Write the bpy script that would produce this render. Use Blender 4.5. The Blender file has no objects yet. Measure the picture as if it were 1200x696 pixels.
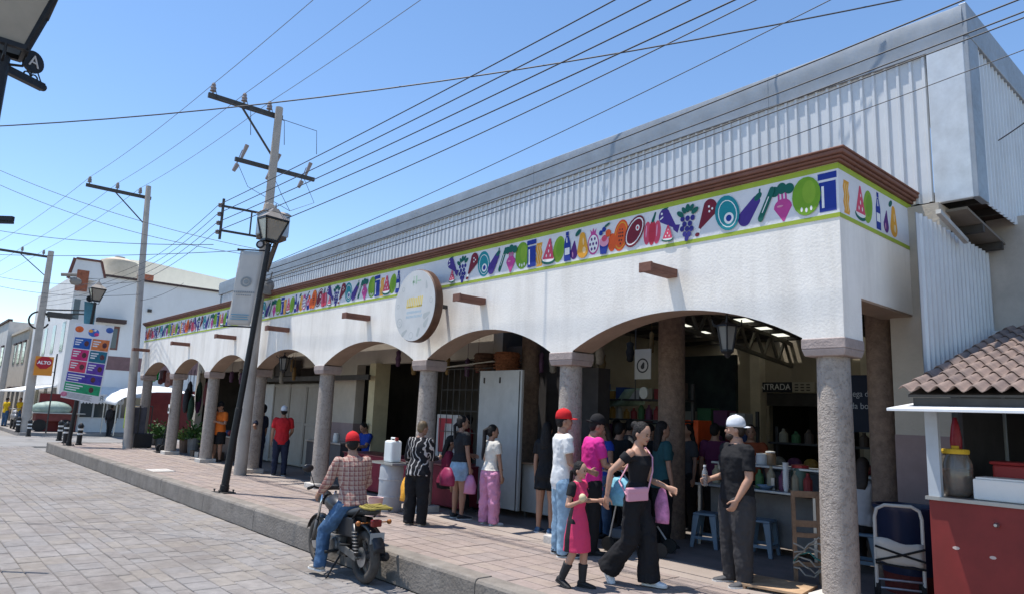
import bpy, math, random
import numpy as np
from mathutils import Vector as V, Matrix
random.seed(7)
S = bpy.context.scene
COL = S.collection
# ---------------------------------------------------------------- camera (sidewalk level is z = 0)
F_PX, YAW, PITCH, ROLL, CAM_Z = 823.65, math.radians(138.751), math.radians(9.504), math.radians(2.333), 1.66
FW = V((math.cos(YAW)*math.cos(PITCH), math.sin(YAW)*math.cos(PITCH), math.sin(PITCH)))
_rt = V((math.sin(YAW), -math.cos(YAW), 0)); _up = _rt.cross(FW)
RT = _rt*math.cos(ROLL)+_up*math.sin(ROLL); UP = -_rt*math.sin(ROLL)+_up*math.cos(ROLL)
CAM = V((0, 0, CAM_Z))
cd = bpy.data.cameras.new('camera'); cam = bpy.data.objects.new('camera', cd); COL.objects.link(cam)
cd.sensor_fit = 'HORIZONTAL'; cd.sensor_width = 36; cd.lens = F_PX/1200*36; cd.clip_start = .05; cd.clip_end = 2000
cam.matrix_world = Matrix(((RT.x, UP.x, -FW.x, 0), (RT.y, UP.y, -FW.y, 0), (RT.z, UP.z, -FW.z, CAM_Z), (0, 0, 0, 1)))
S.camera = cam
# ---------------------------------------------------------------- sky, sun, exposure
SUN = V((.25, .18, -1)).normalized()          # the way the light travels
w = bpy.data.worlds.new('World'); S.world = w; w.use_nodes = True
nt = w.node_tree; sk = nt.nodes.new('ShaderNodeTexSky'); sk.sky_type = 'NISHITA'; sk.sun_disc = False
sk.sun_elevation = math.asin(-SUN.z); sk.sun_rotation = math.atan2(-SUN.x, -SUN.y)
sk.altitude = 1900; sk.air_density = 1.15; sk.dust_density = 0; sk.ozone_density = 1.0
bg = nt.nodes['Background']; bg.inputs['Strength'].default_value = .15
hs = nt.nodes.new('ShaderNodeHueSaturation'); hs.inputs['Saturation'].default_value = 1.1; hs.inputs['Value'].default_value = 1.08
nt.links.new(sk.outputs['Color'], hs.inputs['Color']); nt.links.new(hs.outputs['Color'], bg.inputs['Color'])
sd = bpy.data.lights.new('sun', 'SUN'); so = bpy.data.objects.new('sun', sd); COL.objects.link(so)
sd.energy = 4.6; sd.angle = math.radians(.55); sd.color = (1, .955, .89)
so.rotation_euler = SUN.to_track_quat('-Z', 'Y').to_euler(); so.location = (0, 0, 30)
S.view_settings.view_transform = 'Standard'; S.view_settings.look = 'None'
S.view_settings.exposure = .46; S.view_settings.gamma = 1; S.view_settings.use_curve_mapping = False
# ---------------------------------------------------------------- pixels (of the 1200 px photograph) to points
def ray(x, y): return FW+RT*((x-600)/F_PX)+UP*((348-y)/F_PX)
def onz(x, y, z=0): d = ray(x, y); return CAM+d*((z-CAM_Z)/d.z)
def ony(x, y, Y): d = ray(x, y); return CAM+d*(Y/d.y)
def onx(x, y, X): d = ray(x, y); return CAM+d*(X/d.x)
def deep(x, y, t): return CAM+ray(x, y)*t
def prj(P): d = V(P)-CAM; k = d.dot(FW); return 600+F_PX*d.dot(RT)/k, 348-F_PX*d.dot(UP)/k
def facx(px, z, Y):                              # X on the plane Y at height z that shows at pixel column px
    a, b = -60., 3.
    for _ in range(50):
        m = (a+b)/2
        if prj((m, Y, z))[0] < px: a = m
        else: b = m
    return (a+b)/2
def facy(px, z, X):
    a, b = 2., 40.
    for _ in range(50):
        m = (a+b)/2
        if prj((X, m, z))[0] < px: a = m
        else: b = m
    return (a+b)/2
# ---------------------------------------------------------------- mesh helper
ZAX = V((0, 0, 1))
class G:
    def __init__(s): s.v = []; s.f = []; s.m = []
    def add(s, vs, fs, m=0):
        n = len(s.v); s.v += [tuple(p) for p in vs]
        for f in fs: s.f.append(tuple(i+n for i in f)); s.m.append(m)
        return s
    def hexa(s, p, m=0):                         # 8 points: bottom loop, top loop
        return s.add(p, [(3, 2, 1, 0), (4, 5, 6, 7), (0, 1, 5, 4), (1, 2, 6, 5), (2, 3, 7, 6), (3, 0, 4, 7)], m)
    def box(s, x0, y0, z0, x1, y1, z1, m=0):
        return s.hexa([(x0, y0, z0), (x1, y0, z0), (x1, y1, z0), (x0, y1, z0), (x0, y0, z1), (x1, y0, z1), (x1, y1, z1), (x0, y1, z1)], m)
    def cbox(s, c, sz, m=0): return s.box(c[0]-sz[0]/2, c[1]-sz[1]/2, c[2]-sz[2]/2, c[0]+sz[0]/2, c[1]+sz[1]/2, c[2]+sz[2]/2, m)
    def beam(s, p, q, w, h, up=ZAX, m=0):
        p = V(p); q = V(q); d = (q-p).normalized(); up = V(up)
        if abs(d.dot(up)) > .98: up = V((1, 0, 0))
        a = d.cross(up).normalized()*(w/2); b = a.cross(d).normalized()*(h/2)
        return s.hexa([p-a-b, p+a-b, p+a+b, p-a+b, q-a-b, q+a-b, q+a+b, q-a+b], m)
    def tube(s, pts, r, n=8, m=0, caps=True):
        pts = [V(p) for p in pts]; k = len(pts); R = r if isinstance(r, (list, tuple)) else [r]*k
        d0 = (pts[1]-pts[0]).normalized(); ref = ZAX if abs(d0.z) < .9 else V((1, 0, 0)); a = d0.cross(ref).normalized()
        vs = []
        for i, p in enumerate(pts):
            d = (pts[min(i+1, k-1)]-pts[max(i-1, 0)]).normalized()
            a = (a-d*a.dot(d)).normalized(); b = d.cross(a)
            for j in range(n):
                t = 2*math.pi*j/n; vs.append(p+(a*math.cos(t)+b*math.sin(t))*R[i])
        fs = []
        for i in range(k-1):
            for j in range(n):
                j2 = (j+1) % n; fs.append((i*n+j, i*n+j2, (i+1)*n+j2, (i+1)*n+j))
        if caps: fs.append(tuple(reversed(range(n)))); fs.append(tuple(range((k-1)*n, k*n)))
        return s.add(vs, fs, m)
    def lathe(s, prof, c=(0, 0, 0), n=16, m=0, ax=None):
        c = V(c); M3 = ax.to_3x3() if ax else Matrix.Identity(3); vs = []; k = len(prof)
        for r, z in prof:
            for j in range(n):
                t = 2*math.pi*j/n; vs.append(c+M3@V((r*math.cos(t), r*math.sin(t), z)))
        fs = []
        for i in range(k-1):
            for j in range(n):
                j2 = (j+1) % n; fs.append((i*n+j, i*n+j2, (i+1)*n+j2, (i+1)*n+j))
        fs.append(tuple(reversed(range(n)))); fs.append(tuple(range((k-1)*n, k*n)))
        return s.add(vs, fs, m)
    def prism(s, poly, o, U, W, N, t, m=0):      # polygon in (U, W) from o, extruded t along N
        o = V(o); U = V(U); W = V(W); N = V(N); n = len(poly)
        lo = [o+U*a+W*b for a, b in poly]; hi = [p+N*t for p in lo]
        fs = [tuple(reversed(range(n))), tuple(range(n, 2*n))]+[(i, (i+1) % n, n+(i+1) % n, n+i) for i in range(n)]
        return s.add(lo+hi, fs, m)
    def ell(s, c, r, n=10, k=6, m=0):
        c = V(c); pr = []
        vs = []
        for i in range(1, k):
            ph = math.pi*i/k-math.pi/2
            for j in range(n):
                t = 2*math.pi*j/n
                vs.append(c+V((r[0]*math.cos(ph)*math.cos(t), r[1]*math.cos(ph)*math.sin(t), r[2]*math.sin(ph))))
        fs = []
        for i in range(k-2):
            for j in range(n):
                j2 = (j+1) % n; fs.append((i*n+j, i*n+j2, (i+1)*n+j2, (i+1)*n+j))
        b = len(vs); vs += [c-V((0, 0, r[2])), c+V((0, 0, r[2]))]
        for j in range(n):
            j2 = (j+1) % n; fs.append((b, j2, j)); fs.append((b+1, (k-2)*n+j, (k-2)*n+j2))
        return s.add(vs, fs, m)
    def mesh(s, name, mats, smooth=False):
        me = bpy.data.meshes.new(name); me.from_pydata(s.v, [], s.f)
        for mm in mats: me.materials.append(mm)
        me.polygons.foreach_set('material_index', s.m)
        if smooth: me.polygons.foreach_set('use_smooth', [True]*len(s.f))
        me.update()
        import bmesh
        bm = bmesh.new(); bm.from_mesh(me); bmesh.ops.recalc_face_normals(bm, faces=bm.faces); bm.to_mesh(me); bm.free()
        return me
def obj(name, g, mats, parent=None, bevel=0, smooth=False, auto=None, local=False):
    """one mesh object; geometry in world coordinates unless local (then in the parent's frame)"""
    if not isinstance(mats, (list, tuple)): mats = [mats]
    me = g if isinstance(g, bpy.types.Mesh) else g.mesh(name, mats, smooth or bool(auto))
    o = bpy.data.objects.new(name, me); COL.objects.link(o)
    if parent:
        o.parent = parent
        if parent.type == 'EMPTY' and not local: o.location = -parent.location
    if bevel:
        b = o.modifiers.new('bevel', 'BEVEL'); b.width = bevel; b.segments = 2; b.limit_method = 'ANGLE'; b.angle_limit = math.radians(40)
    if auto:
        try: me.set_sharp_from_angle(angle=math.radians(auto))
        except Exception: pass
    return o
def tag(o, label, cat, group=None, kind=None):
    if label: o['label'] = label
    if cat: o['category'] = cat
    if group: o['group'] = group
    if kind: o['kind'] = kind
    return o
def thing(name, label, cat, loc=(0, 0, 0), rz=0, group=None):
    o = bpy.data.objects.new(name, None); COL.objects.link(o); o.empty_display_size = .1
    o.location = loc; o.rotation_euler = (0, 0, rz)
    return tag(o, label, cat, group)
def struct(name, g, mats, **k): return tag(obj(name, g, mats, **k), None, None, None, 'structure')
def copy_tree(o, parent=None):
    c = o.copy(); COL.objects.link(c); c.parent = parent
    for ch in list(o.children): copy_tree(ch, c)
    return c
# ---------------------------------------------------------------- materials
MATS = {}
def mat(name, col, rough=.75, metal=0., var=.12, vs=3., bump=0., bs=30., dirt=0., ds=.7, spec=.35, trans=0., emit=None, hue=0., dsc=(1, 1, .45)):
    if name in MATS: return MATS[name]
    m = bpy.data.materials.new(name); m.use_nodes = True; t = m.node_tree; N = t.nodes; L = t.links
    b = N['Principled BSDF']; b.inputs['Roughness'].default_value = rough; b.inputs['Metallic'].default_value = metal
    b.inputs['Specular IOR Level'].default_value = spec
    if trans: b.inputs['Transmission Weight'].default_value = trans
    c4 = (*col, 1); b.inputs['Base Color'].default_value = c4
    m.diffuse_color = c4
    if emit: b.inputs['Emission Color'].default_value = (*emit[0], 1); b.inputs['Emission Strength'].default_value = emit[1]
    tc = N.new('ShaderNodeTexCoord')
    cur = None
    if var:
        n = N.new('ShaderNodeTexNoise'); n.inputs['Scale'].default_value = vs; n.inputs['Detail'].default_value = 6; n.inputs['Roughness'].default_value = .65
        L.new(tc.outputs['Object'], n.inputs['Vector'])
        r = N.new('ShaderNodeValToRGB'); r.color_ramp.elements[0].position = .3; r.color_ramp.elements[1].position = .7
        lo = tuple(max(0, x*(1-var*1.3)) for x in col); hi = tuple(min(1, x*(1+var)) for x in col)
        if hue: hi = (min(1, hi[0]*(1+hue)), hi[1], hi[2]*(1-hue))
        r.color_ramp.elements[0].color = (*lo, 1); r.color_ramp.elements[1].color = (*hi, 1)
        L.new(n.outputs['Fac'], r.inputs['Fac']); cur = r.outputs['Color']
    if dirt:
        n2 = N.new('ShaderNodeTexNoise'); n2.inputs['Scale'].default_value = ds; n2.inputs['Detail'].default_value = 9; n2.inputs['Roughness'].default_value = .7
        mp = N.new('ShaderNodeMapping'); mp.inputs['Scale'].default_value = dsc; L.new(tc.outputs['Object'], mp.inputs['Vector']); L.new(mp.outputs[0], n2.inputs['Vector'])
        r2 = N.new('ShaderNodeValToRGB'); r2.color_ramp.elements[0].position = .45; r2.color_ramp.elements[1].position = .75
        r2.color_ramp.elements[0].color = (0, 0, 0, 1); r2.color_ramp.elements[1].color = (dirt,)*3+(1,)
        L.new(n2.outputs['Fac'], r2.inputs['Fac'])
        mx = N.new('ShaderNodeMixRGB'); mx.blend_type = 'MIX'; L.new(r2.outputs['Color'], mx.inputs['Fac'])
        if cur: L.new(cur, mx.inputs['Color1'])
        else: mx.inputs['Color1'].default_value = c4
        mx.inputs['Color2'].default_value = (col[0]*.45+.02, col[1]*.42+.015, col[2]*.38+.01, 1); cur = mx.outputs['Color']
        mr = N.new('ShaderNodeMath'); mr.operation = 'MULTIPLY_ADD'; L.new(n2.outputs['Fac'], mr.inputs[0]); mr.inputs[1].default_value = .3; mr.inputs[2].default_value = max(0, rough-.15)
        L.new(mr.outputs[0], b.inputs['Roughness'])
    if cur: L.new(cur, b.inputs['Base Color'])
    if bump:
        n3 = N.new('ShaderNodeTexNoise'); n3.inputs['Scale'].default_value = bs; n3.inputs['Detail'].default_value = 5
        L.new(tc.outputs['Object'], n3.inputs['Vector'])
        bp = N.new('ShaderNodeBump'); bp.inputs['Strength'].default_value = min(1, bump); bp.inputs['Distance'].default_value = .02*max(1, bump)
        L.new(n3.outputs['Fac'], bp.inputs['Height']); L.new(bp.outputs[0], b.inputs['Normal'])
    MATS[name] = m
    return m
def nodes_of(m): t = m.node_tree; return t.nodes, t.links, t.nodes['Principled BSDF']
STUCCO = mat('white_stucco', (.86, .815, .75), .9, var=.05, vs=2, bump=.17, bs=34, dirt=.42, ds=1.0, dsc=(2.2, 2.2, .3))
FRIEZE = mat('frieze_shaded_paint', (.68, .68, .70), .8, var=.05, vs=3, bump=.25, bs=30, dirt=.12)  # painted panel, greyed below the wall tone to carry the cornice's shade
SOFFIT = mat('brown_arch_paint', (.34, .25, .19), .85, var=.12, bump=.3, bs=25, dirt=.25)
CORNICE = mat('brown_cornice', (.19, .085, .06), .7, var=.15, vs=5, dirt=.35, bump=.2)
CAPITAL = mat('pink_stone_capital', (.36, .29, .265), .85, var=.12, vs=8, bump=.4, bs=40, dirt=.2)
GREEN = mat('green_stripe', (.33, .42, .04), .7, var=.1)
PLINTH = mat('plinth_concrete', (.55, .52, .48), .9, var=.12, vs=6, bump=.4, bs=30, dirt=.5)
CONC = mat('grey_concrete', (.36, .34, .32), .9, var=.12, vs=5, bump=.35, bs=35, dirt=.3)
KERB = mat('kerb_concrete', (.22, .195, .17), .9, var=.2, vs=4, bump=.5, bs=30, dirt=.55, ds=1.4)
def stone():
    m = mat('column_stone', (.37, .32, .28), .92, var=.14, vs=10, bump=0)
    N, L, b = nodes_of(m); tc = N.new('ShaderNodeTexCoord')
    v = N.new('ShaderNodeTexVoronoi'); v.inputs['Scale'].default_value = 42; L.new(tc.outputs['Object'], v.inputs['Vector'])
    n = N.new('ShaderNodeTexNoise'); n.inputs['Scale'].default_value = 60; n.inputs['Detail'].default_value = 6; L.new(tc.outputs['Object'], n.inputs['Vector'])
    n2 = N.new('ShaderNodeTexNoise'); n2.inputs['Scale'].default_value = 26; n2.inputs['Detail'].default_value = 4; L.new(tc.outputs['Object'], n2.inputs['Vector'])
    r = N.new('ShaderNodeValToRGB'); r.color_ramp.elements[0].position = .36; r.color_ramp.elements[0].color = (.3, .3, .3, 1); r.color_ramp.elements[1].position = .46
    L.new(n2.outputs['Fac'], r.inputs['Fac'])
    ad = N.new('ShaderNodeMath'); ad.operation = 'MULTIPLY'; L.new(n.outputs['Fac'], ad.inputs[0]); L.new(r.outputs['Color'], ad.inputs[1])
    bp = N.new('ShaderNodeBump'); bp.inputs['Strength'].default_value = .8; bp.inputs['Distance'].default_value = .02
    L.new(ad.outputs[0], bp.inputs['Height']); L.new(bp.outputs[0], b.inputs['Normal'])
    old = b.inputs['Base Color'].links[0].from_socket; mx = N.new('ShaderNodeMixRGB'); mx.blend_type = 'MULTIPLY'; mx.inputs['Fac'].default_value = .3
    L.new(old, mx.inputs['Color1']); L.new(r.outputs['Color'], mx.inputs['Color2']); L.new(mx.outputs[0], b.inputs['Base Color'])
    return m
COLSTONE = stone()
DARKSTONE = mat('dark_brown_stone', (.2, .14, .105), .9, var=.25, vs=14, bump=.6, bs=40)
def galv():
    m = mat('galvanised_sheet', (.28, .31, .345), .55, .4, var=.12, vs=2.5, bump=.05, bs=5, dirt=.25, ds=1.2)
    N, L, b = nodes_of(m); tc = N.new('ShaderNodeTexCoord'); v = N.new('ShaderNodeTexVoronoi'); v.inputs['Scale'].default_value = 22
    L.new(tc.outputs['Object'], v.inputs['Vector'])
    mm = N.new('ShaderNodeMapRange'); mm.inputs['To Min'].default_value = .45; mm.inputs['To Max'].default_value = .65; L.new(v.outputs['Color'], mm.inputs['Value'])
    L.new(mm.outputs[0], b.inputs['Roughness']); return m
GALV = galv()
CLAD = mat('painted_zinc_cladding', (.60, .62, .635), .5, .15, var=.06, vs=1.5, dirt=.18, ds=2)
BLACK = mat('black_iron', (.018, .018, .02), .45, .3, var=.2, vs=12, bump=.15, bs=60)
DARKSTEEL = mat('dark_painted_steel', (.06, .055, .05), .6, .2, var=.2, vs=6)
STEEL = mat('worn_steel', (.42, .42, .42), .35, .9, var=.15, vs=8)
BEIGEWALL = mat('beige_wall', (.36, .31, .23), .88, var=.08, vs=2, bump=.2, dirt=.25)
MAUVE = mat('mauve_dado_paint', (.30, .22, .21), .8, var=.1, dirt=.25)
CREAM = mat('cream_pilaster', (.48, .43, .36), .88, var=.07, bump=.3, dirt=.2)
WHITE = mat('white_paint', (.78, .77, .75), .6, var=.05, dirt=.2)
OFFWHITE = mat('worn_white_metal', (.44, .44, .42), .6, var=.08, vs=3, dirt=.45, ds=2.2)
RED = mat('red_paint', (.19, .02, .018), .55, var=.15, vs=3, dirt=.3, ds=1.6)
BLUEPLASTIC = mat('grey_blue_plastic', (.13, .19, .25), .45, var=.06, spec=.5)
WOOD = mat('weathered_wood', (.30, .19, .12), .8, var=.3, vs=5, bump=.3, bs=30, dirt=.3)
RUBBER = mat('rubber', (.02, .02, .02), .8, var=.2)
GLASS = mat('window_glass', (.06, .075, .085), .08, spec=.6, var=0)
CHROME = mat('chrome', (.65, .65, .66), .15, 1, var=0)
def flat(name, col, rough=.7, **k): return mat(name, col, rough, var=k.pop('var', .06), **k)
# ================================================================ GROUND
STREET_Z = -.33; KY = 4.74; FY = 6.885        # street level, kerb line, face of the arcade
g = G(); g.box(-260, -160, -1.2, 160, 200, STREET_Z-.05)
GROUND = mat('ground_concrete', (.235, .22, .205), .92, var=.12, vs=1.2, bump=.3, bs=25, dirt=.35, ds=.5)
struct('ground', g, GROUND)
PAVE = [mat('paver_%d' % i, c, .9, var=.16, vs=7, bump=.45, bs=45, dirt=.6, ds=.5) for i, c in enumerate(((.232, .212, .197), (.247, .226, .212), (.222, .20, .186), (.248, .222, .198), (.235, .219, .21)))]
JOINT = mat('joint_mortar', (.14, .128, .115), .95, var=.2, vs=12, bump=.4, bs=40)
g = G(); g.box(-34, -1.2, STREET_Z-.3, 4, KY+.02, STREET_Z-.012)
street = struct('street', g, JOINT)
# stamped blocks in courses along the street, uneven widths and lengths
cells = []
y = -1.1; rnd = random.Random(3)
while y < KY-.06:
    wd = rnd.choice((.16, .2, .25, .3)); y1 = min(y+wd, KY-.01)
    if KY-.01-y1 < .1: y1 = KY-.01
    x = 3.5-rnd.random()*.4
    while x > -33.8:
        ln = rnd.choice((.22, .28, .35, .42, .48)); 
        cells.append((x-ln, y, x, y1)); x -= ln
    y = y1
def paver(g, c, m, jt=.0045):
    a = rnd.uniform(-.0035, .0035); z0 = STREET_Z-.03; z = STREET_Z+a; e = .008
    x0, y0, x1, y1 = c[0]+jt*rnd.uniform(.6, 1.5), c[1]+jt*rnd.uniform(.6, 1.5), c[2]-jt*rnd.uniform(.6, 1.5), c[3]-jt*rnd.uniform(.6, 1.5)
    zs = [z+rnd.uniform(-.002, .002) for _ in range(4)]
    lo = [(x0, y0, z0), (x1, y0, z0), (x1, y1, z0), (x0, y1, z0)]
    mid = [(x0, y0, z-e), (x1, y0, z-e), (x1, y1, z-e), (x0, y1, z-e)]
    hi = [(x0+e, y0+e, zs[0]), (x1-e, y0+e, zs[1]), (x1-e, y1-e, zs[2]), (x0+e, y1-e, zs[3])]
    n = len(g.v); g.v += lo+mid+hi
    fs = []
    for k in (0, 4):
        for i in range(4):
            j = (i+1) % 4; fs.append((k+i, k+j, k+4+j, k+4+i))
    fs.append((8, 9, 10, 11))
    for f in fs: g.f.append(tuple(i+n for i in f)); g.m.append(m)
def inview(c, mrg=10):
    px, py = prj(((c[0]+c[2])/2, (c[1]+c[3])/2, STREET_Z)) if V(((c[0]+c[2])/2, (c[1]+c[3])/2, STREET_Z-CAM_Z)).dot(FW) > .3 else (9e9, 9e9)
    return -mrg < px < 1200+mrg and py < 696+mrg, py
vis = sorted([(inview(c)[1], c) for c in cells if inview(c)[0]], reverse=True)
near = set(c for _, c in vis[:300])
rest = G()
for c in cells:
    if c in near:
        g = G(); paver(g, c, 0); obj('paver', g, PAVE[rnd.randrange(5)], street)
    else: paver(rest, c, rnd.randrange(5))
tag(obj('far_pavers', rest, PAVE, street), None, None, None, 'stuff')
# cross street at the far end, and the walk beyond it
g = G(); g.box(-43.0, -60, STREET_Z-.3, -34.02, 70, STREET_Z-.004)
struct('cross_street', g, mat('cross_street_concrete', (.24, .23, .22), .92, var=.14, vs=.8, bump=.3, dirt=.4, ds=.6))
g = G(); g.box(-150, 5.4, STREET_Z-.3, -43.0, 60, STREET_Z+.14)
struct('far_pavement', g, mat('far_pavement_concrete', (.27, .25, .235), .92, var=.12, vs=.8, dirt=.3))
g = G(); g.box(-150, -40, STREET_Z-.3, -43.0, -1.5, STREET_Z+.14); struct('opposite_far_pavement', g, MATS['far_pavement_concrete'])
g = G(); g.box(-33, -8, STREET_Z-.3, 6, -1.21, 0); struct('opposite_pavement', g, MATS['far_pavement_concrete'])
# sidewalk slab with a raised kerb made of cast lengths
WALK = [mat('walk_tile_%d' % i, c, .88, var=.15, vs=6, bump=.35, bs=50, dirt=.3, ds=1.1) for i, c in enumerate(((.285, .228, .202), (.30, .24, .212), (.275, .226, .205), (.30, .242, .208)))]
WALKFAR = mat('walk_concrete', (.32, .268, .235), .9, var=.1, vs=1.5, bump=.3, bs=40, dirt=.3, ds=.7)
X_END = -30.6
g = G(); g.box(X_END, KY+.2, -.5, 3, 9.0, -.014)
walk = struct('sidewalk', g, WALKFAR)
rest = G(); y = KY+.235; row = 0; near = []
while y < 6.75:
    y1 = y+.21; x = 2.8-(row % 2)*.2
    while x > X_END+.45:
        c = (x-.42, y, x, y1); a = rnd.uniform(-.0018, .0018)
        q = G(); q2 = (c[0]+.002, c[1]+.002, c[2]-.002, c[3]-.002)
        q.hexa([(q2[0], q2[1], -.03), (q2[2], q2[1], -.03), (q2[2], q2[3], -.03), (q2[0], q2[3], -.03), (q2[0]+.004, q2[1]+.004, a), (q2[2]-.004, q2[1]+.004, a), (q2[2]-.004, q2[3]-.004, a), (q2[0]+.004, q2[3]-.004, a)])
        if -6.5 < x < -3.6 and y < 6.5 or -9.5 < x < -6.5 and y < 5.6: near.append(q)
        else: rest.add(q.v, q.f, rnd.randrange(4))
        x -= .42
    y = y1
for q in near[:200]: obj('walk_tile', q, WALK[rnd.randrange(4)], walk)
for q in near[200:]: rest.add(q.v, q.f, rnd.randrange(4))
tag(obj('walk_tiles', rest, WALK, walk), None, None, None, 'stuff')
# smooth bands beside the columns
for y0, y1 in ((6.76, 6.98), (7.0, 7.5)):
    g = G(); g.box(X_END+.1, y0, -.02, 2.9, y1-.012, .002); obj('floor_band', g, WALKFAR, walk)
g = G(); g.box(-32, 9.0, -.5, 6, 22, -.004)
struct('market_floor', g, mat('market_floor_concrete', (.22, .19, .17), .7, var=.2, vs=2, dirt=.4))
g = G(); g.box(X_END+.1, 7.5, -.02, 2.9, 9.0, .0)
struct('arcade_floor', g, mat('arcade_floor_concrete', (.2, .165, .15), .8, var=.18, vs=2, bump=.2, dirt=.4))
x = 2.9
while x > X_END+.1:
    ln = rnd.choice((2.4, 3.0, 2.7)); x0 = max(x-ln, X_END)
    g = G(); h = .005*rnd.uniform(-1, 1)
    pr = [(0, 0), (.235, 0), (.235, .345+h), (.05, .345+h), (.022, .335+h), (.006, .305)]
    g.prism([(a, b) for a, b in pr], (x0+.005, KY, STREET_Z-.0), (0, 1, 0), (0, 0, 1), (1, 0, 0), x-x0-.01)
    obj('kerb_length', g, KERB, walk, bevel=.006); x = x0
g = G(); g.box(X_END-.2, KY, STREET_Z-.1, X_END, 9.0, .012); obj('kerb_length', g, KERB, walk, bevel=.02)
# service covers and the rain gutter at the kerb
g = G(); c = onz(188, 551, 0); g.box(c.x-.35, c.y-.25, .0, c.x+.35, c.y+.25, .012); obj('service_cover', g, PLINTH, walk)

# ================================================================ MARKET BUILDING
XR, XL = -2.95, -28.1
mk = thing('market_building', 'long white market hall with arcade of stone columns and painted fruit frieze', 'building', (-15, FY, 0))
COLX = [-27.75, -24.25, -20.95, -17.6, -13.98, -10.2, -6.78, -3.155]
ZCAP, ZCR, ZTOP, TH, HW = 2.53, 2.955, 4.40, .40, .215
g = G(); xs = []
def zb(x):
    for c in COLX:
        if abs(x-c) <= HW+1e-6: return ZCAP
    for a, b in zip(COLX, COLX[1:]):
        if a < x < b:
            l, r_ = a+HW, b-HW; t = (x-(l+r_)/2)/((r_-l)/2)
            s = (ZCR-ZCAP-.02); R = (s*s+((r_-l)/2)**2)/(2*s); d = t*(r_-l)/2
            return ZCR-R+math.sqrt(max(0, R*R-d*d))+0*t
    return ZCAP
pts = [XL]
for a, b in zip(COLX, COLX[1:]):
    pts += [a+HW]+[a+HW+(b-a-2*HW)*k/22 for k in range(1, 22)]+[b-HW]
pts = sorted(set([XL]+pts+[XR]))
def zz(x, side):  # value at x approached from inside the segment
    return zb(x)
for a, b in zip(pts, pts[1:]):
    m_ = (a+b)/2; pier = any(abs(m_-c) < HW for c in COLX) or m_ < COLX[0]
    za, zc = (ZCAP, ZCAP) if pier else (max(zb(a), ZCAP+.02) if True else 0, max(zb(b), ZCAP+.02))
    n = len(g.v)
    g.v += [(a, FY, za), (b, FY, zc), (b, FY, ZTOP), (a, FY, ZTOP), (a, FY+TH, za), (b, FY+TH, zc), (b, FY+TH, ZTOP), (a, FY+TH, ZTOP)]
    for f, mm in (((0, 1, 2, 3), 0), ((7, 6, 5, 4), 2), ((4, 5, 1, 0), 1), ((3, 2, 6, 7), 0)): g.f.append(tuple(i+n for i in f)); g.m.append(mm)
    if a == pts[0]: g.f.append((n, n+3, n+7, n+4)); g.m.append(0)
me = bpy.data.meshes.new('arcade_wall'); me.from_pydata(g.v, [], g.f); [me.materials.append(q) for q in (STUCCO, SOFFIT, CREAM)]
me.polygons.foreach_set('material_index', g.m); me.update()
wall = bpy.data.objects.new('arcade_wall', me); COL.objects.link(wall); wall.parent = mk; wall.location = -mk.location
# right return wall over the corner column
YB = 8.86
g = G(); g.box(XR-.38, FY+.402, 2.975, XR, YB-.02, ZTOP-.001); g.box(XR-.002, FY+.002, ZCAP+.001, XR, FY+.402, ZTOP-.001); g.box(XR-.38, FY+.402, ZCAP, XR, FY+.43, 2.9745)
obj('return_wall', g, [STUCCO], mk)
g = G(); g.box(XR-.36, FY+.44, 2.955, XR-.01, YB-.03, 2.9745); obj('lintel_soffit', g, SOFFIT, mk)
# shade-greyed frieze paint, green stripes, cornice
FZ0, FZ1 = 3.735, 4.30
g = G(); g.box(XL-.002, FY-.003, FZ0, XR+.003, FY-.0, FZ1); g.box(XR, FY, FZ0, XR+.003, YB-.03, FZ1); frz = obj('frieze', g, FRIEZE, mk)
for z0, z1 in ((FZ0, FZ0+.045), (FZ1-.06, FZ1)):
    g = G(); g.box(XL-.004, FY-.006, z0, XR+.006, FY-.0031, z1); g.box(XR+.0031, FY, z0, XR+.006, YB-.03, z1); obj('green_stripe', g, GREEN, frz)
g = G()
for a, z0, z1 in ((.04, 4.305, 4.335), (.07, 4.335, 4.365), (.10, 4.365, 4.41), (.112, 4.41, 4.435)):
    g.box(XL-a, FY-a, z0, XR+a, FY+.3, z1); g.box(XR-.3, FY+.3, z0, XR+a, YB-.03, z1)
obj('cornice', g, CORNICE, mk, bevel=.012)
# columns
for i, x in enumerate(COLX):
    c = (x, FY+.205); g = G()
    g.lathe([(.168, .1), (.17, .3), (.168, .9), (.162, 1.6), (.155, 2.36)], (c[0], c[1], 0), 28)
    co = obj('column', g, COLSTONE, mk, smooth=True, auto=40)
    g = G(); a, b = .20, .222
    g.hexa([(x-a, c[1]-a, 2.36), (x+a, c[1]-a, 2.36), (x+a, c[1]+a, 2.36), (x-a, c[1]+a, 2.36), (x-b, c[1]-b, 2.43), (x+b, c[1]-b, 2.43), (x+b, c[1]+b, 2.43), (x-b, c[1]+b, 2.43)])
    g.box(x-b, c[1]-b, 2.43, x+b, c[1]+b, 2.535); obj('capital', g, CAPITAL, co, bevel=.01)
    g = G(); g.box(x-.225, c[1]-.225, -.01, x+.225, c[1]+.225, .105); obj('plinth', g, PLINTH, co, bevel=.015)
# spouts (canales) with their bracket-like lip
for px, py in ((175, 408), (222, 400), (276, 394), (338, 383), (432, 372), (566, 353), (788, 325)):
    x = facx(px, 3.42, FY); g = G(); z = 3.40
    g.box(x-.075, FY-.50, z-.05, x+.075, FY+.0, z-.02); g.box(x-.075, FY-.50, z-.02, x-.05, FY, z+.05); g.box(x+.05, FY-.50, z-.02, x+.075, FY, z+.05)
    g.box(x-.09, FY-.53, z-.06, x+.09, FY-.50, z+.055)
    obj('rain_spout', g, CORNICE, mk, bevel=.006)
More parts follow.
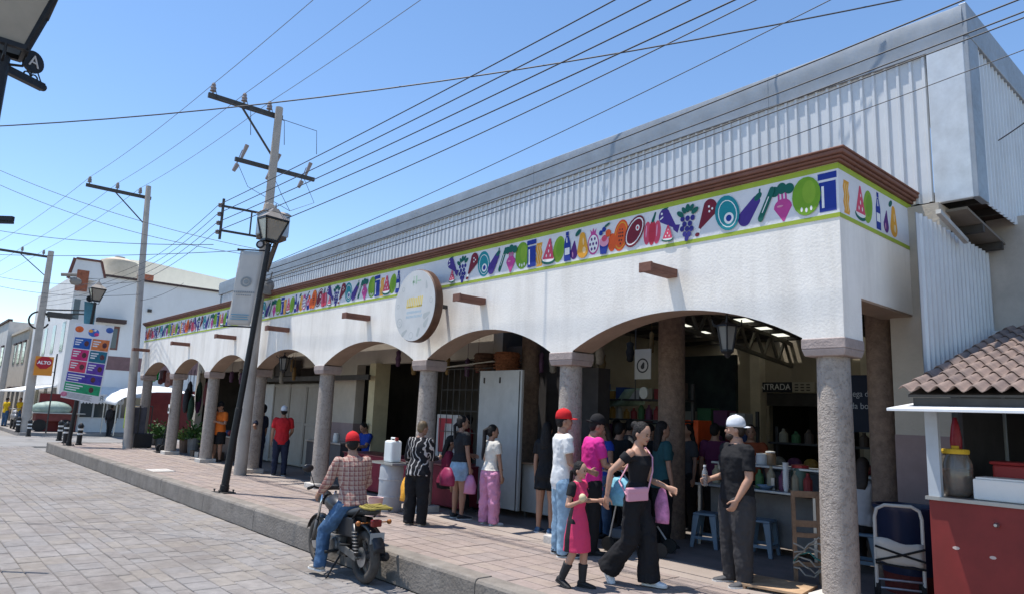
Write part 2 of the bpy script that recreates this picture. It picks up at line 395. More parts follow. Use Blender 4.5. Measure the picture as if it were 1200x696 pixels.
# ---- painted motifs of the frieze
P = {k: mat('paint_'+k, c, .75, var=.08, vs=8) for k, c in dict(blue=(.012, .035, .26), navy=(.03, .025, .2), indigo=(.06, .03, .22), purple=(.10, .02, .17), teal=(.01, .23, .27), dgreen=(.005, .11, .085), green=(.16, .33, .02), lime=(.22, .38, .03), magenta=(.50, .06, .26), pink=(.62, .07, .13), lpink=(.7, .3, .42), red=(.5, .03, .06), dred=(.17, .012, .03), orange=(.72, .10, .02), yellow=(.72, .33, .03), cream=(.78, .55, .28), white=(.8, .79, .77), black=(.03, .02, .03)).items()}
PK = list(P)
def el(cx, cy, rx, ry, rot=0, n=18):
    c, s = math.cos(math.radians(rot)), math.sin(math.radians(rot))
    return [(cx+rx*math.cos(t)*c-ry*math.sin(t)*s, cy+rx*math.cos(t)*s+ry*math.sin(t)*c) for t in (2*math.pi*k/n for k in range(n))]
def drop(cx, cy, r0, r1, ln, rot=0, n=9):     # two circles joined: big at origin, small at distance ln
    pl = []
    for k in range(n+1): t = math.pi/2+math.pi*k/n; pl.append((r0*math.cos(t), r0*math.sin(t)))
    for k in range(n+1): t = -math.pi/2+math.pi*k/n; pl.append((ln+r1*math.cos(t), r1*math.sin(t)))
    c, s = math.cos(math.radians(rot)), math.sin(math.radians(rot))
    return [(cx+a*c-b*s, cy+a*s+b*c) for a, b in pl]
def rc(x0, y0, x1, y1): return [(x0, y0), (x1, y0), (x1, y1), (x0, y1)]
MOT = dict(
 jar=[('blue', rc(-.085, .01, .085, .31)), ('blue', rc(-.095, .335, .095, .40)), ('white', rc(-.06, .05, -.035, .27))],
 guava=[('green', el(0, .17, .15, .165)), ('lime', el(.03, .2, .07, .1)), ('white', el(-.05, .06, .012, .02)), ('white', el(.0, .05, .012, .02)), ('white', el(.05, .06, .012, .02))],
 beet=[('magenta', drop(0, .15, .1, .012, .15, -90)), ('magenta', rc(-.05, .22, -.03, .32)), ('magenta', rc(-.01, .22, .01, .33)), ('magenta', rc(.03, .22, .05, .32)), ('dgreen', el(-.08, .35, .055, .06)), ('dgreen', el(0, .37, .055, .065)), ('dgreen', el(.08, .35, .055, .06)), ('lpink', el(-.03, .17, .035, .012))],
 cucumber=[('dgreen', drop(-.05, .05, .03, .03, .26, 62)), ('white', drop(-.03, .1, .005, .005, .14, 62))],
 eggplant=[('indigo', drop(-.07, .09, .08, .05, .2, 52)), ('dgreen', el(.075, .285, .05, .03, 40)), ('dgreen', rc(.08, .3, .1, .36))],
 avocado=[('teal', el(0, .19, .15, .19, 15)), ('white', el(.005, .18, .115, .15, 15)), ('teal', el(.005, .18, .105, .14, 15)), ('white', el(.02, .13, .06, .06)), ('blue', el(.02, .13, .035, .035))],
 drumstick=[('dred', drop(.07, .26, .095, .02, .22, 228)), ('white', el(-.1, .06, .03, .02, 45)), ('dred', el(-.12, .03, .03, .02)), ('white', el(.06, .28, .012, .012)), ('white', el(.1, .25, .012, .012)), ('white', el(.06, .23, .012, .012))],
 grapes=[('navy', el(a, b, .03, .034, 0, 10)) for a, b in ((-.07, .24), (0, .24), (.07, .24), (-.04, .175), (.035, .175), (-.07, .12), (0, .115), (.06, .11), (-.03, .055), (.03, .05), (0, .0))]+[('dgreen', el(-.1, .3, .055, .03, -35)), ('dgreen', el(0, .36, .03, .05)), ('dgreen', el(.1, .32, .055, .03, 35)), ('dgreen', el(-.05, .34, .045, .025, -60)), ('dgreen', el(.055, .36, .045, .025, 60))],
 fish=[('indigo', drop(-.06, .27, .085, .02, .2, -40)), ('indigo', [(.06, .16), (.17, .15), (.14, .06), (.08, .1)]), ('dgreen', drop(-.02, .36, .012, .004, .08, 190)), ('white', el(-.1, .3, .014, .014)), ('white', el(-.1, .25, .03, .008, 30))],
 melon=[('dgreen', el(0, .045, .135, .045)), ('white', el(0, .062, .12, .035)), ('pink', [(-.115, .06), (.115, .06), (.02, .29), (-.01, .29)]), ('white', el(-.04, .1, .01, .018)), ('white', el(.04, .1, .01, .018)), ('white', el(0, .15, .01, .018)), ('white', el(.01, .21, .008, .015))],
 pepper=[('pink', el(-.075, .14, .055, .13)), ('pink', el(.075, .14, .055, .13)), ('red', el(0, .14, .055, .14)), ('dgreen', drop(0, .27, .02, .012, .09, 70)), ('lpink', el(-.09, .16, .01, .07)), ('lpink', el(.07, .16, .01, .07))],
 steak=[('dred', el(0, .17, .185, .12, 42)), ('white', el(0, .17, .165, .10, 42)), ('dred', el(0, .17, .15, .088, 42)), ('white', el(.05, .2, .03, .03)), ('red', el(.05, .2, .016, .016))],
 papaya=[('orange', el(.02, .19, .12, .19, -8)), ('yellow', el(.02, .19, .1, .165, -8)), ('orange', el(.02, .19, .09, .15, -8)), ('orange', el(-.12, .12, .07, .11))]+[('black', el(.02+a, .17+b, .009, .013, 0, 8)) for a, b in ((-.02, .09), (.02, .09), (-.03, .05), (.0, .05), (.03, .05), (-.03, .01), (0, .01), (.03, .01), (-.02, -.04), (.015, -.04), (0, -.08))],
 cup=[('blue', [(-.05, .0), (.05, .0), (.075, .12), (-.075, .12)]), ('lpink', el(0, .15, .08, .06)), ('pink', el(.0, .19, .045, .04)), ('blue', el(-.07, .26, .032, .032)), ('blue', el(-.02, .3, .032, .032)), ('dgreen', el(.03, .35, .05, .015, 25)), ('orange', el(.06, .25, .045, .045))],
 pomegranate=[('magenta', el(0, .13, .1, .115)), ('white', el(0, .13, .082, .095)), ('magenta', [(-.04, .23), (.04, .23), (.055, .29), (.02, .26), (0, .3), (-.02, .26), (-.055, .29)])]+[('purple', el(.055*math.cos(k*1.05), .13+.06*math.sin(k*1.05), .016, .018, 0, 8)) for k in range(6)]+[('purple', el(0, .13, .016, .018, 0, 8))],
 pear=[('yellow', drop(0, .1, .1, .05, .2, 88)), ('dgreen', el(-.07, .36, .06, .03, 35)), ('cream', el(.03, .1, .03, .045)), ('cream', el(.02, .22, .012, .05))],
 fig=[('purple', drop(0, .075, .07, .012, .12, 80)), ('lpink', el(-.02, .06, .01, .03))],
 bottle=[('blue', rc(-.06, .0, .06, .22)), ('blue', [(-.06, .22), (.06, .22), (.022, .33), (-.022, .33)]), ('blue', rc(-.026, .335, .026, .385)), ('white', rc(-.045, .08, .045, .17)), ('white', [(-.015, .24), (.005, .24), (-.002, .31), (-.012, .31)])],
 lime=[('lime', el(0, .15, .11, .15, -25)), ('green', el(.02, .16, .07, .1, -25))],
 pasta=[('yellow', [(-.07+.012*math.sin(k*1.6), .0+k*.03) for k in range(10)]+[(.05+.012*math.sin(k*1.6), .0+k*.03) for k in range(9, -1, -1)]), ('cream', [(-.04+.012*math.sin(k*1.6), .02+k*.028) for k in range(9)]+[(-.028+.012*math.sin(k*1.6), .02+k*.028) for k in range(8, -1, -1)]), ('cream', [(.01+.012*math.sin(k*1.6), .02+k*.028) for k in range(9)]+[(.022+.012*math.sin(k*1.6), .02+k*.028) for k in range(8, -1, -1)])])
NAMES = dict(jar='painted_jar', guava='painted_guava', beet='painted_beet', cucumber='painted_cucumber', eggplant='painted_eggplant', avocado='painted_avocado', drumstick='painted_drumstick', grapes='painted_grapes', fish='painted_fish', melon='painted_melon_slice', pepper='painted_pepper', steak='painted_steak', papaya='painted_papaya', cup='painted_fruit_cup', pomegranate='painted_pomegranate', pear='painted_pear', fig='painted_fig', bottle='painted_bottle', lime='painted_lime', pasta='painted_pasta')
def motif(k, x, y=None, side=False, dz=0):
    o = bpy.data.objects.new(NAMES[k], MM[k]); COL.objects.link(o); o.parent = frz
    o.location = (x, FY-.0005, FZ0+.065+dz) if not side else (XR+.0005, x, FZ0+.065+dz)
    if side: o.rotation_euler = (0, 0, math.pi/2)
    return o
seq = [('guava', 962), ('beet', 942), ('cucumber', 927), ('eggplant', 914), ('avocado', 897), ('drumstick', 876), ('grapes', 852), ('fish', 827), ('melon', 832), ('pepper', 806), ('steak', 782), ('papaya', 758), ('cup', 735), ('pomegranate', 714), ('pear', 700), ('fig', 687), ('bottle', 676), ('lime', 664), ('melon', 652), ('pasta', 639), ('jar', 624)]
x0 = XR-.11; per = x0-facx(624, 3.98, FY)
WID = {k: (min(a for _, pl in ly for a, _ in pl), max(a for _, pl in ly for a, _ in pl)) for k, ly in MOT.items()}
names = [k for k, _ in seq[:-1] if True]; names = [k for i, k in enumerate(names) if i != 8]; order = names+['jar']      # the slice below the fish is placed with it
KX = (per-.012*len(order))/sum(WID[k][1]-WID[k][0] for k in order)
off = []; cur = x0+WID['jar'][0]*KX-.012
for k in order:
    X = cur-WID[k][1]*KX; off.append((k, X)); cur = X+WID[k][0]*KX-.012
    if k == 'fish': off.append(('under', X+.01))
MM = {}
for k, ly in MOT.items():
    g = G(); used = sorted(set(c for c, _ in ly))
    for i, (c, pl) in enumerate(ly): g.prism([(a*KX*1.2, b*min(1.3, .418/max(q_ for _, p_ in ly for _, q_ in p_))) for a, b in pl], (0, -.0032-.0004*i-.0012, 0), (1, 0, 0), (0, 0, 1), (0, 1, 0), .0011, used.index(c))
    MM[k] = g.mesh(NAMES[k], [P[c] for c in used])
motif('jar', x0)
x = 0; base = 0
nper = 0; ALT = False
while True:
    done = False
    for k, xx in off:
        X = xx-per*nper
        if X < XL+.15: done = True; break
        if nper and -11.05 < X < -9.55: continue          # behind the round sign nothing is painted
        dz = {'melon': 0, 'cup': 0, 'fish': .03}.get(k, 0)
        o = motif('melon' if k == 'under' else k, X, dz=dz)
        o.rotation_euler.y = math.radians(rnd.uniform(-5, 5)); ALT = not ALT; o.location.y -= .009*ALT
        if k == 'under': o.scale = (.62, 1.0, .55); o.location.y -= .012
    if done: break
    nper += 1
for k, px in (('pasta', 992), ('melon', 1008), ('lime', 1017), ('bottle', 1029), ('fig', 1038), ('pear', 1047)):
    motif(k, facy(px, 3.93, XR), side=True)
# ---- arcade ceiling, inner columns, back walls of the arcade
g = G(); g.box(XL, FY+TH, 3.32, XR-.4, 8.8, 3.42); obj('arcade_ceiling', g, mat('ceiling_brown', (.22, .17, .135), .9, var=.15, dirt=.3), mk)
for x in (-26, -22.6, -19.3, -15.8, -12.1, -8.5, -5.0):
    g = G(); g.box(x-.06, FY+TH, 3.2, x+.06, 8.78, 3.318); obj('ceiling_beam', g, DARKSTEEL, mk)
for x, r_ in ((-3.40, .15), (-6.41, .2), (-9.55, .17)):
    g = G(); g.lathe([(r_+.01, 0), (r_, .4), (r_, 3.3)], (x, 8.9, 0), 24); obj('inner_column', g, DARKSTONE, mk, smooth=True, auto=40)
# pilaster at the right end: cream above, mauve below
g = G(); g.box(-3.20, 8.72, 1.62, -2.62, 9.1, 4.25); p_ = obj('end_pilaster', g, CREAM, mk)
g = G(); g.box(-3.206, 8.714, 0, -2.615, 9.106, 1.62); obj('painted_dado', g, MAUVE, p_)
# closed bays further along: wall with openings
def wallbox(x0, x1, z0, z1, m_, y0=8.86, y1=9.1, nm='shop_wall'):
    g = G(); g.box(x0, y0, z0, x1, y1, z1); return obj(nm, g, m_, mk)
wallbox(-28.1, -10.6, 2.75, 3.32, CREAM)
wallbox(-17.35, -15.9, 1.3, 2.75, CREAM); wallbox(-17.35, -15.9, 0, 1.3, MAUVE, 8.855)
wallbox(-15.0, -14.72, 0, 2.75, mat('yellow_cream_post', (.55, .48, .30), .8), 8.7)
wallbox(-22.4, -21.9, 0, 2.75, CREAM)
wallbox(-10.9, -10.6, 0, 2.75, CREAM)
wallbox(-28.1, -27.8, 0, 2.75, CREAM)
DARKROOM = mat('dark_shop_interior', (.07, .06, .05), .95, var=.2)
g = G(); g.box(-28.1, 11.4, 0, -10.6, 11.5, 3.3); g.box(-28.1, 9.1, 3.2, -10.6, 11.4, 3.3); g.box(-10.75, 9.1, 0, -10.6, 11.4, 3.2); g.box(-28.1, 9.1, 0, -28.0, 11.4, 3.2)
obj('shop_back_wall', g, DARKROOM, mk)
# two-leaf metal shutter in the fourth bay
SHUT = mat('shutter_paint', (.29, .265, .225), .6, var=.07, dirt=.35, ds=1.6)
x = -21.85
for i, m_ in enumerate((OFFWHITE, SHUT, SHUT, SHUT)):
    g = G(); g.box(x, 8.84, .03, x+1.08, 8.88, 2.3)
    for z in (.05, 1.15, 2.2): g.box(x+.03, 8.815, z, x+1.05, 8.84, z+.07)
    g.box(x+.0, 8.81, .03, x+.05, 8.84, 2.3); g.box(x+1.03, 8.81, .03, x+1.08, 8.84, 2.3)
    obj('shutter_leaf', g, m_, mk, bevel=.004); x += 1.1
g = G(); g.box(-21.9, 8.5, 2.35, -14.7, 8.56, 2.47); obj('door_track', g, DARKSTEEL, mk)
g = G(); g.box(-20.6, 8.55, 2.5, -19.0, 8.8, 2.95); obj('shop_fascia', g, DARKSTEEL, mk)

# ================================================================ METAL-CLAD HALL ABOVE
hx0, hx1, hy = -26.5, -2.28, 8.85
hall = thing('metal_hall', 'tall hall clad in pale ribbed metal sheets with galvanised edge', 'building', (-14, 9, 4.2))
def roofz(x): return 6.05+(6.61-6.05)*(x-hx0)/(hx1-hx0)
RIBW, RIBH, PIT = .042, .025, .145
def sheet(n, ztop, zbot, along, o, nrm, L=None):
    """ribbed sheet: n ribs; ztop and zbot are callables of the distance along"""
    g = G(); al = V(along); nr = V(nrm); o = V(o); prof = []
    for i in range(n):
        s = i*PIT; prof += [(s, 0), (s+PIT-RIBW-.012, 0), (s+PIT-RIBW, RIBH), (s+PIT-.012, RIBH), ]
    prof.append((n*PIT, 0)); k = len(prof)
    for s, h in prof:
        for zf in (zbot, ztop):
            for off in (0, -.006): 
                p = o+al*s+nr*(h+off); g.v.append((p.x, p.y, zf(s)))
    for i in range(k-1):
        a, b = 4*i, 4*(i+1)
        g.f += [(a, b, b+2, a+2), (a+1, a+3, b+3, b+1), (a, a+1, b+1, b), (a+2, b+2, b+3, a+3)]; g.m += [0]*4
    return g
x = hx1-.42
nsh = 0
while x-.87 > hx0:
    x0 = x-.87
    g = sheet(6, lambda s, x0=x0: roofz(x0+s)-.42, lambda s: 4.30, (1, 0, 0), (x0, hy-.002*(nsh % 2), 0), (0, -1, 0)); obj('cladding_sheet', g, CLAD, hall, auto=20)
    x = x0; nsh += 1
g = G(); g.hexa([(hx0, hy-.02, roofz(hx0)-.43), (hx1, hy-.02, roofz(hx1)-.43), (hx1, hy+.3, roofz(hx1)-.43), (hx0, hy+.3, roofz(hx0)-.43), (hx0, hy-.045, roofz(hx0)), (hx1, hy-.045, roofz(hx1)), (hx1, hy+.3, roofz(hx1)), (hx0, hy+.3, roofz(hx0))])
# (flashing band is split into lapped lengths)
L_ = 2.42; x = hx1; i = 0
while x > hx0+.1:
    x0 = max(hx0, x-L_); g = G(); d = .003*(i % 2); q = rnd.uniform(-.012, .012)
    zt0, zt1 = roofz(x0)+q*.0, roofz(x)
    pr = [(-.052-d, -.47), (-.05-d, -.3), (-.066-d, -.15), (-.05-d, -.02), (-.02, .0), (.32, .02), (.32, -.03), (-.0, -.05), (.0, -.47)]
    vs = [(x0-.03 if i else x0, hy+a, zt0+b) for a, b in pr]+[(x, hy+a, zt1+b) for a, b in pr]; n = len(pr)
    g.add(vs, [tuple(range(n)), tuple(reversed(range(n, 2*n)))]+[(k, n+k, n+(k+1) % n, (k+1) % n) for k in range(n)])
    obj('edge_flashing', g, GALV, hall, auto=30); x = x0; i += 1
g = G(); g.box(hx1-.40, hy-.05, 4.26, hx1-.006, hy+.02, 6.2); o = obj('corner_flashing', g, mat('bright_galvanised', (.58, .60, .61), .45, .4, var=.1, vs=6, dirt=.3, ds=2), hall, bevel=.01)
# right face
g = G(); g.box(hx1-.03, hy-.045, 4.26, hx1+.045, hy+.32, 6.2); g.hexa([(hx1-.03, hy-.05, 6.2), (hx1+.05, hy-.05, 6.2), (hx1+.05, 24, 6.2), (hx1-.03, 24, 6.2), (hx1-.03, hy-.05, 6.615), (hx1+.05, hy-.05, 6.615), (hx1+.05, 24, 6.615), (hx1-.03, 24, 6.615)])
obj('side_flashing', g, GALV, hall, bevel=.008)
y = hy+.3
while y < 20:
    g = sheet(6, lambda s: 6.22, lambda s: 4.28, (0, 1, 0), (hx1+.0, y, 0), (1, 0, 0)); obj('cladding_sheet', g, CLAD, hall, auto=20); y += .87
g = G(); g.box(hx0, hy+.03, 4.5, hx0+.05, 12.0, 6.0); g.hexa([(hx0, hy+.1, 5.95), (hx1, hy+.1, 6.5), (hx1, 12.0, 6.5), (hx0, 12.0, 5.95), (hx0, hy+.1, 6.0), (hx1, hy+.1, 6.55), (hx1, 12.0, 6.55), (hx0, 12.0, 6.0)])
g.box(hx0, hy+.03, 4.28, -3.1, hy+.1, 6.0)
obj('hall_roof', g, GALV, hall)
# under the overhang on the right: dark boards and purlins
g = G(); g.box(-3.5, hy+.1, 4.40, hx1-.03, 20, 4.44); ub = obj('overhang_boards', g, mat('dark_boards', (.07, .05, .04), .9, var=.25, vs=5), hall)
for k in range(9): g = G(); yy = hy+.4+k*.6; g.box(-3.3, yy, 4.31, hx1-.04, yy+.07, 4.398); obj('purlin', g, DARKSTEEL, ub)
g = G(); g.box(-2.6, 10.42, 2.5, 3.5, 10.6, 4.39); obj('recess_wall', g, mat('grey_plaster', (.47, .43, .38), .9, var=.12, dirt=.5, ds=1.2), hall)
g = G(); g.box(-2.6, 10.30, 2.80, 3.5, 10.42, 2.94); obj('ledge', g, WHITE, hall, bevel=.01)
# white ribbed screen hanging over the kiosk roof
g = sheet(17, lambda s: 3.95, lambda s: 2.14+.27*s, (0, 1, 0), (-2.6, 7.92, 0), (1, 0, 0))
tag(obj('ribbed_screen', g, CLAD, None, auto=20), 'white ribbed metal screen standing upright above the tiled kiosk roof', 'metal screen')
g = G(); g.beam((-2.5, 8.3, 4.02), (-2.5, 9.2, 3.86), .05, .05)
tag(obj('support_rail', g, OFFWHITE), 'short white metal rail at the top of the ribbed screen', 'rail')

# ================================================================ INSIDE THE HALL
inn = thing('hall_interior', 'dim roofed market interior with trusses, skylights and back wall', 'interior', (-7, 12, 0))
RY0, RY1, RZ0, RZ1 = 8.95, 15.0, 4.18, 3.6
def rz_(y): return RZ0+(RZ1-RZ0)*(y-RY0)/(RY1-RY0)
# roof in strips; gaps filled by translucent sheets
SKYL = bpy.data.materials.new('translucent_sheet'); SKYL.use_nodes = True
_n = SKYL.node_tree.nodes; _l = SKYL.node_tree.links; _n.remove(_n['Principled BSDF']); _t = _n.new('ShaderNodeBsdfTranslucent'); _t.inputs['Color'].default_value = (.75, .74, .66, 1); _l.new(_t.outputs[0], _n['Material Output'].inputs['Surface'])
def slab(x0, x1, y0, y1, nm, m_, dz=0, th=.03):
    g = G(); a, b = rz_(y0)+dz, rz_(y1)+dz
    g.hexa([(x0, y0, a), (x1, y0, a), (x1, y1, b), (x0, y1, b), (x0, y0, a+th), (x1, y0, a+th), (x1, y1, b+th), (x0, y1, b+th)]); return obj(nm, g, m_, inn)
CEIL = mat('sheet_ceiling', (.20, .18, .155), .8, var=.12)
edges = [-18.0]
g_x = [(-9.4, -9.0), (-12.2, -11.8), (-15.0, -14.6), (-7.9, -7.5), (-6.4, -6.0)]
g_x.sort(); cur = -18.
for a, b in g_x:
    slab(cur, a, RY0, RY1, 'roof_sheet', CEIL); cur = b
    slab(a-.02, b+.02, RY0, 12.3, 'roof_sheet', CEIL, -.004); slab(a-.02, b+.02, 12.3, 12.45, 'roof_sheet', CEIL, -.003)
slab(cur, -2.4, RY0, RY1, 'roof_sheet', CEIL)
for a, b in g_x:
    for y0, y1 in ((12.45, 13.6), (13.75, 14.9)): slab(a-.01, b+.01, y0, y1, 'skylight', SKYL, .0, .008)
    slab(a-.02, b+.02, 13.6, 13.75, 'roof_sheet', CEIL, -.004)
for k in range(8): slab(-18, -2.4, 9.5+k*.75, 9.58+k*.75, 'purlin', DARKSTEEL, -.09, .085)
TR = mat('truss_paint', (.17, .155, .12), .7, .1, var=.15)
for x in (-10.6, -7.6, -4.9):
    g = G(); za = lambda y: rz_(y)-.13; zb_ = lambda y: rz_(y)-.62
    g.beam((x, 9.0, za(9)), (x, 15, za(15)), .07, .07); g.beam((x, 9.0, zb_(9)), (x, 15, zb_(15)), .07, .07)
    for k in range(10):
        y0 = 9+k*.6; g.beam((x, y0, zb_(y0)), (x, y0+.3, za(y0+.3)), .05, .05); g.beam((x, y0+.3, za(y0+.3)), (x, y0+.6, zb_(y0+.6)), .05, .05)
    obj('truss', g, TR, inn)
g = G(); g.box(-18, 15.0, 0, -8.15, 15.15, 3.7); g.box(-6.2, 15, 0, -2.3, 15.15, 3.7); g.box(-8.15, 15, 2.38, -6.2, 15.15, 3.7); obj('back_wall', g, BEIGEWALL, inn)
g = G(); g.box(-2.95, 9.1, 0, -2.8, 15, 4.2); obj('side_wall', g, BEIGEWALL, inn)
g = G(); g.box(-10.65, 11.0, 0, -10.5, 15, 3.6); obj('side_wall', g, BEIGEWALL, inn)
g = G(); g.box(-8.4, 17.4, 0, -5.9, 17.5, 2.6); g.box(-8.5, 15.15, 0, -8.4, 17.5, 2.6); g.box(-5.9, 15.15, 0, -5.8, 17.5, 2.6); g.box(-8.4, 15.15, 2.5, -5.9, 17.4, 2.6); obj('doorway_light_block', g, DARKROOM, inn)  # added dark box behind the doorway, closed at sides and top against stray light
for x in (-8.35, -5.9): g = G(); g.box(x-.12, 14.75, 0, x+.12, 15, 3.6); obj('wall_post', g, mat('cream_post', (.56, .50, .38), .8), inn)
g = G(); g.box(-8.15, 14.9, 2.1, -6.2, 14.96, 2.38); obj('door_shutter_box', g, DARKSTEEL, inn)
# ================================================================ TEXT
def text_mesh(s, size, m_, name='lettering', bold=0):
    c = bpy.data.curves.new(name, 'FONT'); c.body = s; c.size = size; c.align_x = 'CENTER'; c.align_y = 'CENTER'; c.extrude = .003; c.offset = bold
    o = bpy.data.objects.new(name, c); COL.objects.link(o); dg = bpy.context.evaluated_depsgraph_get()
    me = bpy.data.meshes.new_from_object(o.evaluated_get(dg)); bpy.data.objects.remove(o); bpy.data.curves.remove(c)
    me.materials.clear(); me.materials.append(m_); me.name = name
    return me
def text(s, size, m_, parent, loc, U, W, bold=0, sx=1, name='lettering'):
    """text centred at world loc; U = reading direction, W = up"""
    U = V(U).normalized(); W = V(W).normalized(); Nn = U.cross(W)
    me = text_mesh(s, size, m_, name, bold); M4 = Matrix(((U.x*sx, W.x, Nn.x, loc[0]), (U.y*sx, W.y, Nn.y, loc[1]), (U.z*sx, W.z, Nn.z, loc[2]), (0, 0, 0, 1)))
    me.transform(M4); return obj(name, me, [m_], parent)
# ================================================================ LAMP POSTS
LGLASS = mat('lantern_glass', (.40, .36, .30), .25, var=.1, spec=.5, trans=.35)
ZINC = mat('lantern_roof', (.26, .23, .20), .5, .3, var=.15)
def lantern(root, base, up, s=1.0, glass_mat=None, roofm=None):
    """four-sided street lantern, wide at the top; base point, axis up, all in world space"""
    up = V(up).normalized(); a = V((1, 0, 0)); a = (a-up*a.dot(up)).normalized(); b = up.cross(a); base = V(base)
    pt = lambda x, y, z: base+a*(x*s)+b*(y*s)+up*(z*s)
    g = G(); r0, r1, h = .115, .225, .42
    for sx, sy in ((1, 1), (-1, 1), (-1, -1), (1, -1)): g.beam(pt(sx*r0, sy*r0, .06), pt(sx*r1, sy*r1, h+.06), .028*s, .028*s)
    for r, z in ((r0, .06), (r1, h+.06)):
        q = [pt(r, r, z), pt(-r, r, z), pt(-r, -r, z), pt(r, -r, z)]
        for i in range(4): g.beam(q[i], q[(i+1) % 4], .04*s, .035*s)
    for i in range(4):
        t = i*math.pi/2; g.tube([pt(.03*math.cos(t), .03*math.sin(t), -.05), pt(.12*math.cos(t), .12*math.sin(t), -.03), pt(.13*math.cos(t), .13*math.sin(t), .05)], .01*s, 6)
    fr = obj('lantern_frame', g, BLACK, root)
    for i in range(4):
        c_, s_ = math.cos(i*math.pi/2), math.sin(i*math.pi/2); R = lambda x, y, z: pt(x*c_-y*s_, x*s_+y*c_, z)
        g = G(); g.add([R(r0*.98, -r0+.01, .08), R(r0*.98, r0-.01, .08), R(r1*.98, r1-.01, h+.04), R(r1*.98, -r1+.01, h+.04), R(r0*.98-.006, -r0+.01, .08), R(r0*.98-.006, r0-.01, .08), R(r1*.98-.006, r1-.01, h+.04), R(r1*.98-.006, -r1+.01, h+.04)],
              [(0, 1, 2, 3), (7, 6, 5, 4), (0, 4, 5, 1), (1, 5, 6, 2), (2, 6, 7, 3), (3, 7, 4, 0)])
        obj('pane', g, glass_mat or LGLASS, fr)
    g = G(); r2 = .25; z0, z1, z2 = h+.08, h+.22, h+.30
    q0 = [pt(x*r2, y*r2, z0) for x, y in ((-1, -1), (1, -1), (1, 1), (-1, 1))]; q1 = [pt(x*.09, y*.09, z1) for x, y in ((-1, -1), (1, -1), (1, 1), (-1, 1))]
    g.hexa(q0+q1); q2 = [pt(x*.05, y*.05, z2) for x, y in ((-1, -1), (1, -1), (1, 1), (-1, 1))]; g.hexa([pt(x*.10, y*.10, z1) for x, y in ((-1, -1), (1, -1), (1, 1), (-1, 1))]+q2)
    g.tube([pt(0, 0, z2), pt(0, 0, z2+.1)], [.03*s, .008*s], 8)
    obj('lantern_roof', g, roofm or ZINC, root)
def lamp_post(label, base, top, disc_dir, s=1.0, foot=True):
    base = V(base); top = V(top); d = (top-base); u = d.normalized(); L = d.length
    t = thing('street_lamp', label, 'street lamp', base, 0, 'street lamps along the street')
    at_ = lambda k: base+d*k
    g = G(); g.tube([at_(0), at_(.03), at_(.031), at_(.33), at_(.331), at_(1)], [.085, .085, .072, .066, .058, .05], 12); obj('post', g, BLACK, t, smooth=True, auto=35)
    g = G()
    for sx, sy in ((1, 1), (-1, 1), (1, -1), (-1, -1)): g.lathe([(.014, 0), (.014, .05), (.022, .05), (.022, .07)], base+V((sx*.13, sy*.13, 0)), 8)
    g.box(base.x-.17, base.y-.17, base.z-.005, base.x+.17, base.y+.17, base.z+.02); obj('base_plate', g, DARKSTEEL, t, bevel=.004)
    lantern(t, top, u, s)
    return t, at_, u
# the leaning lamp with a faded banner
b1 = onz(262, 577, 0)
t1, at1, u1 = lamp_post('leaning black street lamp with faded white banner in front of the arcade', b1, b1+V((.36, .25, 4.8)), None)
bd = V((-.62, -.78, 0)).normalized()             # banner arm direction
bw = .44
g = G()
for k in (.97, .655): p = at1(k); g.tube([p, p+bd*(bw+.12)], .016, 8); g.ell(p+bd*(bw+.13), (.025, .025, .025))
obj('banner_arm', g, BLACK, t1)
CLOTH = mat('banner_vinyl', (.5, .48, .455), .7, var=.06, vs=2, dirt=.25, ds=1.6)
g = G(); nU, nV = 6, 14
for j in range(nV+1):
    k = .965-(.965-.66)*j/nV; p = at1(k)
    for i in range(nU+1):
        a = i/nU; w_ = .02*math.sin(a*3.1+j*.5)*math.sin(math.pi*j/nV); q = p+bd*(.08+bw*a)+V((bd.y, -bd.x, 0))*w_; g.v.append(tuple(q))
for j in range(nV):
    for i in range(nU): n = j*(nU+1)+i; g.f.append((n, n+1, n+nU+2, n+nU+1)); g.m.append(0)
ban = obj('banner', g, CLOTH, t1, smooth=True); sm = ban.modifiers.new('s', 'SOLIDIFY'); sm.thickness = .004
INK = flat('faded_ink', (.26, .28, .29)); INKB = flat('faded_blue_ink', (.12, .3, .42))
nrm = V((bd.y, -bd.x, 0)); nrm = nrm if nrm.dot(CAM-b1) > 0 else -nrm
bdir = -(at1(.96)-at1(.66)).normalized()
def on_ban(a, k, off=.028): return at1(.965-(.305)*k)+bd*(.08+bw*a)+nrm*off
g = G(); c = on_ban(.5, .42)
for i in range(12):
    t_ = 2*math.pi*i/12; r_ = .085; p = c+bd*(r_*math.cos(t_))+u1*(r_*math.sin(t_)); g.prism([(-.018, -.022), (.018, -.022), (.018, .022), (-.018, .022)], p, bd*math.cos(t_)+u1*math.sin(t_), u1*math.cos(t_)-bd*math.sin(t_), nrm, .003)
g.prism(el(0, 0, .045, .045), c, bd, u1, nrm, .003)
obj('emblem', g, INK, ban)
for k, wd, hh in ((.56, .36, .035), (.60, .26, .02)):
    c = on_ban(.5, k); n_ = int(wd/.035); g = G()
    for i in range(n_): g.prism([(-.012, -hh/2), (.013, -hh/2), (.013, hh/2), (-.012, hh/2)], c+bd*(wd*(i/(n_-1)-.5)), bd, u1, nrm, .003)
    tag(obj('faded_line', g, INK, ban), None, None, None, 'stuff')
for k, wd in ((.86, .34), (.89, .3), (.92, .34)): g = G(); g.prism(rc(-wd/2, -.008, wd/2, .008), on_ban(.5, k), bd, u1, nrm, .003); obj('faded_line', g, INKB, ban)
g = G(); p = at1(.995)+bd*.16; rot = Matrix.Rotation(math.pi/2, 3, nrm.cross(ZAX)); 
for rr, m_ in ((.085, 0),): g.prism(el(0, 0, rr, rr), p, bd, u1, nrm, .02)
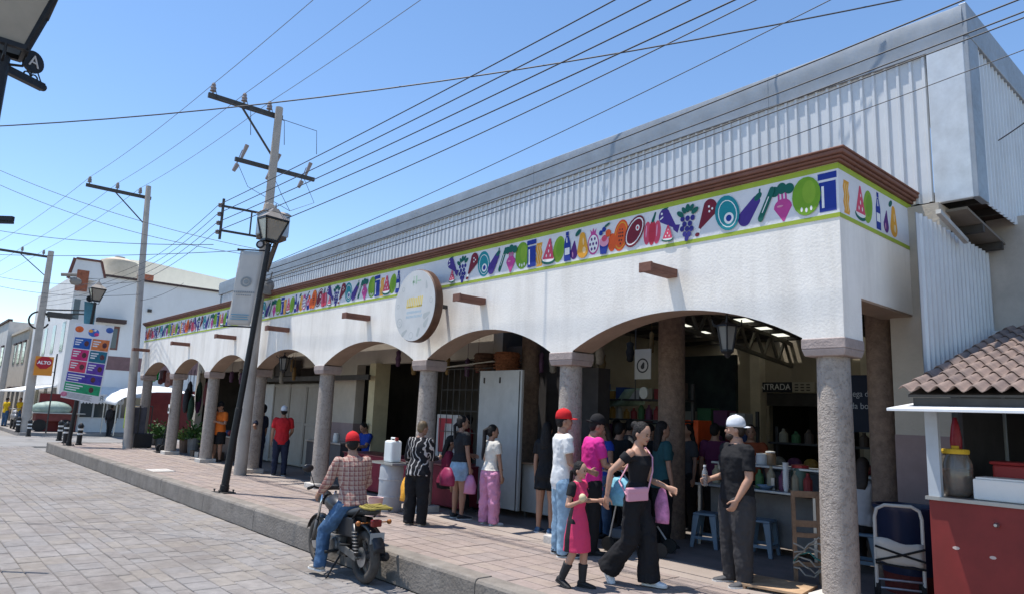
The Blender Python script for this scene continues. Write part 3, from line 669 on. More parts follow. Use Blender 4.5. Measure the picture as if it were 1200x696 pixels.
o = obj('round_badge', g, BLACK, t1)
g = G(); g.prism(el(0, 0, .05, .05), p+nrm*.0202, bd, u1, nrm, .004); obj('badge_face', g, flat('badge_grey', (.4, .4, .42)), o)
# second lamp with the colourful event poster
b2 = onz(80, 522, 0)
t2, at2, u2 = lamp_post('black street lamp carrying a tall colourful poster by the bollards', b2, b2+V((.25, .16, 5.0)), None)
# poster: board leaning with the post
def quadpts(px): return [onx(x, y, -28.2) for x, y in px]
TL, TR_, BR, BL = quadpts(((89, 378), (134, 382), (115, 473), (71, 465)))
def PQ(a, b): return TL.lerp(TR_, a).lerp(BL.lerp(BR, a), b)        # a across, b down
def quad_on(g, a0, b0, a1, b1, off, th=.006):
    q = [PQ(a0, b1), PQ(a1, b1), PQ(a1, b0), PQ(a0, b0)]; e = V((1, 0, 0)); g.hexa([p+e*off for p in q]+[p+e*(off+th) for p in q])
g = G(); quad_on(g, 0, 0, 1, 1, 0, .012); po = obj('poster_board', g, flat('poster_white', (.74, .74, .76), .5), t2)
pcs = [((.05, .19, .48, .335), (.02, .11, .42)), ((.51, .19, .96, .335), (.7, .2, .06)), ((.05, .345, .48, .49), (.62, .03, .17)), ((.51, .345, .96, .49), (.02, .16, .24)), ((.05, .50, .48, .645), (.66, .05, .12)), ((.51, .50, .96, .645), (.13, .05, .38)), ((.04, .655, .96, .775), (.07, .05, .36)), ((.03, .785, .97, .905), (.02, .33, .15))]
for (a0, b0, a1, b1_), c in pcs:
    g = G(); quad_on(g, a0, b0, a1, b1_, .0122, .004); pp = obj('colour_panel', g, flat('poster_%02d%02d%02d' % tuple(int(99*v) for v in c), c, .5, var=.25, vs=6), po)
    g = G(); bb = (b0+b1_)/2
    for k in range(3): quad_on(g, a0+.03, b0+.025+k*.03, a0+(a1-a0)*(.5-.08*k), b0+.04+k*.03, .0164, .002)
    obj('print_line', g, flat('poster_white', (.74, .74, .76), .5), pp)
    g = G(); c0 = PQ(a0+(a1-a0)*.75, bb); q = lambda r: [(r*math.cos(k*.63), 1.3*r*math.sin(k*.63)) for k in range(10)]
    g.prism(q(.075), c0+V((.0164, 0, 0)), (0, 1, 0), (0, 0, 1), (1, 0, 0), .002); obj('print_figure', g, flat('poster_dark_figure', (.12, .04, .05), .5, var=.5, vs=14), pp)
for a, b, r, c in ((.5, .11, .17, (.05, .15, .5)), (.42, .09, .07, (.75, .3, .05)), (.58, .13, .075, (.6, .05, .2)), (.52, .075, .05, (.7, .7, .72)), (.12, .08, .13, (.75, .14, .03)), (.9, .06, .12, (.05, .12, .4)), (.06, .95, .1, (.6, .2, .3))):
    g = G(); g.prism(el(0, 0, r, r*.85, 0, 14), PQ(a, b)+V((.0123+.001*(r < .1), 0, 0)), (0, 1, 0), (0, 0, 1), (1, 0, 0), .003); obj('print_blob', g, flat('blob_%02d%02d%02d' % tuple(int(99*v) for v in c), c, .5, var=.3, vs=9), po)
g = G()
for k in range(5): quad_on(g, .12, .92+k*.014, .8-.05*(k % 2), .927+k*.014, .0122, .002)
obj('print_line', g, INK, po)
g = G(); q = [onx(x, y, -28.62) for x, y in ((98, 381), (110, 381), (113, 355), (99, 353))]; g.hexa(q+[p+V((.01, 0, 0)) for p in q]); obj('small_banner', g, mat('teal_banner', (.09, .26, .33), .6, var=.4, vs=1.5), t2)
g = G(); p = onx(105, 350, -28.6); g.prism(el(0, 0, .11, .11), p, (0, 1, 0), (0, 0, 1), (1, 0, 0), .03); o = obj('round_badge', g, BLACK, t2)
# third lamp: only its lantern and bracket reach into the picture
tp = onz(3, 66, 4.1); b3 = V((tp.x-.02, tp.y-.03, 0))
t3, at3, u3 = lamp_post('black street lamp with arm and letter disc on the near pavement', b3, tp, None, 1.05)
p = onz(4, 80, 4.02); q = onz(50, 103, 4.02); g = G(); g.beam(p, q, .05, .055); g.ell(q, (.03, .03, .03)); ar = obj('sign_arm', g, BLACK, t3)
dirv = (q-p).normalized(); c = p.lerp(q, .66)+V((0, 0, .155))
nn = dirv.cross(ZAX).normalized(); nn = nn if nn.dot(CAM-c) > 0 else -nn
U3 = ZAX.cross(nn)
g = G(); g.prism(el(0, 0, .085, .085, 0, 24), c-nn*.012, U3, (0, 0, 1), nn, .024)
for sg in (-1, 1):
    pts_ = [c+U3*(sg*(.03+.028*math.cos(k*.7)))+V((0, 0, -.12+.028*math.sin(k*.7))) for k in range(9)]; g.tube(pts_, .006, 6)
g.beam(c-V((0, 0, .085)), c-V((0, 0, .15)), .012, .012); g.tube([c+dirv*.05-V((0, 0, .06)), q], .005, 6)
dsc = obj('letter_disc', g, BLACK, ar)
text('A', .13, flat('disc_letter', (.55, .52, .50)), dsc, c+nn*.014, U3, ZAX)
# ---- hanging lanterns under the arches
def hanging_lantern(label, x, y, ztop):
    t = thing('hanging_lantern', label, 'lantern', (x, y, ztop), 0, 'lanterns hung under the arches')
    g = G(); z = ztop
    g.tube([(x, y, z), (x, y, z-.08)], .012, 8)
    g.lathe([(.01, -.06), (.06, -.10), (.13, -.135), (.135, -.15)], (x, y, z), 6)
    for k in range(6):
        a = k*math.pi/3; g.beam((x+.12*math.cos(a), y+.12*math.sin(a), z-.14), (x+.07*math.cos(a), y+.07*math.sin(a), z-.42), .014, .014)
        g.tube([(x+.12*math.cos(a), y+.12*math.sin(a), z-.14), (x+.18*math.cos(a), y+.18*math.sin(a), z-.12), (x+.185*math.cos(a), y+.185*math.sin(a), z-.08)], .008, 5)
    g.lathe([(.02, -.5), (.045, -.46), (.08, -.43), (.08, -.41)], (x, y, z), 6)
    obj('lantern_frame', g, BLACK, t)
    g = G(); g.lathe([(.065, -.41), (.11, -.15)], (x, y, z), 6); obj('lantern_glass', g, mat('dull_glass', (.2, .19, .17), .3, trans=.3), t)
zc = lambda x: zb(x)
x = facx(852, 2.75, FY+.2); hanging_lantern('black hanging lantern under the arch next to the corner column', x, FY+.2, zb(x)+.0)
x = facx(333, 2.7, FY+.2); hanging_lantern('black hanging lantern under the arch with the metal shutters', x, FY+.2, zb(x)+.0)
# ================================================================ ROUND SIGN
c = ony(487, 358, FY-.42); c = V((c.x, FY-.22, c.z)); Rr = .61
rs = thing('round_sign', 'round white sign with brown rim mounted on the arcade wall', 'sign', (c.x, FY, c.z))
rot = Matrix.Rotation(math.pi/2, 4, 'X')
g = G(); g.lathe([(Rr-.02, .0), (Rr, .02), (Rr, .14), (Rr-.02, .16)], (c.x, c.y-.22+.16, c.z), 56, 0, rot); obj('sign_drum', g, mat('rim_brown', (.10, .05, .03), .5, var=.3, vs=4), rs, smooth=True, auto=35)
g = G(); g.lathe([(Rr-.015, 0), (Rr-.015, .004)], (c.x, c.y-.2215, c.z), 56, 0, rot); fc = obj('sign_face', g, mat('sign_face_white', (.58, .58, .57), .5, var=.06, dirt=.3), rs)
g = G()
for sx in (-.3, .3): g.box(c.x+sx-.03, c.y-.07, c.z-.03, c.x+sx+.03, FY+.02, c.z+.03)
obj('wall_bracket', g, DARKSTEEL, rs)
yf = c.y-.2262
def sg(name, polys, m_, off=0):
    g = G()
    for pl in polys: g.prism(pl, (c.x, yf-off, c.z), (1, 0, 0), (0, 0, 1), (0, 1, 0), .0015)
    obj(name, g, m_, fc)
def strokes(x0, x1, y, h, n, w_):
    out = []; r_ = random.Random(int(x0*1000+y*100))
    for i in range(n):
        xx = x0+(x1-x0)*(i+.5)/n; hh = h*r_.uniform(.6, 1); out.append([(xx-w_+.02*hh, y-hh/2), (xx+w_*.2, y-hh/2), (xx+w_, y+hh/2), (xx-w_*.3, y+hh/2)])
    return out
sg('faded_line', strokes(-.24, .24, .06, .17, 9, .026), flat('sign_yellow', (.72, .55, .12)))
sg('faded_line', [rc(-.24, -.03, .22, -.005)], flat('sign_yellow', (.72, .55, .12)))
sg('faded_line', strokes(-.22, .22, -.11, .045, 14, .012), flat('sign_blue', (.30, .45, .55)))
sg('faded_line', strokes(-.24, .24, -.185, .055, 12, .014), flat('sign_blue', (.30, .45, .55)))
DOOD = flat('sign_doodle', (.42, .44, .43)); DG = flat('sign_green', (.35, .48, .36))
def ringp(cx, cy, r0, r1, n=16):
    return [[(cx+r0*math.cos(a)*1.0, cy+r0*math.sin(a)), (cx+r1*math.cos(a), cy+r1*math.sin(a)), (cx+r1*math.cos(b), cy+r1*math.sin(b)), (cx+r0*math.cos(b), cy+r0*math.sin(b))] for a, b in ((2*math.pi*k/n, 2*math.pi*(k+1)/n) for k in range(n))]
sg('doodle', ringp(-.42, -.27, .07, .085)+ringp(-.42, -.27, .02, .03), DOOD)
sg('doodle', [drop(.32, -.2, .05, .02, .14, 20), drop(.34, -.34, .05, .02, .12, 50)], DOOD)
sg('doodle', [rc(-.1, .38, -.02, .42), rc(-.07, .34, -.05, .5), rc(0, .36, .04, .5), rc(.05, .4, .16, .42)], DG)
sg('doodle', [drop(-.3, -.47, .04, .02, .12, 30)]+ringp(-.05, -.5, .05, .06)+[drop(.14, -.5, .03, .03, .1, 70)], DOOD)
sg('doodle', ringp(-.5, .02, .03, .04)+ringp(.48, .05, .035, .045)+ringp(-.36, .3, .03, .04)+[drop(.33, .28, .03, .01, .1, 100)], DOOD)
# ================================================================ UTILITY POLES
POLE = mat('pole_concrete', (.40, .36, .32), .9, var=.12, vs=3, bump=.3, bs=30, dirt=.3)
PORC = mat('porcelain', (.24, .2, .19), .35, var=.1)
def insulator(g, p, s=1, m=1): g.lathe([(.02*s, 0), (.02*s, .05*s), (.07*s, .06*s), (.05*s, .11*s), (.065*s, .13*s), (.04*s, .19*s), (.05*s, .21*s), (.03*s, .25*s)], p, 10, m)
def pole(label, x, y, h, arm_y, armz, r=.15, lowarm=None, z0=0, brace=True, lean=(0, 0)):
    t = thing('utility_pole', label, 'utility pole', (x, y, z0), 0, 'concrete utility poles along the street')
    lx = lambda z: x+lean[0]*z/h; ly = lambda z: y+lean[1]*z/h
    g = G(); g.lathe([(r, z0), (r*.62, h)], (x, y, 0), 14)
    g.v = [(a+lean[0]*max(0, c_-z0)/h, b+lean[1]*max(0, c_-z0)/h, c_) for a, b, c_ in g.v]; obj('shaft', g, POLE, t, smooth=True, auto=40)
    ends = []
    g = G(); g.box(lx(armz)-.16, arm_y-.1, armz-.06, lx(armz)-.08, ly(armz)+.15, armz+.06); a_ = obj('crossarm', g, DARKSTEEL, t)
    if brace: g = G(); g.beam((lx(armz)-.12, arm_y+(y-arm_y)*.45, armz-.05), (lx(armz-1)-.1, ly(armz-1), armz-1.1), .04, .04); obj('arm_brace', g, DARKSTEEL, t)
    for k in (0, .47, .87):
        p = (lx(armz)-.12, arm_y+(y-arm_y)*k, armz+.06); g = G(); insulator(g, p, 1.1, 0); obj('insulator', g, PORC, a_); ends.append(V(p)+V((0, 0, .27)))
    if lowarm:
        z, y0, y1 = lowarm; g = G(); g.box(lx(z)-.15, y0, z-.05, lx(z)-.08, y1, z+.05); b_ = obj('crossarm', g, DARKSTEEL, t)
        for k in (.07, .47, .88):
            yy = y0+(y1-y0)*k; g = G(); q = V((lx(z)-.16, yy, z)); g.tube([q+V((-.05, -.12, -.28)), q+V((-.03, -.05, -.1))], [.045, .06], 8); g.tube([q+V((0, 0, 0)), q+V((.08, .1, .42))], [.03, .055], 8); g.beam(q+V((-.06, -.1, -.2)), q+V((-.02, .03, .3)), .02, .02); obj('fuse_cutout', g, PORC, b_)
    return t, ends
P1X = facx(281, 0, 6.62); P1L = ony(327, 132, 6.62).x-P1X
p1, e1 = pole('tall concrete utility pole with two crossarms and transformer box near the leaning lamp', P1X, 6.62, 9.2, 5.0, 9.0, .15, (7.6, 5.7, 7.8), lean=(P1L, .0))
P2X = facx(149, 0, 6.55)
p2_, e2 = pole('slim concrete utility pole beside the end arch and clothes rack', P2X, 6.55, 9.75, 4.6, 9.3, .15, lean=(ony(175, 212, 6.55).x-P2X, 0))
p3_, e3 = pole('concrete utility pole on the far corner beside the stop sign', -43.6, 5.65, 9.2, 3.3, 8.9, .22, None, STREET_Z+.14)
p4_, e4 = pole('far concrete utility pole down the street carrying a drum transformer', -62, 4.4, 9.4, 1.6, 9.0, .2, (7.2, 2.6, 4.9), STREET_Z)
PX = P1X+P1L*.65
# transformer box and secondary rack on the first pole
g = G(); g.box((PX+0.14), 6.3, 5.75, (PX+0.55), 6.98, 6.30); o = obj('transformer_box', g, mat('transformer_grey', (.36, .40, .43), .5, .3, var=.12, dirt=.4), p1, bevel=.02)
g = G(); g.hexa([(PX+.11, 6.27, 6.30), (PX+.58, 6.27, 6.30), (PX+.58, 7.01, 6.30), (PX+.11, 7.01, 6.30), (PX+.18, 6.35, 6.37), (PX+.5, 6.35, 6.37), (PX+.5, 6.93, 6.37), (PX+.18, 6.93, 6.37)]); obj('box_lid', g, mat('rust_cream', (.45, .36, .28), .7, dirt=.4), o)
g = G(); g.lathe([(.14, 6.37), (.13, 6.52), (.05, 6.56)], (PX+.34, 6.5, 0), 12); obj('drum_cap', g, mat('rust_cream', (.45, .36, .28)), o)
g = G(); g.box(PX+.1, 6.35, 5.66, PX+.55, 6.93, 5.75); g.beam((PX+.3, 6.8, 5.68), (PX+.1, 6.68, 4.9), .07, .1); obj('box_bracket', g, mat('rusty_bracket', (.1, .07, .05), .8), p1)
g = G()
for z in (6.35, 5.75): g.beam(((PX+0.05), 6.6, z), ((PX+0.05), 5.5, z-.03), .04, .05)
g.beam(((PX+0.05), 5.5, 5.5), ((PX+0.05), 5.5, 6.5), .05, .05); g.beam(((PX+0.05), 6.2, 5.75), ((PX+0.05), 6.2, 6.35), .03, .03); rk = obj('wire_rack', g, DARKSTEEL, p1)
for z in (5.62, 5.84, 6.06, 6.28): g = G(); g.lathe([(.03, 0), (.055, .02), (.035, .05), (.055, .08), (.03, .1)], ((PX+0.03), 5.44, z), 8); obj('insulator', g, PORC, rk)
g = G(); q = V(((PX+0.20), 6.75, 4.55)); g.ell(q, (.1, .13, .16)); g.tube([q, q+V((0, .05, .35))], .02, 6); g.box(q.x-.08, q.y-.16, q.z-.22, q.x+.08, q.y+.05, q.z-.05); obj('floodlight', g, mat('flood_grey', (.22, .2, .18), .5), p1)
g = G(); g.lathe([(.28, 0), (.3, .1), (.3, .75), (.26, .85)], (-61.8, 3.7, 6.1), 14); obj('drum_transformer', g, mat('transformer_dark', (.12, .13, .14), .5, .3), p4_)
g = G(); g.tube([(-43.3, 6.2, 8.0), (-43.3, 6.9, 8.1)], .09, 8); g.ell((-43.3, 6.9, 7.75), (.12, .3, .22)); obj('street_light_head', g, mat('flood_grey', (.22, .2, .18)), p3_)
g = G(); g.tube([(-43.8, 5.6+.45*math.cos(k*.35), 5.55+.45*math.sin(k*.35)) for k in range(18)], .045, 6); obj('cable_coil', g, RUBBER, p3_)
g = G(); g.beam((-43.6, 5.65, 6.1), (-43.6, 7.6, 6.3), .07, .07); g.beam((-43.6, 5.65, 5.9), (-43.6, 7.6, 6.1), .07, .07); g.box(-43.8, 5.9, 5.75, -43.4, 7.0, 6.02); obj('side_bracket', g, DARKSTEEL, p3_)
# drops from the top arm down to the cutouts
WIRE = mat('wire_rubber', (.03, .032, .04), .6, var=0); THINW = mat('bare_conductor', (.16, .17, .2), .45, .5, var=0)
def catenary(p, q, sag, n=18):
    p = V(p); q = V(q); return [p.lerp(q, i/n)-V((0, 0, 4*sag*(i/n)*(1-i/n))) for i in range(n+1)]
def wire(p, q, sag, r, label, m_=None, group='overhead wires'):
    g = G(); g.tube(catenary(p, q, sag), r*.72, 5); return tag(obj('power_line', g, m_ or WIRE), label, 'wire', group)
g = G()
for k, e in enumerate(e1):
    yy = 5.75+2.2*(.07, .47, .88)[k]; g.tube([e, e+V((.1, .1, -.4)), V(((PX+0.05), yy, 8.9)), V(((PX-0.05), yy+.1, 8.3))], .009, 5)
    g.tube([V(((PX-0.20), yy-.12, 7.6)), V(((PX-0.15), yy+.2, 7.0)), V(((PX-0.05), 7.2, 6.6))], .007, 5)
obj('jumper_wire', g, WIRE, p1)
# three high conductors from pole to pole and on past the camera
for k in range(3):
    lb = ('street-side', 'middle', 'pole-side')[k]
    wire(e1[k], e1[k]+V((26, 0, .25)), .35, .010, 'thin %s conductor running from the tall pole top over the street' % lb, THINW, 'high conductors')
    wire(e2[k], e1[k], .12, .010, 'thin %s conductor between the clothes rack pole and the tall pole' % lb, THINW, 'high conductors')
    wire(e3[k], e2[k], .15, .011, 'thin %s conductor between the stop sign pole and the clothes rack pole' % lb, THINW, 'high conductors')
    wire(e4[k], e3[k], .2, .012, 'thin %s conductor between the two farthest poles' % lb, THINW, 'high conductors')
for k, z in enumerate((5.67, 5.89, 6.11, 6.33)):
    nm = ('lowest', 'second', 'third', 'topmost')[k]
    wire(((PX+0.03), 5.4, z), (9, 5.4, z+.15), .22, .012, '%s line of four leaving the wire rack towards the street corner' % nm, None, 'secondary lines')
    wire(((P2X+.1), 6.4, z+.2), ((PX+0.03), 5.4, z), .12, .010, '%s line of four between the wire rack and the clothes rack pole' % nm, None, 'secondary lines')
    wire((-43.6, 5.5, z+.6), ((P2X+.1), 6.4, z+.2), .2, .010, '%s line of four between the stop sign pole and the clothes rack pole' % nm, None, 'secondary lines')
wire(onx(322, 262, (PX+0.05)), deep(990, -52, 10), .15, .015, 'thick black cable rising from the transformer pole over the hall', None)
wire(onx(313, 311, (PX+0.05)), deep(1010, -18, 9), .12, .010, 'thin blue-grey line from the transformer pole across the clear sky')
wire(deep(-90, 152, 13), deep(1180, -26, 9.5), .42, .016, 'sagging black cable crossing the whole street')
wire(onx(310, 318, (PX+0.05)), ony(1160, -12, 8.3), .12, .014, 'cable following the roof edge of the metal hall')
wire(onx(309, 324, (PX+0.05)), ony(1230, -14, 8.2), .14, .013, 'cable hung just below the roof edge of the metal hall')
wire(onx(308, 330, (PX+0.05)), ony(1250, -5, 8.0), .16, .012, 'cable crossing the ribbed sheets of the metal hall')
wire(onx(307, 334, (PX+0.05)), ony(1250, 2, 8.0), .17, .011, 'lower cable crossing the ribbed sheets of the metal hall')
wire(onx(420, 318, -14.0), ony(1260, 36, 7.9), .2, .007, 'thin line slanting low across the ribbed sheets')
wire(ony(1170, 165, 8.78), ony(1250, 105, 8.0), .02, .010, 'short cable fixed to the side face of the metal hall')
wire(onx(0, 200, -24), onx(300, 292, (PX+0.05)), .2, .010, 'black line slanting down to the transformer pole')
wire(onx(-20, 208, -24), onx(300, 300, (PX+0.05)), .3, .010, 'second black line slanting down to the transformer pole')
wire(onx(-40, 263, -30), onx(250, 287, (PX+0.05)), .2, .012, 'dark line crossing low behind the street lamp poster')
wire(onx(-40, 297, -30), onx(300, 293, (PX+0.05)), .12, .012, 'dark level line crossing at the foot of the wire rack')
wire(onx(-30, 318, -40), onx(165, 330, (P2X+.1)), .3, .012, 'line sagging in front of the white corner building')
wire(onx(-30, 328, -40), onx(164, 345, (P2X+.1)), .3, .012, 'lower line sagging in front of the white corner building')
wire(onx(165, 352, (P2X+.1)), onx(215, 332, -27.5), .1, .01, 'short line from the clothes rack pole to the roof')
g = G(); q = deep(0, 255, 9); g.beam(q-RT*.5, q+RT*.17-UP*.02, .05, .06); g.beam(q-RT*.5-UP*.05, q+RT*.17-UP*.07, .03, .03); tag(obj('sign_bracket', g, BLACK), 'black iron bracket end poking in below the letter disc lamp', 'bracket')
# ================================================================ FAR BUILDINGS
BX = -45.0
WALLW = mat('far_white_wall', (.72, .72, .71), .9, var=.05, vs=.5, dirt=.2, ds=.4)
BRICKW = mat('bricked_opening', (.30, .105, .06), .9, var=.25, vs=6)
DKBROWN = mat('dark_brown_trim', (.07, .045, .04), .8)
cb = thing('corner_building', 'white two-storey corner building with stepped parapet and red base across the cross street', 'building', (BX-8, 14, STREET_Z+.14))
z0 = STREET_Z+.14
yl = facy(126, 8.5, BX); yL = facy(76, 5, BX)+.25; YRR = 27.0; zt = 8.55
# main wall with a long front to the cross street, chamfered corner, side along the street
ch = .9
foot = [(BX, YRR), (BX, yL+ch), (BX-ch*.9, yL), (BX-14, yL), (BX-14, YRR)]
g = G(); n = len(foot); g.add([(a, b, z0) for a, b in foot]+[(a, b, zt) for a, b in foot], [tuple(range(n)), tuple(reversed(range(n, 2*n)))]+[(i, (i+1) % n, n+(i+1) % n, n+i) for i in range(n)])
obj('wall', g, WALLW, cb)
def onbx(px, py, dx=0): p = onx(px, py, BX+dx); return p.y, p.z
# raised stepped parapet at the corner
y0 = yL+.05; y1 = onbx(123, 320)[0]
g = G(); PQ4 = [onbx(81.5, 327), onbx(90, 303.5), onbx(119, 307.5), onbx(123, 327)]
g.prism([(PQ4[0][0], zt-.4), (PQ4[3][0], zt-.4), (PQ4[3][0], PQ4[3][1]), PQ4[2], PQ4[1], PQ4[0]], (BX-.5, 0, 0), (0, 1, 0), (0, 0, 1), (1, 0, 0), .503); pa = obj('parapet', g, WALLW, cb)
g = G(); q = PQ4
for a, b in zip(q, q[1:]): g.beam((BX-.1, a[0], a[1]+.03), (BX-.1, b[0], b[1]+.03), .3, .12)
obj('parapet_coping', g, mat('coping_brown', (.16, .07, .055), .8), pa)
g = G(); g.box(BX-.3, y1+.05, zt-.05, BX+.14, YRR, zt+.06); obj('roof_coping', g, DKBROWN, cb)
def rect(nm, px0, py0, px1, py1, m_, th=.05, par=cb, dx=0):
    a = onbx(px0, py0); b = onbx(px1, py1); g = G(); g.box(BX-.1+dx, min(a[0], b[0]), min(a[1], b[1]), BX+th+dx, max(a[0], b[0]), max(a[1], b[1])); return obj(nm, g, m_, par)
o = rect('bricked_window', 91, 316, 101.5, 342, BRICKW, .02, pa, .004)
rect('window', 87.5, 350, 91.5, 374, GLASS, .02)
w_ = rect('window', 124, 381, 137, 410, mat('brown_window', (.16, .07, .055), .6), .03); rect('window_hood', 113, 372, 146, 380, DKBROWN, .45, w_); rect('pane', 126, 384, 135, 408, GLASS, .04, w_)
o = rect('vent', 173, 362, 177, 366, DARKSTEEL, .12)
rect('shop_recess_shade', 118, 416, 300, 444, mat('shop_shadow_wall', (.20, .12, .12), .9), .02)  # flat panel; the shade of a recess is put into its dark colour
# ground-floor shop: frames, panes, red end walls
y_a, y_b = facy(92, .8, BX), facy(170, .8, BX)
g = G(); g.box(BX-.05, y_a, z0, BX+.06, y_b, z0+.75); obj('shop_sill_wall', g, flat('pale_blue_white', (.62, .66, .70)), cb)
nP = 5
for k in range(nP):
    a = y_a+(y_b-y_a)*k/nP; b = y_a+(y_b-y_a)*(k+1)/nP
    g = G(); g.box(BX-.02, a+.05, z0+.8, BX+.03, b-.05, z0+1.95); wn = obj('shop_window', g, GLASS, cb)
    g = G(); g.box(BX-.0, a-.04, z0+.75, BX+.08, a+.04, z0+2.35); g.box(BX, a, z0+1.95, BX+.07, b, z0+2.03); obj('frame', g, flat('pale_frame', (.55, .56, .57)), wn)
g = G(); g.box(BX-.02, y_a-1.9, z0, BX+.025, y_a-.06, z0+2.0); obj('red_dado', g, RED, cb)
g = G(); g.box(BX-.02, y_b+.05, z0, BX+.025, YRR, z0+2.5); obj('red_dado', g, RED, cb)
# things on the roof
tk = thing('water_tank', 'cream round water tank on the roof of the white corner building', 'tank', (BX-3, onbx(138, 320)[0]+.5, zt))
c = onx(138, 322, BX-2.2); g = G(); g.lathe([(1.05, 0), (1.05, 1.15), (1.0, 1.3), (.5, 1.5), (.2, 1.55)], (c.x, c.y, zt-.05), 24); obj('tank_body', g, mat('tank_cream', (.55, .47, .36), .8, dirt=.3), tk, smooth=True, auto=40)
g = G(); g.lathe([(.3, 1.55), (.28, 1.62)], (c.x, c.y, zt-.05), 16); obj('tank_lid', g, CONC, tk)
g = G(); p = onbx(150, 320); p2b = onbx(190, 335); g.box(BX-2.4, p[0], zt+.0, BX-2.1, p2b[0], zt+.75); tag(obj('brick_parapet', g, BRICKW), 'low brick wall on the roof beside the cream water tank', 'wall')
g = G(); g.hexa([(BX-9, 10.2, zt+.1), (BX-4, 10.2, zt+.1), (BX-4, 26, zt+.1), (BX-9, 26, zt+.1), (BX-9, 10.2, zt+2.6), (BX-4, 11.5, zt+1.9), (BX-4, 26, zt+.8), (BX-9, 26, zt+1.4)]); tag(obj('rooftop_shed', g, mat('cream_shed', (.80, .74, .60), .8, var=.04)), 'bright cream sheet-metal roof rising behind the white corner building', 'roof')
# awning with lettering, second canopy at its end
aw = thing('shop_awning', 'white scalloped shop awning with dark lettering on the white corner building', 'awning', (BX, 10, 2))
ya, yb = facy(95, 1.75, BX+1.0), facy(146, 1.75, BX+1.0)
AWN = mat('awning_cloth', (.70, .69, .66), .8, var=.06, dirt=.2)
g = G(); g.hexa([(BX+.02, ya, 2.3), (BX+.02, yb, 2.3), (BX+.02, yb, 2.27), (BX+.02, ya, 2.27), (BX+1.0, ya, 1.88), (BX+1.0, yb, 1.88), (BX+1.0, yb, 1.85), (BX+1.0, ya, 1.85)]); obj('awning_top', g, AWN, aw)
pl = [(ya, 1.88), (yb, 1.88)]; ns = 14
for k in range(ns):
    a = yb-(yb-ya)*k/ns; b = yb-(yb-ya)*(k+1)/ns
    for q in range(5): t_ = q/4; pl.append((a+(b-a)*t_, 1.45-.10*math.sin(math.pi*t_)))
g = G(); g.prism(pl, (BX+1.0, 0, 0), (0, 1, 0), (0, 0, 1), (1, 0, 0), .015); va = obj('valance', g, AWN, aw)
INKD = flat('awning_ink', (.12, .12, .13))
text('CIA  MERCADITO', .36, INKD, va, (BX+1.02, (ya+yb)/2, 1.66), (0, 1, 0), ZAX, sx=.92)
can = thing('white_canopy', 'white domed canopy bulging beside the lettered awning', 'canopy', (BX+3, 13, 0))
pc = onx(158, 462, BX+3); pr_ = onx(215, 462, BX+3)
g = G()
for i in range(13):
    for j in range(9):
        a = math.pi*i/12; q = j/8; g.v.append((BX+1.5+3.0*q, pc.y-1.2+ (pr_.y-pc.y+2.6)*(1-math.cos(a))/2, 1.45+1.05*math.sin(a)*(1-.25*q)-.1*q))
for i in range(12):
    for j in range(8): n = i*9+j; g.f.append((n, n+1, n+10, n+9)); g.m.append(0)
o = obj('canopy_cloth', g, mat('canopy_white', (.8, .8, .79), .8, var=.04), can, smooth=True); sm = o.modifiers.new('s', 'SOLIDIFY'); sm.thickness = .02
for yy in (pc.y-1.1, pr_.y+1.3):
    for xx in (BX+1.6, BX+4.4): g = G(); g.tube([(xx, yy, z0), (xx, yy, 1.47)], .03, 8); obj('canopy_leg', g, STEEL, can)
# row of street fronts beyond the corner building
rowc = [((.50, .44, .36), 6.4, 'beige'), ((.62, .60, .56), 7.6, 'pale grey'), ((.46, .36, .27), 5.8, 'tan'), ((.60, .55, .46), 6.8, 'cream'), ((.42, .40, .38), 6.2, 'dull grey')]
x = BX-14.05
for i, (c, h, nm) in enumerate(rowc):
    wd = 9+2*(i % 2); t = thing('street_house', '%s flat-roofed house in the row beyond the white corner building' % nm, 'house', (x-wd/2, yL, z0), 0, 'houses further down the street')
    yy = yL-.15-.35*(i % 2); m_ = mat('house_'+nm.replace(' ', '_'), c, .9, var=.07, dirt=.3, ds=.4)
    g = G(); g.box(x-wd, yy, z0, x-.06, yy+9, z0+h); obj('wall', g, m_, t)
    g = G(); g.box(x-wd-.02, yy-.12, z0+h, x-.04, yy+.2, z0+h+.18); obj('cornice', g, DKBROWN if i % 2 else m_, t)
    for k in range(3):
        for z in (.0, 3.2):
            wx = x-1.5-k*(wd-2)/3; zz_ = z0+z+(.9 if z else .02); g = G(); g.box(wx-.55, yy-.03, zz_, wx+.55, yy+.1, zz_+(1.5 if z else 2.3)); wn = obj('window' if z else 'door', g, GLASS if z else DARKSTEEL, t)
            g = G(); g.box(wx-.7, yy-.1, zz_+(1.5 if z else 2.3), wx+.7, yy+.05, zz_+(1.62 if z else 2.42)); obj('lintel', g, DKBROWN, wn)
    x -= wd
g = G(); g.box(BX-12.5, yL-.06, 2.2, BX-1.5, yL-1.6, 2.28); g.v = [(a, b, c_-.35*(yL-b > .5)) for a, b, c_ in g.v]
tag(obj('street_canopy', g, mat('canopy_white', (.8, .8, .79))), 'white sloping canopy over the pavement beside the corner building', 'canopy')
# openings of the corner building's street side
for k in range(4):
    wx = BX-2.2-k*3.0
    for z, h in ((.05, 2.3), (4.4, 1.7)):
        g = G(); g.box(wx-.5, yL-.02, z0+z, wx+.5, yL+.1, z0+z+h); obj('window' if z > 1 else 'door', g, GLASS, cb)
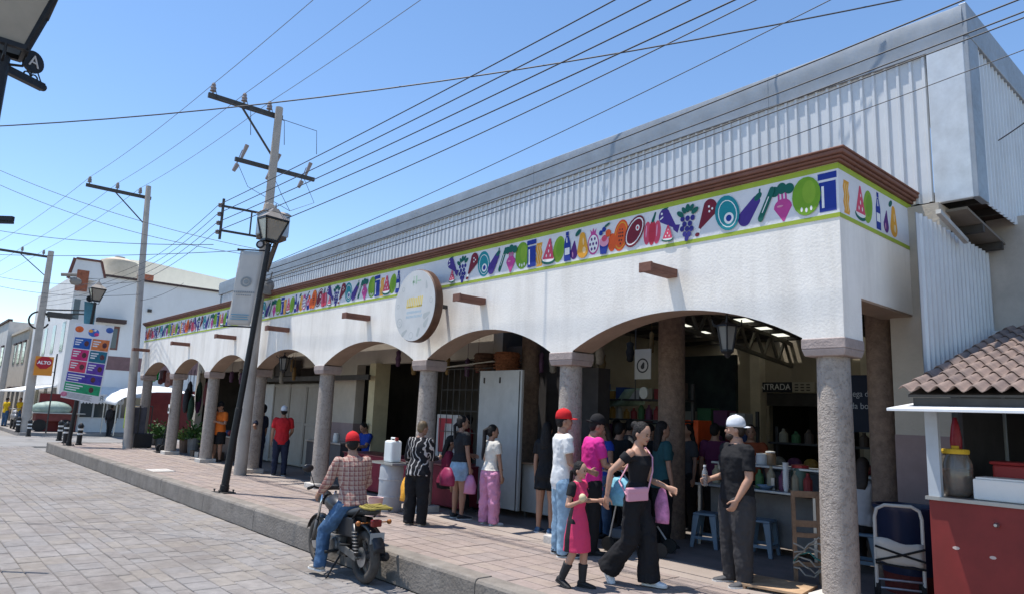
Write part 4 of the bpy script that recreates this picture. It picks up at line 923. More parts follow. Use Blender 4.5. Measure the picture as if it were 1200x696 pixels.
# far opposite side and a tree at the end of the street
t = thing('street_house', 'long low ochre house on the opposite side at the street end', 'house', (-80, -6, z0), 0, 'houses further down the street')
g = G(); g.box(-150, -12, z0, -48, -2.2, z0+6.2); obj('wall', g, mat('house_ochre', (.46, .36, .2), .9, dirt=.3), t)
g = G(); g.box(-150.1, -12.1, z0+6.2, -47.9, -2.0, z0+6.5); obj('cornice', g, DKBROWN, t)
tr = thing('street_tree', 'leafy green tree standing at the far end of the street', 'tree', (-92, 1.2, STREET_Z))
BARK = mat('bark', (.12, .085, .06), .9, var=.3, vs=8); LEAF = mat('leaf', (.055, .10, .03), .7, var=.4, vs=2)
g = G(); g.tube([(-92, 1.2, STREET_Z), (-92, 1.25, 1.5), (-92.1, 1.1, 3.2)], [.3, .22, .14], 9)
for k in range(6): a = k*1.05; g.tube([(-92.05, 1.15, 2.4+.15*k), (-92+1.4*math.cos(a), 1.2+1.4*math.sin(a), 4.4+.2*k)], [.1, .03], 6)
obj('trunk', g, BARK, tr)
g = G(); r_ = random.Random(5)
for k in range(46):
    c = V((r_.gauss(0, 1.3), r_.gauss(0, 1.3), r_.gauss(0, .9)))+V((-92, 1.2, 5.2))
    for q in range(40):
        p = c+V((r_.gauss(0, .4), r_.gauss(0, .4), r_.gauss(0, .3))); a = V((r_.uniform(-1, 1), r_.uniform(-1, 1), r_.uniform(-.6, .6))).normalized(); b = a.cross(V((r_.uniform(-1, 1), r_.uniform(-1, 1), 1))).normalized(); s_ = r_.uniform(.08, .16)
        g.add([p-a*s_-b*s_*.5, p+a*s_-b*s_*.5, p+a*s_+b*s_*.5, p-a*s_+b*s_*.5], [(0, 1, 2, 3)])
obj('crown', g, LEAF, tr)
# stop sign, bollards, cart with tarp
ss = thing('stop_sign', 'red stop sign reading ALTO on an orange board by the far corner', 'sign', (-43.2, 6.9, z0))
c = onx(52, 427, -43.0); g = G(); g.tube([(c.x-.03, c.y+.5, z0), (c.x-.03, c.y+.5, c.z+.6)], .035, 8); g.beam((c.x-.02, c.y+.5, c.z-.35), (c.x-.02, c.y, c.z-.3), .03, .03); obj('post', g, DARKSTEEL, ss)
g = G(); g.box(c.x-.01, c.y-.42, c.z-.55, c.x+.01, c.y+.38, c.z+.42); bo = obj('board', g, flat('sign_orange', (.66, .24, .03)), ss)
g = G(); g.prism(el(0, 0, .37, .33, 22.5, 8), (c.x+.011, c.y-.02, c.z+.1), (0, 1, 0), (0, 0, 1), (1, 0, 0), .01); oc = obj('octagon', g, flat('sign_red', (.42, .02, .03)), bo)
text('ALTO', .225, flat('sign_white', (.8, .78, .76)), oc, (c.x+.024, c.y-.02, c.z+.1), (0, 1, 0), ZAX, bold=.008)
def bollard(px, py, label):
    p = onz(px, py, 0 if px > 60 else STREET_Z+.14); zb0 = p.z; t = thing('bollard', label, 'bollard', p, 0, 'black bollards')
    g = G(); g.lathe([(.11, 0), (.11, .05), (.085, .06), (.085, .62), (.1, .64), (.1, .68), (.06, .74), (.02, .78)], p, 14); bb = obj('bollard_body', g, BLACK, t, smooth=True, auto=35)
    for z in (.36, .52): g = G(); g.lathe([(.088, z), (.088, z+.06)], p, 14); obj('white_band', g, flat('bollard_white', (.7, .69, .67)), t)
bollard(92, 521, 'black bollard with white bands right beside the poster lamp'); bollard(76, 519, 'black bollard with white bands behind the poster lamp'); bollard(69, 516, 'black bollard with white bands on the kerb corner'); bollard(20, 506, 'black bollard with white bands on the far corner'); bollard(33, 511, 'black bollard with white bands at the foot of the stop sign pole')
ct = thing('market_cart', 'market cart under a pale green tarp beside the red wall', 'cart', (-44.5, 7.2, z0))
c = onz(57, 505, z0); g = G(); g.box(c.x-.5, c.y-.75, z0+.55, c.x+.5, c.y+.9, z0+.95); obj('cart_body', g, mat('cart_red', (.16, .04, .035), .7, var=.2), ct, bevel=.02)
g = G(); g.box(c.x-.6, c.y-.9, z0+.95, c.x+.6, c.y+1.5, z0+1.0); obj('cart_top', g, OFFWHITE, ct)
g = G(); g.ell((c.x, c.y+.0, z0+1.2), (.6, .95, .42), 16, 10); o = obj('tarp', g, mat('tarp_green', (.30, .38, .33), .6, var=.2, vs=4, bump=.5, bs=6), ct, smooth=True)
for yy in (-.55, .65):
    g = G(); g.lathe([(.3, -.03), (.32, -.02), (.32, .02), (.3, .03)], (c.x+.55, c.y+yy, z0+.32), 20, 0, Matrix.Rotation(math.pi/2, 4, 'Y')); obj('wheel', g, RUBBER, ct)
mp = thing('parked_motorcycle', 'small grey motorcycle parked behind the far pole', 'motorcycle', (-52, 6.5, z0))
c = onz(14, 502, z0); g = G()
for dx in (-.6, .6): g.lathe([(.26, -.04), (.3, -.03), (.3, .03), (.26, .04)], (c.x+dx, c.y, z0+.3), 18, 0, Matrix.Rotation(math.pi/2, 4, 'X'))
obj('wheel', g, RUBBER, mp); g = G(); g.ell((c.x, c.y, z0+.7), (.7, .16, .2), 12, 8); g.ell((c.x+.2, c.y, z0+.9), (.3, .14, .14), 12, 8); g.tube([(c.x+.5, c.y-.3, z0+1.1), (c.x+.45, c.y+.3, z0+1.1)], .02, 6); g.tube([(c.x+.6, c.y, z0+.3), (c.x+.45, c.y, z0+1.1)], .03, 6); obj('motorcycle_body', g, mat('moto_grey', (.3, .3, .31), .4, .3), mp, smooth=True)
# ================================================================ RED KIOSK
ki = thing('red_kiosk', 'red painted food kiosk with white flap and tiled roof at the arcade corner', 'kiosk', (-1.2, 7.5, 0))
kx0, kx1, ky = -2.32, 1.4, 7.0
g = G(); g.box(kx0, ky, 0, kx1, ky+.06, 1.08); cw = obj('front_panel', g, RED, ki, bevel=.004)
g = G(); g.box(kx0, ky+.06, 0, kx0+.05, 9.3, 1.08); obj('side_panel', g, RED, ki)
for k in range(4):
    g = G(); q = rnd.random(); c = (-2.2+k*.28+q*.1, .45+.4*rnd.random()); g.prism(el(c[0], c[1], .015+.02*q, .008+.012*rnd.random(), 0, 7), (0, ky-.0012, 0), (1, 0, 0), (0, 0, 1), (0, 1, 0), .001); obj('paint_chip', g, flat('chip_pale', (.5, .4, .36)), cw)
g = G(); g.lathe([(.02, 0), (.02, .03), (.012, .05)], (-1.82, ky-.0, .93), 10, 0, Matrix.Rotation(math.pi/2, 4, 'X')); obj('latch', g, STEEL, cw)
g = G(); g.box(kx0-.02, ky-.03, 1.08, kx1, ky+.5, 1.11); obj('counter_top', g, mat('counter_steel', (.35, .34, .33), .4, .7), ki)
PALEPOST = mat('pale_blue_post', (.42, .46, .50), .6, var=.1, dirt=.2)
g = G(); g.box(kx0, ky, 1.11, kx0+.1, ky+.06, 1.9); obj('front_post', g, PALEPOST, ki)
g = G(); g.box(kx0, 9.24, 1.08, kx0+.06, 9.3, 2.3); obj('back_post', g, PALEPOST, ki)
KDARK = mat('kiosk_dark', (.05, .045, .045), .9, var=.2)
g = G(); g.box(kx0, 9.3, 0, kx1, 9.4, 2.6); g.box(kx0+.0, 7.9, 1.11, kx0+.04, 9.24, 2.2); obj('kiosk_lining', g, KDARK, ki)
g = G(); g.hexa([(-2.42, 6.42, 1.825), (kx1, 6.42, 1.825), (kx1, 7.02, 1.89), (-2.42, 7.02, 1.89), (-2.42, 6.42, 1.85), (kx1, 6.42, 1.85), (kx1, 7.02, 1.915), (-2.42, 7.02, 1.915)]); obj('raised_flap', g, mat('flap_white', (.74, .75, .76), .5, var=.05, dirt=.2), ki, bevel=.004)
# roof of pressed tiles, each its own piece
rz0, ry0, sl = 2.005, 6.62, .265
g = G(); g.hexa([(-2.33, ry0+.05, rz0-.05), (kx1, ry0+.05, rz0-.05), (kx1, 10.4, rz0-.05+sl*3.75), (-2.33, 10.4, rz0-.05+sl*3.75), (-2.33, ry0+.05, rz0-.03), (kx1, ry0+.05, rz0-.03), (kx1, 10.4, rz0-.03+sl*3.75), (-2.33, 10.4, rz0-.03+sl*3.75)]); rf = obj('roof', g, DARKSTEEL, ki)
g = G(); g.beam((-2.3, ry0+.1, rz0-.09), (kx1, ry0+.1, rz0-.09), .05, .07); obj('eave_batten', g, DARKSTEEL, rf)
TW, TL_ = .132, .30
g = G(); ns = 8
for j, (yy, lift) in enumerate(((0, .022), (TL_+.03, .0))):
    for th in (0, -.010):
        for i in range(ns+1):
            xx = TW*i/ns; g.v.append((xx, yy, .026*math.sin(2*math.pi*i/ns)+lift+th+yy*sl))
n = ns+1
for i in range(ns):
    g.f += [(i, i+1, 2*n+i+1, 2*n+i), (n+i, 3*n+i, 3*n+i+1, n+i+1), (i, n+i, n+i+1, i+1)]; g.m += [0]*3
g.f += [(0, 2*n, 3*n, n), (ns, n+ns, 3*n+ns, 2*n+ns)]; g.m += [0, 0]
TILES = [mat('terracotta_%d' % i, c, .8, var=.18, vs=9, bump=.2, bs=60, dirt=.3, ds=3) for i, c in enumerate(((.225, .165, .14), (.20, .148, .128), (.25, .18, .15)))]
tm = [g.mesh('roof_tile', [m_], True) for m_ in TILES]
for r_ in range(12):
    for c_ in range(16):
        o = bpy.data.objects.new('roof_tile', tm[rnd.randrange(3)]); COL.objects.link(o); o.parent = rf
        o.location = (-2.38+c_*TW, ry0-.02+r_*TL_, rz0+.0+r_*TL_*sl)
# goods on the kiosk counter
def lab_obj(nm, g, m_, label, cat, group=None, **k): return tag(obj(nm, g, m_, None, **k), label, cat, group)
c = ony(1123, 583, ky+.22); jr = thing('drink_jar', 'big clear drink jar with yellow lid on the kiosk counter', 'jar', (c.x, ky+.22, 1.11))
g = G(); g.lathe([(.09, 0), (.115, .03), (.125, .1), (.125, .28), (.10, .35), (.095, .37)], (c.x, ky+.22, 1.112), 20); obj('jar_body', g, mat('jar_plastic', (.42, .40, .36), .15, trans=.75, var=.05), jr, smooth=True)
g = G(); g.lathe([(.085, 0), (.11, .03), (.118, .1), (.116, .2), (.1, .21)], (c.x, ky+.22, 1.13), 18); obj('drink', g, mat('drink_amber', (.35, .14, .05), .3, var=.5, vs=9), jr, smooth=True)
g = G(); g.lathe([(.105, .37), (.11, .39), (.105, .41), (.03, .415), (.03, .44)], (c.x, ky+.22, 1.11), 20); obj('lid', g, flat('lid_yellow', (.62, .40, .03)), jr)
a = ony(1143, 589, ky+.1); b = ony(1212, 591, ky+.1)
g = G(); g.box(a.x, ky+.06, 1.113, b.x, ky+.36, 1.285); fb = thing('foam_box', 'white foam box resting on the kiosk counter', 'box', (a.x, ky+.06, 1.11)); obj('box_body', g, mat('white_foam', (.72, .71, .69), .8, var=.04), fb, bevel=.012)
g = G(); g.box(a.x+.02, ky+.08, 1.286, b.x-.02, ky+.34, 1.30); obj('box_lid', g, mat('white_foam', (.72, .71, .69)), fb)
g = G(); g.box(a.x+.05, ky+.45, 1.113, b.x+.2, ky+.8, 1.40); g.box(a.x+.03, ky+.43, 1.40, b.x+.22, ky+.82, 1.43); lab_obj('red_cooler', g, mat('cooler_red', (.32, .03, .03), .5), 'red cooler standing behind the white foam box', 'cooler', bevel=.015)
g = G(); g.lathe([(.015, .2), (.035, .12), (.05, .0), (.045, -.1), (.01, -.16)], (-2.17, ky+.3, 1.6), 10); lab_obj('hanging_bag', g, mat('bag_red', (.25, .015, .025), .4, bump=.5, bs=20), 'red plastic bag hanging inside the kiosk window', 'bag', smooth=True)
g = G(); g.lathe([(.045, 0), (.065, .14), (.06, .145)], (-1.55, ky+.55, 1.44), 14); lab_obj('metal_cup', g, STEEL, 'metal cup on the red cooler', 'cup')
for k, (x, y) in enumerate(((-1.9, 8.2), (-1.6, 8.6), (-1.2, 8.3), (-.8, 8.5))):
    g = G(); g.lathe([(.05, 0), (.055, .16), (.03, .22), (.02, .28)], (x, y, 1.12+.1*(k % 2)), 12); lab_obj('bottle', g, flat('bottle_%d' % k, ((.2, .05, .03), (.05, .1, .06), (.25, .2, .12), (.1, .1, .12))[k], .3), 'bottle on the shelf inside the red kiosk', 'bottle', 'bottles in the kiosk', smooth=True)
g = G(); g.box(kx0+.1, 8.0, .9, kx1, 8.9, 1.12); lab_obj('kiosk_shelf', g, KDARK, 'dark shelf inside the red kiosk', 'shelf')

# ================================================================ THINGS UNDER THE CORNER ARCH
def tubeobj(nm, pts, r, m_, par, n=8, **k): g = G(); g.tube(pts, r, n); return obj(nm, g, m_, par, smooth=True, auto=40, **k)
# hand truck
c = ony(1056, 690, 7.78); ht = thing('hand_truck', 'white tubular hand truck tied with black straps beside the kiosk', 'hand truck', (c.x, 7.78, 0), math.radians(28))
WT = mat('truck_white', (.66, .65, .60), .5, var=.08, dirt=.3)
tubeobj('frame', [(-.21, 0, .12), (-.21, -.02, .8), (-.19, -.022, .88), (-.12, -.025, .92), (.12, -.025, .92), (.19, -.022, .88), (.21, -.02, .8), (.21, 0, .12)], .017, WT, ht, local=True)
for z in (.2, .12): tubeobj('crossbar', [(-.21, 0, z), (.21, 0, z)], .012, STEEL, ht, local=True)
g = G()
for j in range(5):
    for i in range(9): a = i/8; g.v.append((-.215+.43*a, -.03-.035*math.sin(math.pi*a), .60-.055*j-.05*a+.015*math.sin(j*2+i)))
for j in range(4):
    for i in range(8): n = j*9+i; g.f.append((n, n+1, n+10, n+9)); g.m.append(0)
o = obj('sack_wrap', g, mat('sack_white', (.62, .60, .54), .8, var=.1), ht, smooth=True, local=True); o.modifiers.new('s', 'SOLIDIFY').thickness = .02
for z0_, z1_ in ((.52, .40), (.38, .52), (.36, .33)): tubeobj('strap', [(-.22, -.04, z0_), (0, -.075, (z0_+z1_)/2), (.22, -.04, z1_)], .011, RUBBER, ht, local=True)
g = G(); g.box(-.2, -.26, .03, .2, .0, .045); obj('toe_plate', g, STEEL, ht, local=True)
for sx in (-1, 1): g = G(); g.lathe([(.05, -.025), (.1, -.02), (.1, .02), (.05, .025)], (sx*.2, .06, .1), 16, 0, Matrix.Rotation(math.pi/2, 4, 'Y')); obj('wheel', g, RUBBER, ht, local=True)
# tub
c = ony(1072, 600, 8.62); g = G(); g.lathe([(.26, 0), (.28, .1), (.32, .62), (.345, .65), (.345, .68), (.31, .68), (.28, .3), (.0, .28)], (c.x+.02, 8.36, .2), 26); tb = lab_obj('plastic_tub', g, mat('navy_plastic', (.02, .03, .075), .35, spec=.5, var=.1), 'large navy plastic tub behind the hand truck', 'tub', smooth=True, auto=40)
g = G(); g.lathe([(.24, 0), (.26, .2)], (c.x+.02, 8.36, 0), 20); lab_obj('tub_stand', g, mat('stand_red', (.16, .03, .025), .7), 'dark red round stand below the navy tub', 'stand')
# stools of moulded plastic
def stool(px, py, label, rz):
    c = onz(px, py, 0); t = thing('plastic_stool', label, 'stool', (c.x, c.y, 0), rz, 'grey-blue plastic stools')
    g = G(); s_ = .15; g.hexa([(-s_-.01, -s_-.01, .42), (s_+.01, -s_-.01, .42), (s_+.01, s_+.01, .42), (-s_-.01, s_+.01, .42), (-s_, -s_, .455), (s_, -s_, .455), (s_, s_, .455), (-s_, s_, .455)]); obj('seat', g, BLUEPLASTIC, t, bevel=.015, local=True)
    for sx, sy in ((1, 1), (1, -1), (-1, 1), (-1, -1)):
        g = G(); a, b = .155, .19; w0, w1 = .09, .05
        g.hexa([(sx*b, sy*b, 0), (sx*(b-w1), sy*b, 0), (sx*(b-w1), sy*(b-.02), 0), (sx*b, sy*(b-w1), 0), (sx*a, sy*a, .42), (sx*(a-w0), sy*a, .42), (sx*(a-w0), sy*(a-.02), .42), (sx*a, sy*(a-w0), .42)]); obj('leg', g, BLUEPLASTIC, t, bevel=.006, local=True)
    g = G()
    for q in ((-1, -1, 1, -1), (1, -1, 1, 1), (1, 1, -1, 1), (-1, 1, -1, -1)): g.beam((q[0]*.168, q[1]*.168, .13), (q[2]*.168, q[3]*.168, .13), .012, .04)
    obj('leg_brace', g, BLUEPLASTIC, t, local=True)
stool(829, 640, 'grey-blue plastic stool between the walking woman and the white-capped man', .3); stool(893, 650, 'grey-blue plastic stool directly behind the white-capped man', .2); stool(1014, 670, 'grey-blue plastic stool carrying the seated woman', .25); stool(915, 632, 'grey-blue plastic stool pushed under the food table', .1)
# food table with a raised shelf
a = onz(800, 628, 0)
ft = thing('food_table', 'steel food table with a raised shelf under the corner arch', 'table', (-5, 9.1, 0))
tx0, tx1, ty0, ty1 = -5.9, -4.15, 8.75, 9.35
g = G(); g.box(tx0, ty0, .80, tx1, ty1, .83); obj('table_top', g, mat('table_steel', (.38, .41, .43), .35, .6), ft, bevel=.005)
g = G(); g.box(tx0+.1, ty1-.35, 1.10, tx1, ty1, 1.13); obj('shelf', g, mat('table_steel', (.38, .41, .43)), ft, bevel=.005)
for x in (tx0+.05, tx1-.05):
    for y in (ty0+.05, ty1-.05): g = G(); g.box(x-.02, y-.02, 0, x+.02, y+.02, .80 if y < 9 else 1.10); obj('leg', g, STEEL, ft)
g = G(); g.box(tx0+.06, ty0+.3, .1, tx1-.06, ty1-.1, .76); obj('lower_panel', g, mat('panel_dull', (.16, .15, .14), .6, var=.2), ft)
def on_table(px, py, z): d = ray(px, py); return CAM+d*((z-CAM_Z)/d.z)
x = facx(921, .95, 8.9); cs = thing('cup_stack', 'tall stack of white foam cups on the food table', 'cups', (x, 8.9, .83))
for k in range(12): g = G(); g.lathe([(.026, 0), (.036, .07), (.04, .072), (.04, .078)], (x, 8.9, .832+.026*k), 14); obj('cup', g, mat('white_foam', (.72, .71, .69)), cs)
x = facx(897, .86, 8.9); g = G(); g.lathe([(.05, 0), (.11, .05), (.115, .055), (.1, .052), (.04, .012)], (x, 8.9, .832), 18); lab_obj('blue_bowl', g, flat('bowl_blue', (.20, .32, .48), .4), 'pale blue bowl on the food table', 'bowl', smooth=True)
g = G(); g.box(x+.02, 8.95, .9, x+.1, 9.02, .98); g.box(x+.02, 8.95, .832, x+.1, 9.02, .9); lab_obj('napkin_holder', g, STEEL, 'small napkin holder beside the pale blue bowl', 'napkin holder')
def jar(x, y, z, r, h, col, label, cat='jar', lid=None, group=None):
    t = thing('food_jar', label, cat, (x, y, z), 0, group); g = G(); g.lathe([(r*.95, 0), (r, h*.1), (r, h*.8), (r*.85, h)], (x, y, z+.002), 14); obj('jar_body', g, flat('jar_%02d%02d%02d' % tuple(int(99*v) for v in col), col, .35), t, smooth=True, auto=40)
    g = G(); g.lathe([(r*.9, h), (r*.9, h*1.12), (r*.3, h*1.15)], (x, y, z+.002), 14); obj('lid', g, flat('lid_%s' % (lid or 'w'), (.7, .69, .66) if not lid else (.4, .03, .03), .4), t)
jar(facx(872, 1.2, 9.2), 9.2, 1.13, .07, .2, (.42, .02, .05), 'red jar on the raised shelf of the food table'); jar(facx(893, 1.2, 9.2), 9.2, 1.13, .085, .13, (.5, .5, .5), 'squat pale jar on the raised shelf of the food table')
jar(facx(903, 1.2, 9.25), 9.25, 1.13, .07, .16, (.22, .14, .08), 'brown jar on the raised shelf of the food table'); jar(facx(938, 1.0, 9.1), 9.1, .83, .12, .3, (.07, .11, .08), 'large dull green jar at the end of the food table', lid='r')
# wooden hand cart frame with ropes and the board on the floor
c = onz(948, 684, 0); wc = thing('wooden_frame_cart', 'worn wooden cart frame wound with ropes leaning by the corner column', 'cart', (c.x, c.y, 0), math.radians(40))
for sx in (-.13, .13): g = G(); g.beam((sx, .0, 0), (sx, .06, .95), .045, .04); obj('side_rail', g, WOOD, wc, local=True, bevel=.004)
for z in (.93, .62, .5, .2): g = G(); g.beam((-.15, .06*z, z), (.15, .06*z, z), .03, .07 if z > .6 else .05); obj('rung', g, WOOD, wc, local=True, bevel=.004)
ROPE = mat('rope', (.45, .42, .36), .9, var=.2); ROPEB = flat('green_rope', (.05, .22, .2))
for k in range(7):
    z = .42-k*.05; pts_ = [(-.16+.32*i/6, -.045-.03*math.sin(i*1.1+k), z-.05*math.sin(i*.9+k*.8)+.02*(i % 2)) for i in range(7)]; tubeobj('rope', pts_, .009, ROPEB if k == 3 else ROPE, wc, 6, local=True)
a = onz(905, 690, 0); g = G()
for k in range(3): g = g
bd_ = thing('floor_board', 'unpainted wooden board lying on the walk by the corner column', 'board', (a.x, a.y, 0), math.radians(10))
for k in range(4): g = G(); g.box(-.32, -.22+k*.135, .03, .36, -.09+k*.135, .055); obj('plank', g, mat('pale_wood', (.42, .28, .17), .8, var=.25, vs=6), bd_, local=True, bevel=.003)
for x in (-.25, .28): g = G(); g.box(x, -.22, 0, x+.05, .31, .03); obj('batten', g, WOOD, bd_, local=True)
# ---- baby stroller
c = onz(745, 648, 0); st = thing('stroller', 'dark folding baby stroller pushed by the man in pink', 'stroller', (c.x-.05, c.y+.1, 0), math.radians(20))
SG = mat('stroller_grey', (.48, .47, .46), .4, .5)
for sy in (-.2, .2):
    tubeobj('frame_tube', [(-.42, sy, 1.0), (-.30, sy, .98), (.33, sy, .14)], .012, SG, st, local=True)
    tubeobj('frame_tube', [(-.18, sy, .80), (-.32, sy, .12)], .012, SG, st, local=True)
    for x in (-.32, .36): g = G(); g.lathe([(.04, -.02), (.09, -.018), (.09, .018), (.04, .02)], (x, sy, .09), 16, 0, Matrix.Rotation(math.pi/2, 4, 'X')); obj('wheel', g, RUBBER, st, local=True)
tubeobj('handle', [(-.42, -.2, 1.0), (-.44, 0, 1.005), (-.42, .2, 1.0)], .017, mat('handle_cream', (.5, .42, .34), .6), st, local=True)
g = G(); g.hexa([(-.12, -.18, .40), (.26, -.18, .34), (.26, .18, .34), (-.12, .18, .40), (-.12, -.18, .47), (.26, -.18, .42), (.26, .18, .42), (-.12, .18, .47)]); obj('seat', g, flat('stroller_cloth', (.02, .02, .024)), st, local=True, bevel=.02)
g = G(); g.hexa([(-.12, -.18, .42), (-.05, -.18, .42), (-.05, .18, .42), (-.12, .18, .42), (-.34, -.18, .9), (-.27, -.18, .9), (-.27, .18, .9), (-.34, .18, .9)]); obj('backrest', g, flat('stroller_cloth', (.02, .02, .024)), st, local=True, bevel=.02)
g = G(); g.box(-.3, -.17, .16, .2, .17, .28); obj('basket', g, flat('stroller_basket', (.09, .11, .14)), st, local=True, bevel=.02)
c2 = (c.x-.12, c.y-.18, .76)

# ================================================================ STALLS FURTHER IN
GOODC = [(.24, .03, .03), (.32, .17, .03), (.05, .13, .05), (.3, .26, .18), (.03, .06, .16), (.36, .34, .31), (.14, .04, .09), (.08, .055, .04)]
GOODN = ('red', 'orange', 'green', 'tan', 'blue', 'pale grey', 'purple', 'dark brown')
def goods(kind, x0, x1, y, z, n, seed, label, grp):
    r_ = random.Random(seed)
    for k in range(n):
        x = x0+(x1-x0)*(k+.5)/n; g = G(); ci = r_.randrange(8); m_ = flat('good_%d' % ci, GOODC[ci], .6)
        s_ = min(.16, (x1-x0)/n*.42); h = r_.uniform(.14, .3)
        if kind == 'bottle': g.lathe([(s_*.8, 0), (s_*.8, h*.65), (s_*.3, h*.85), (s_*.3, h)], (x, y, z+.002), 10)
        elif kind == 'carton': g.box(x-s_, y-s_, z+.002, x+s_, y+s_, z+h); g.box(x-s_*.9, y-s_*.05, z+h, x+s_*.9, y+s_*.05, z+h+.004)
        else:
            g.ell((x, y, z+s_*.8), (s_, s_, s_*.8), 9, 6); g.ell((x+s_*.5, y-.05, z+s_*.7), (s_*.8, s_*.8, s_*.7), 9, 6)
        lab_obj(kind if kind != 'heap' else 'produce_heap', g, m_, GOODN[ci]+' '+label, kind if kind != 'heap' else 'produce', grp)
def counter(label, x0, x1, y0, y1, h, m_, shelves=(), name='market_counter', top=None):
    t = thing(name, label, 'counter', ((x0+x1)/2, y0, 0)); g = G(); g.box(x0, y0, 0, x1, y1, h-.04); obj('counter_body', g, m_, t); g = G(); g.box(x0-.03, y0-.03, h-.04, x1+.03, y1+.03, h); obj('counter_top', g, top or STEEL, t, bevel=.004)
    for z in shelves: g = G(); g.box(x0, y1-.3, z, x1, y1, z+.03); obj('shelf', g, DARKSTEEL, t)
    if shelves:
        for x in (x0+.03, x1-.03): g = G(); g.box(x-.025, y1-.05, h, x+.025, y1, max(shelves)+.3); obj('upright', g, DARKSTEEL, t)
    return t
DK1 = mat('dull_brown_panel', (.12, .08, .06), .7, var=.2); DK2 = mat('dull_grey_panel', (.16, .16, .16), .6, var=.2)
counter('dim brown counter with shelves along the inside of the hall', -9.2, -6.6, 11.2, 11.8, .95, DK1, (1.25, 1.6)); goods('bottle', -9.1, -6.7, 11.65, 1.28, 9, 1, 'bottle on the brown counter shelf inside the hall', 'bottles inside the hall'); goods('carton', -9.1, -6.7, 11.65, 1.63, 7, 2, 'carton on the upper brown counter shelf', 'cartons inside the hall')
counter('grey counter with goods in front of the entrance door', -6.5, -4.0, 11.6, 12.2, .95, DK2, (1.35,)); goods('bottle', -6.4, -4.1, 12.05, 1.38, 10, 3, 'bottle on the grey counter shelf inside the hall', 'bottles inside the hall'); goods('heap', -6.4, -4.1, 11.8, .95, 8, 4, 'heap of produce on the grey counter inside the hall', 'produce inside the hall')
c_ = ony(702, 565, 10.6); g = G(); x0 = facx(808, 1.35, 10.2); g.box(x0-.17, 10.2, 1.05, x0+.17, 10.6, 1.7); oc = lab_obj('orange_box', g, mat('bright_orange', (.75, .09, .015), .6), 'bright orange box standing on a stall behind the inner column', 'box', bevel=.01)
counter('low dark stall under the bright orange box', x0-.6, x0+.9, 10.0, 10.7, 1.05, DK1)
goods('heap', x0+.25, x0+.85, 10.3, 1.05, 3, 8, 'heap of produce beside the bright orange box', 'produce inside the hall')
g = G(); g.box(facx(800, 2.2, 12.8), 12.8, 1.0, facx(862, 2.2, 12.8), 12.9, 3.05); lab_obj('mural_board', g, mat('dark_green_board', (.022, .03, .024), .7, var=.5, vs=3), 'dark painted board on the stall inside the hall', 'board')
# green banner
x0, x1 = facx(681, 2.1, 10.0), facx(757, 2.1, 10.0); g = G()
for j in range(6):
    for i in range(19): a = i/18; g.v.append((x0+(x1-x0)*a, 10.0+.05*math.sin(a*14+j*.5), 2.24-.06*j-.05*math.sin(math.pi*a)))
for j in range(5):
    for i in range(18): n = j*19+i; g.f.append((n, n+1, n+20, n+19)); g.m.append(0)
o = lab_obj('cloth_banner', g, mat('green_banner', (.24, .30, .20), .8, var=.5, vs=3), 'wrinkled green printed banner strung across the hall', 'banner', smooth=True); o.modifiers.new('s', 'SOLIDIFY').thickness = .004
# hanging sign near the inner column
x = facx(753, 2.5, 9.6); hs = thing('hanging_sign', 'white hanging sign with round emblem inside the hall', 'sign', (x, 9.6, 2.8)); SW = flat('sign_dull_white', (.55, .53, .46))
g = G(); g.box(x-.17, 9.6, 2.35, x+.17, 9.62, 2.86); o = obj('sign_panel', g, SW, hs); g = G()
for k in range(20):
    a, b = 2*math.pi*k/20, 2*math.pi*(k+1)/20; g.prism([(.10*math.cos(a), .10*math.sin(a)), (.125*math.cos(a), .125*math.sin(a)), (.125*math.cos(b), .125*math.sin(b)), (.10*math.cos(b), .10*math.sin(b))], (x, 9.597, 2.58), (1, 0, 0), (0, 0, 1), (0, 1, 0), .002)
g.prism(drop(0, -.02, .04, .02, .06, 70), (x, 9.597, 2.58), (1, 0, 0), (0, 0, 1), (0, 1, 0), .002); obj('emblem', g, DARKSTEEL, o)
g = G(); g.prism(el(0, 0, .09, .1), (x+.02, 9.6, 2.12), (1, 0, 0), (0, 0, 1), (0, 1, 0), .02); obj('lower_disc', g, SW, hs)
g = G(); g.box(x-.17, 9.605, 2.0, x-.15, 9.615, 3.6); obj('hanger', g, DARKSTEEL, hs)
x = facx(637, 2.3, 9.6); g = G(); g.box(x-.16, 9.6, 2.2, x+.16, 9.62, 2.72); hs2 = thing('hanging_sign', 'white hanging sign with round emblem behind the white metal stall', 'sign', (x, 9.6, 2.5)); o = obj('sign_panel', g, SW, hs2); g = G(); g.prism(el(0, 0, .1, .1), (x, 9.597, 2.45), (1, 0, 0), (0, 0, 1), (0, 1, 0), .002); obj('emblem', g, DARKSTEEL, o)
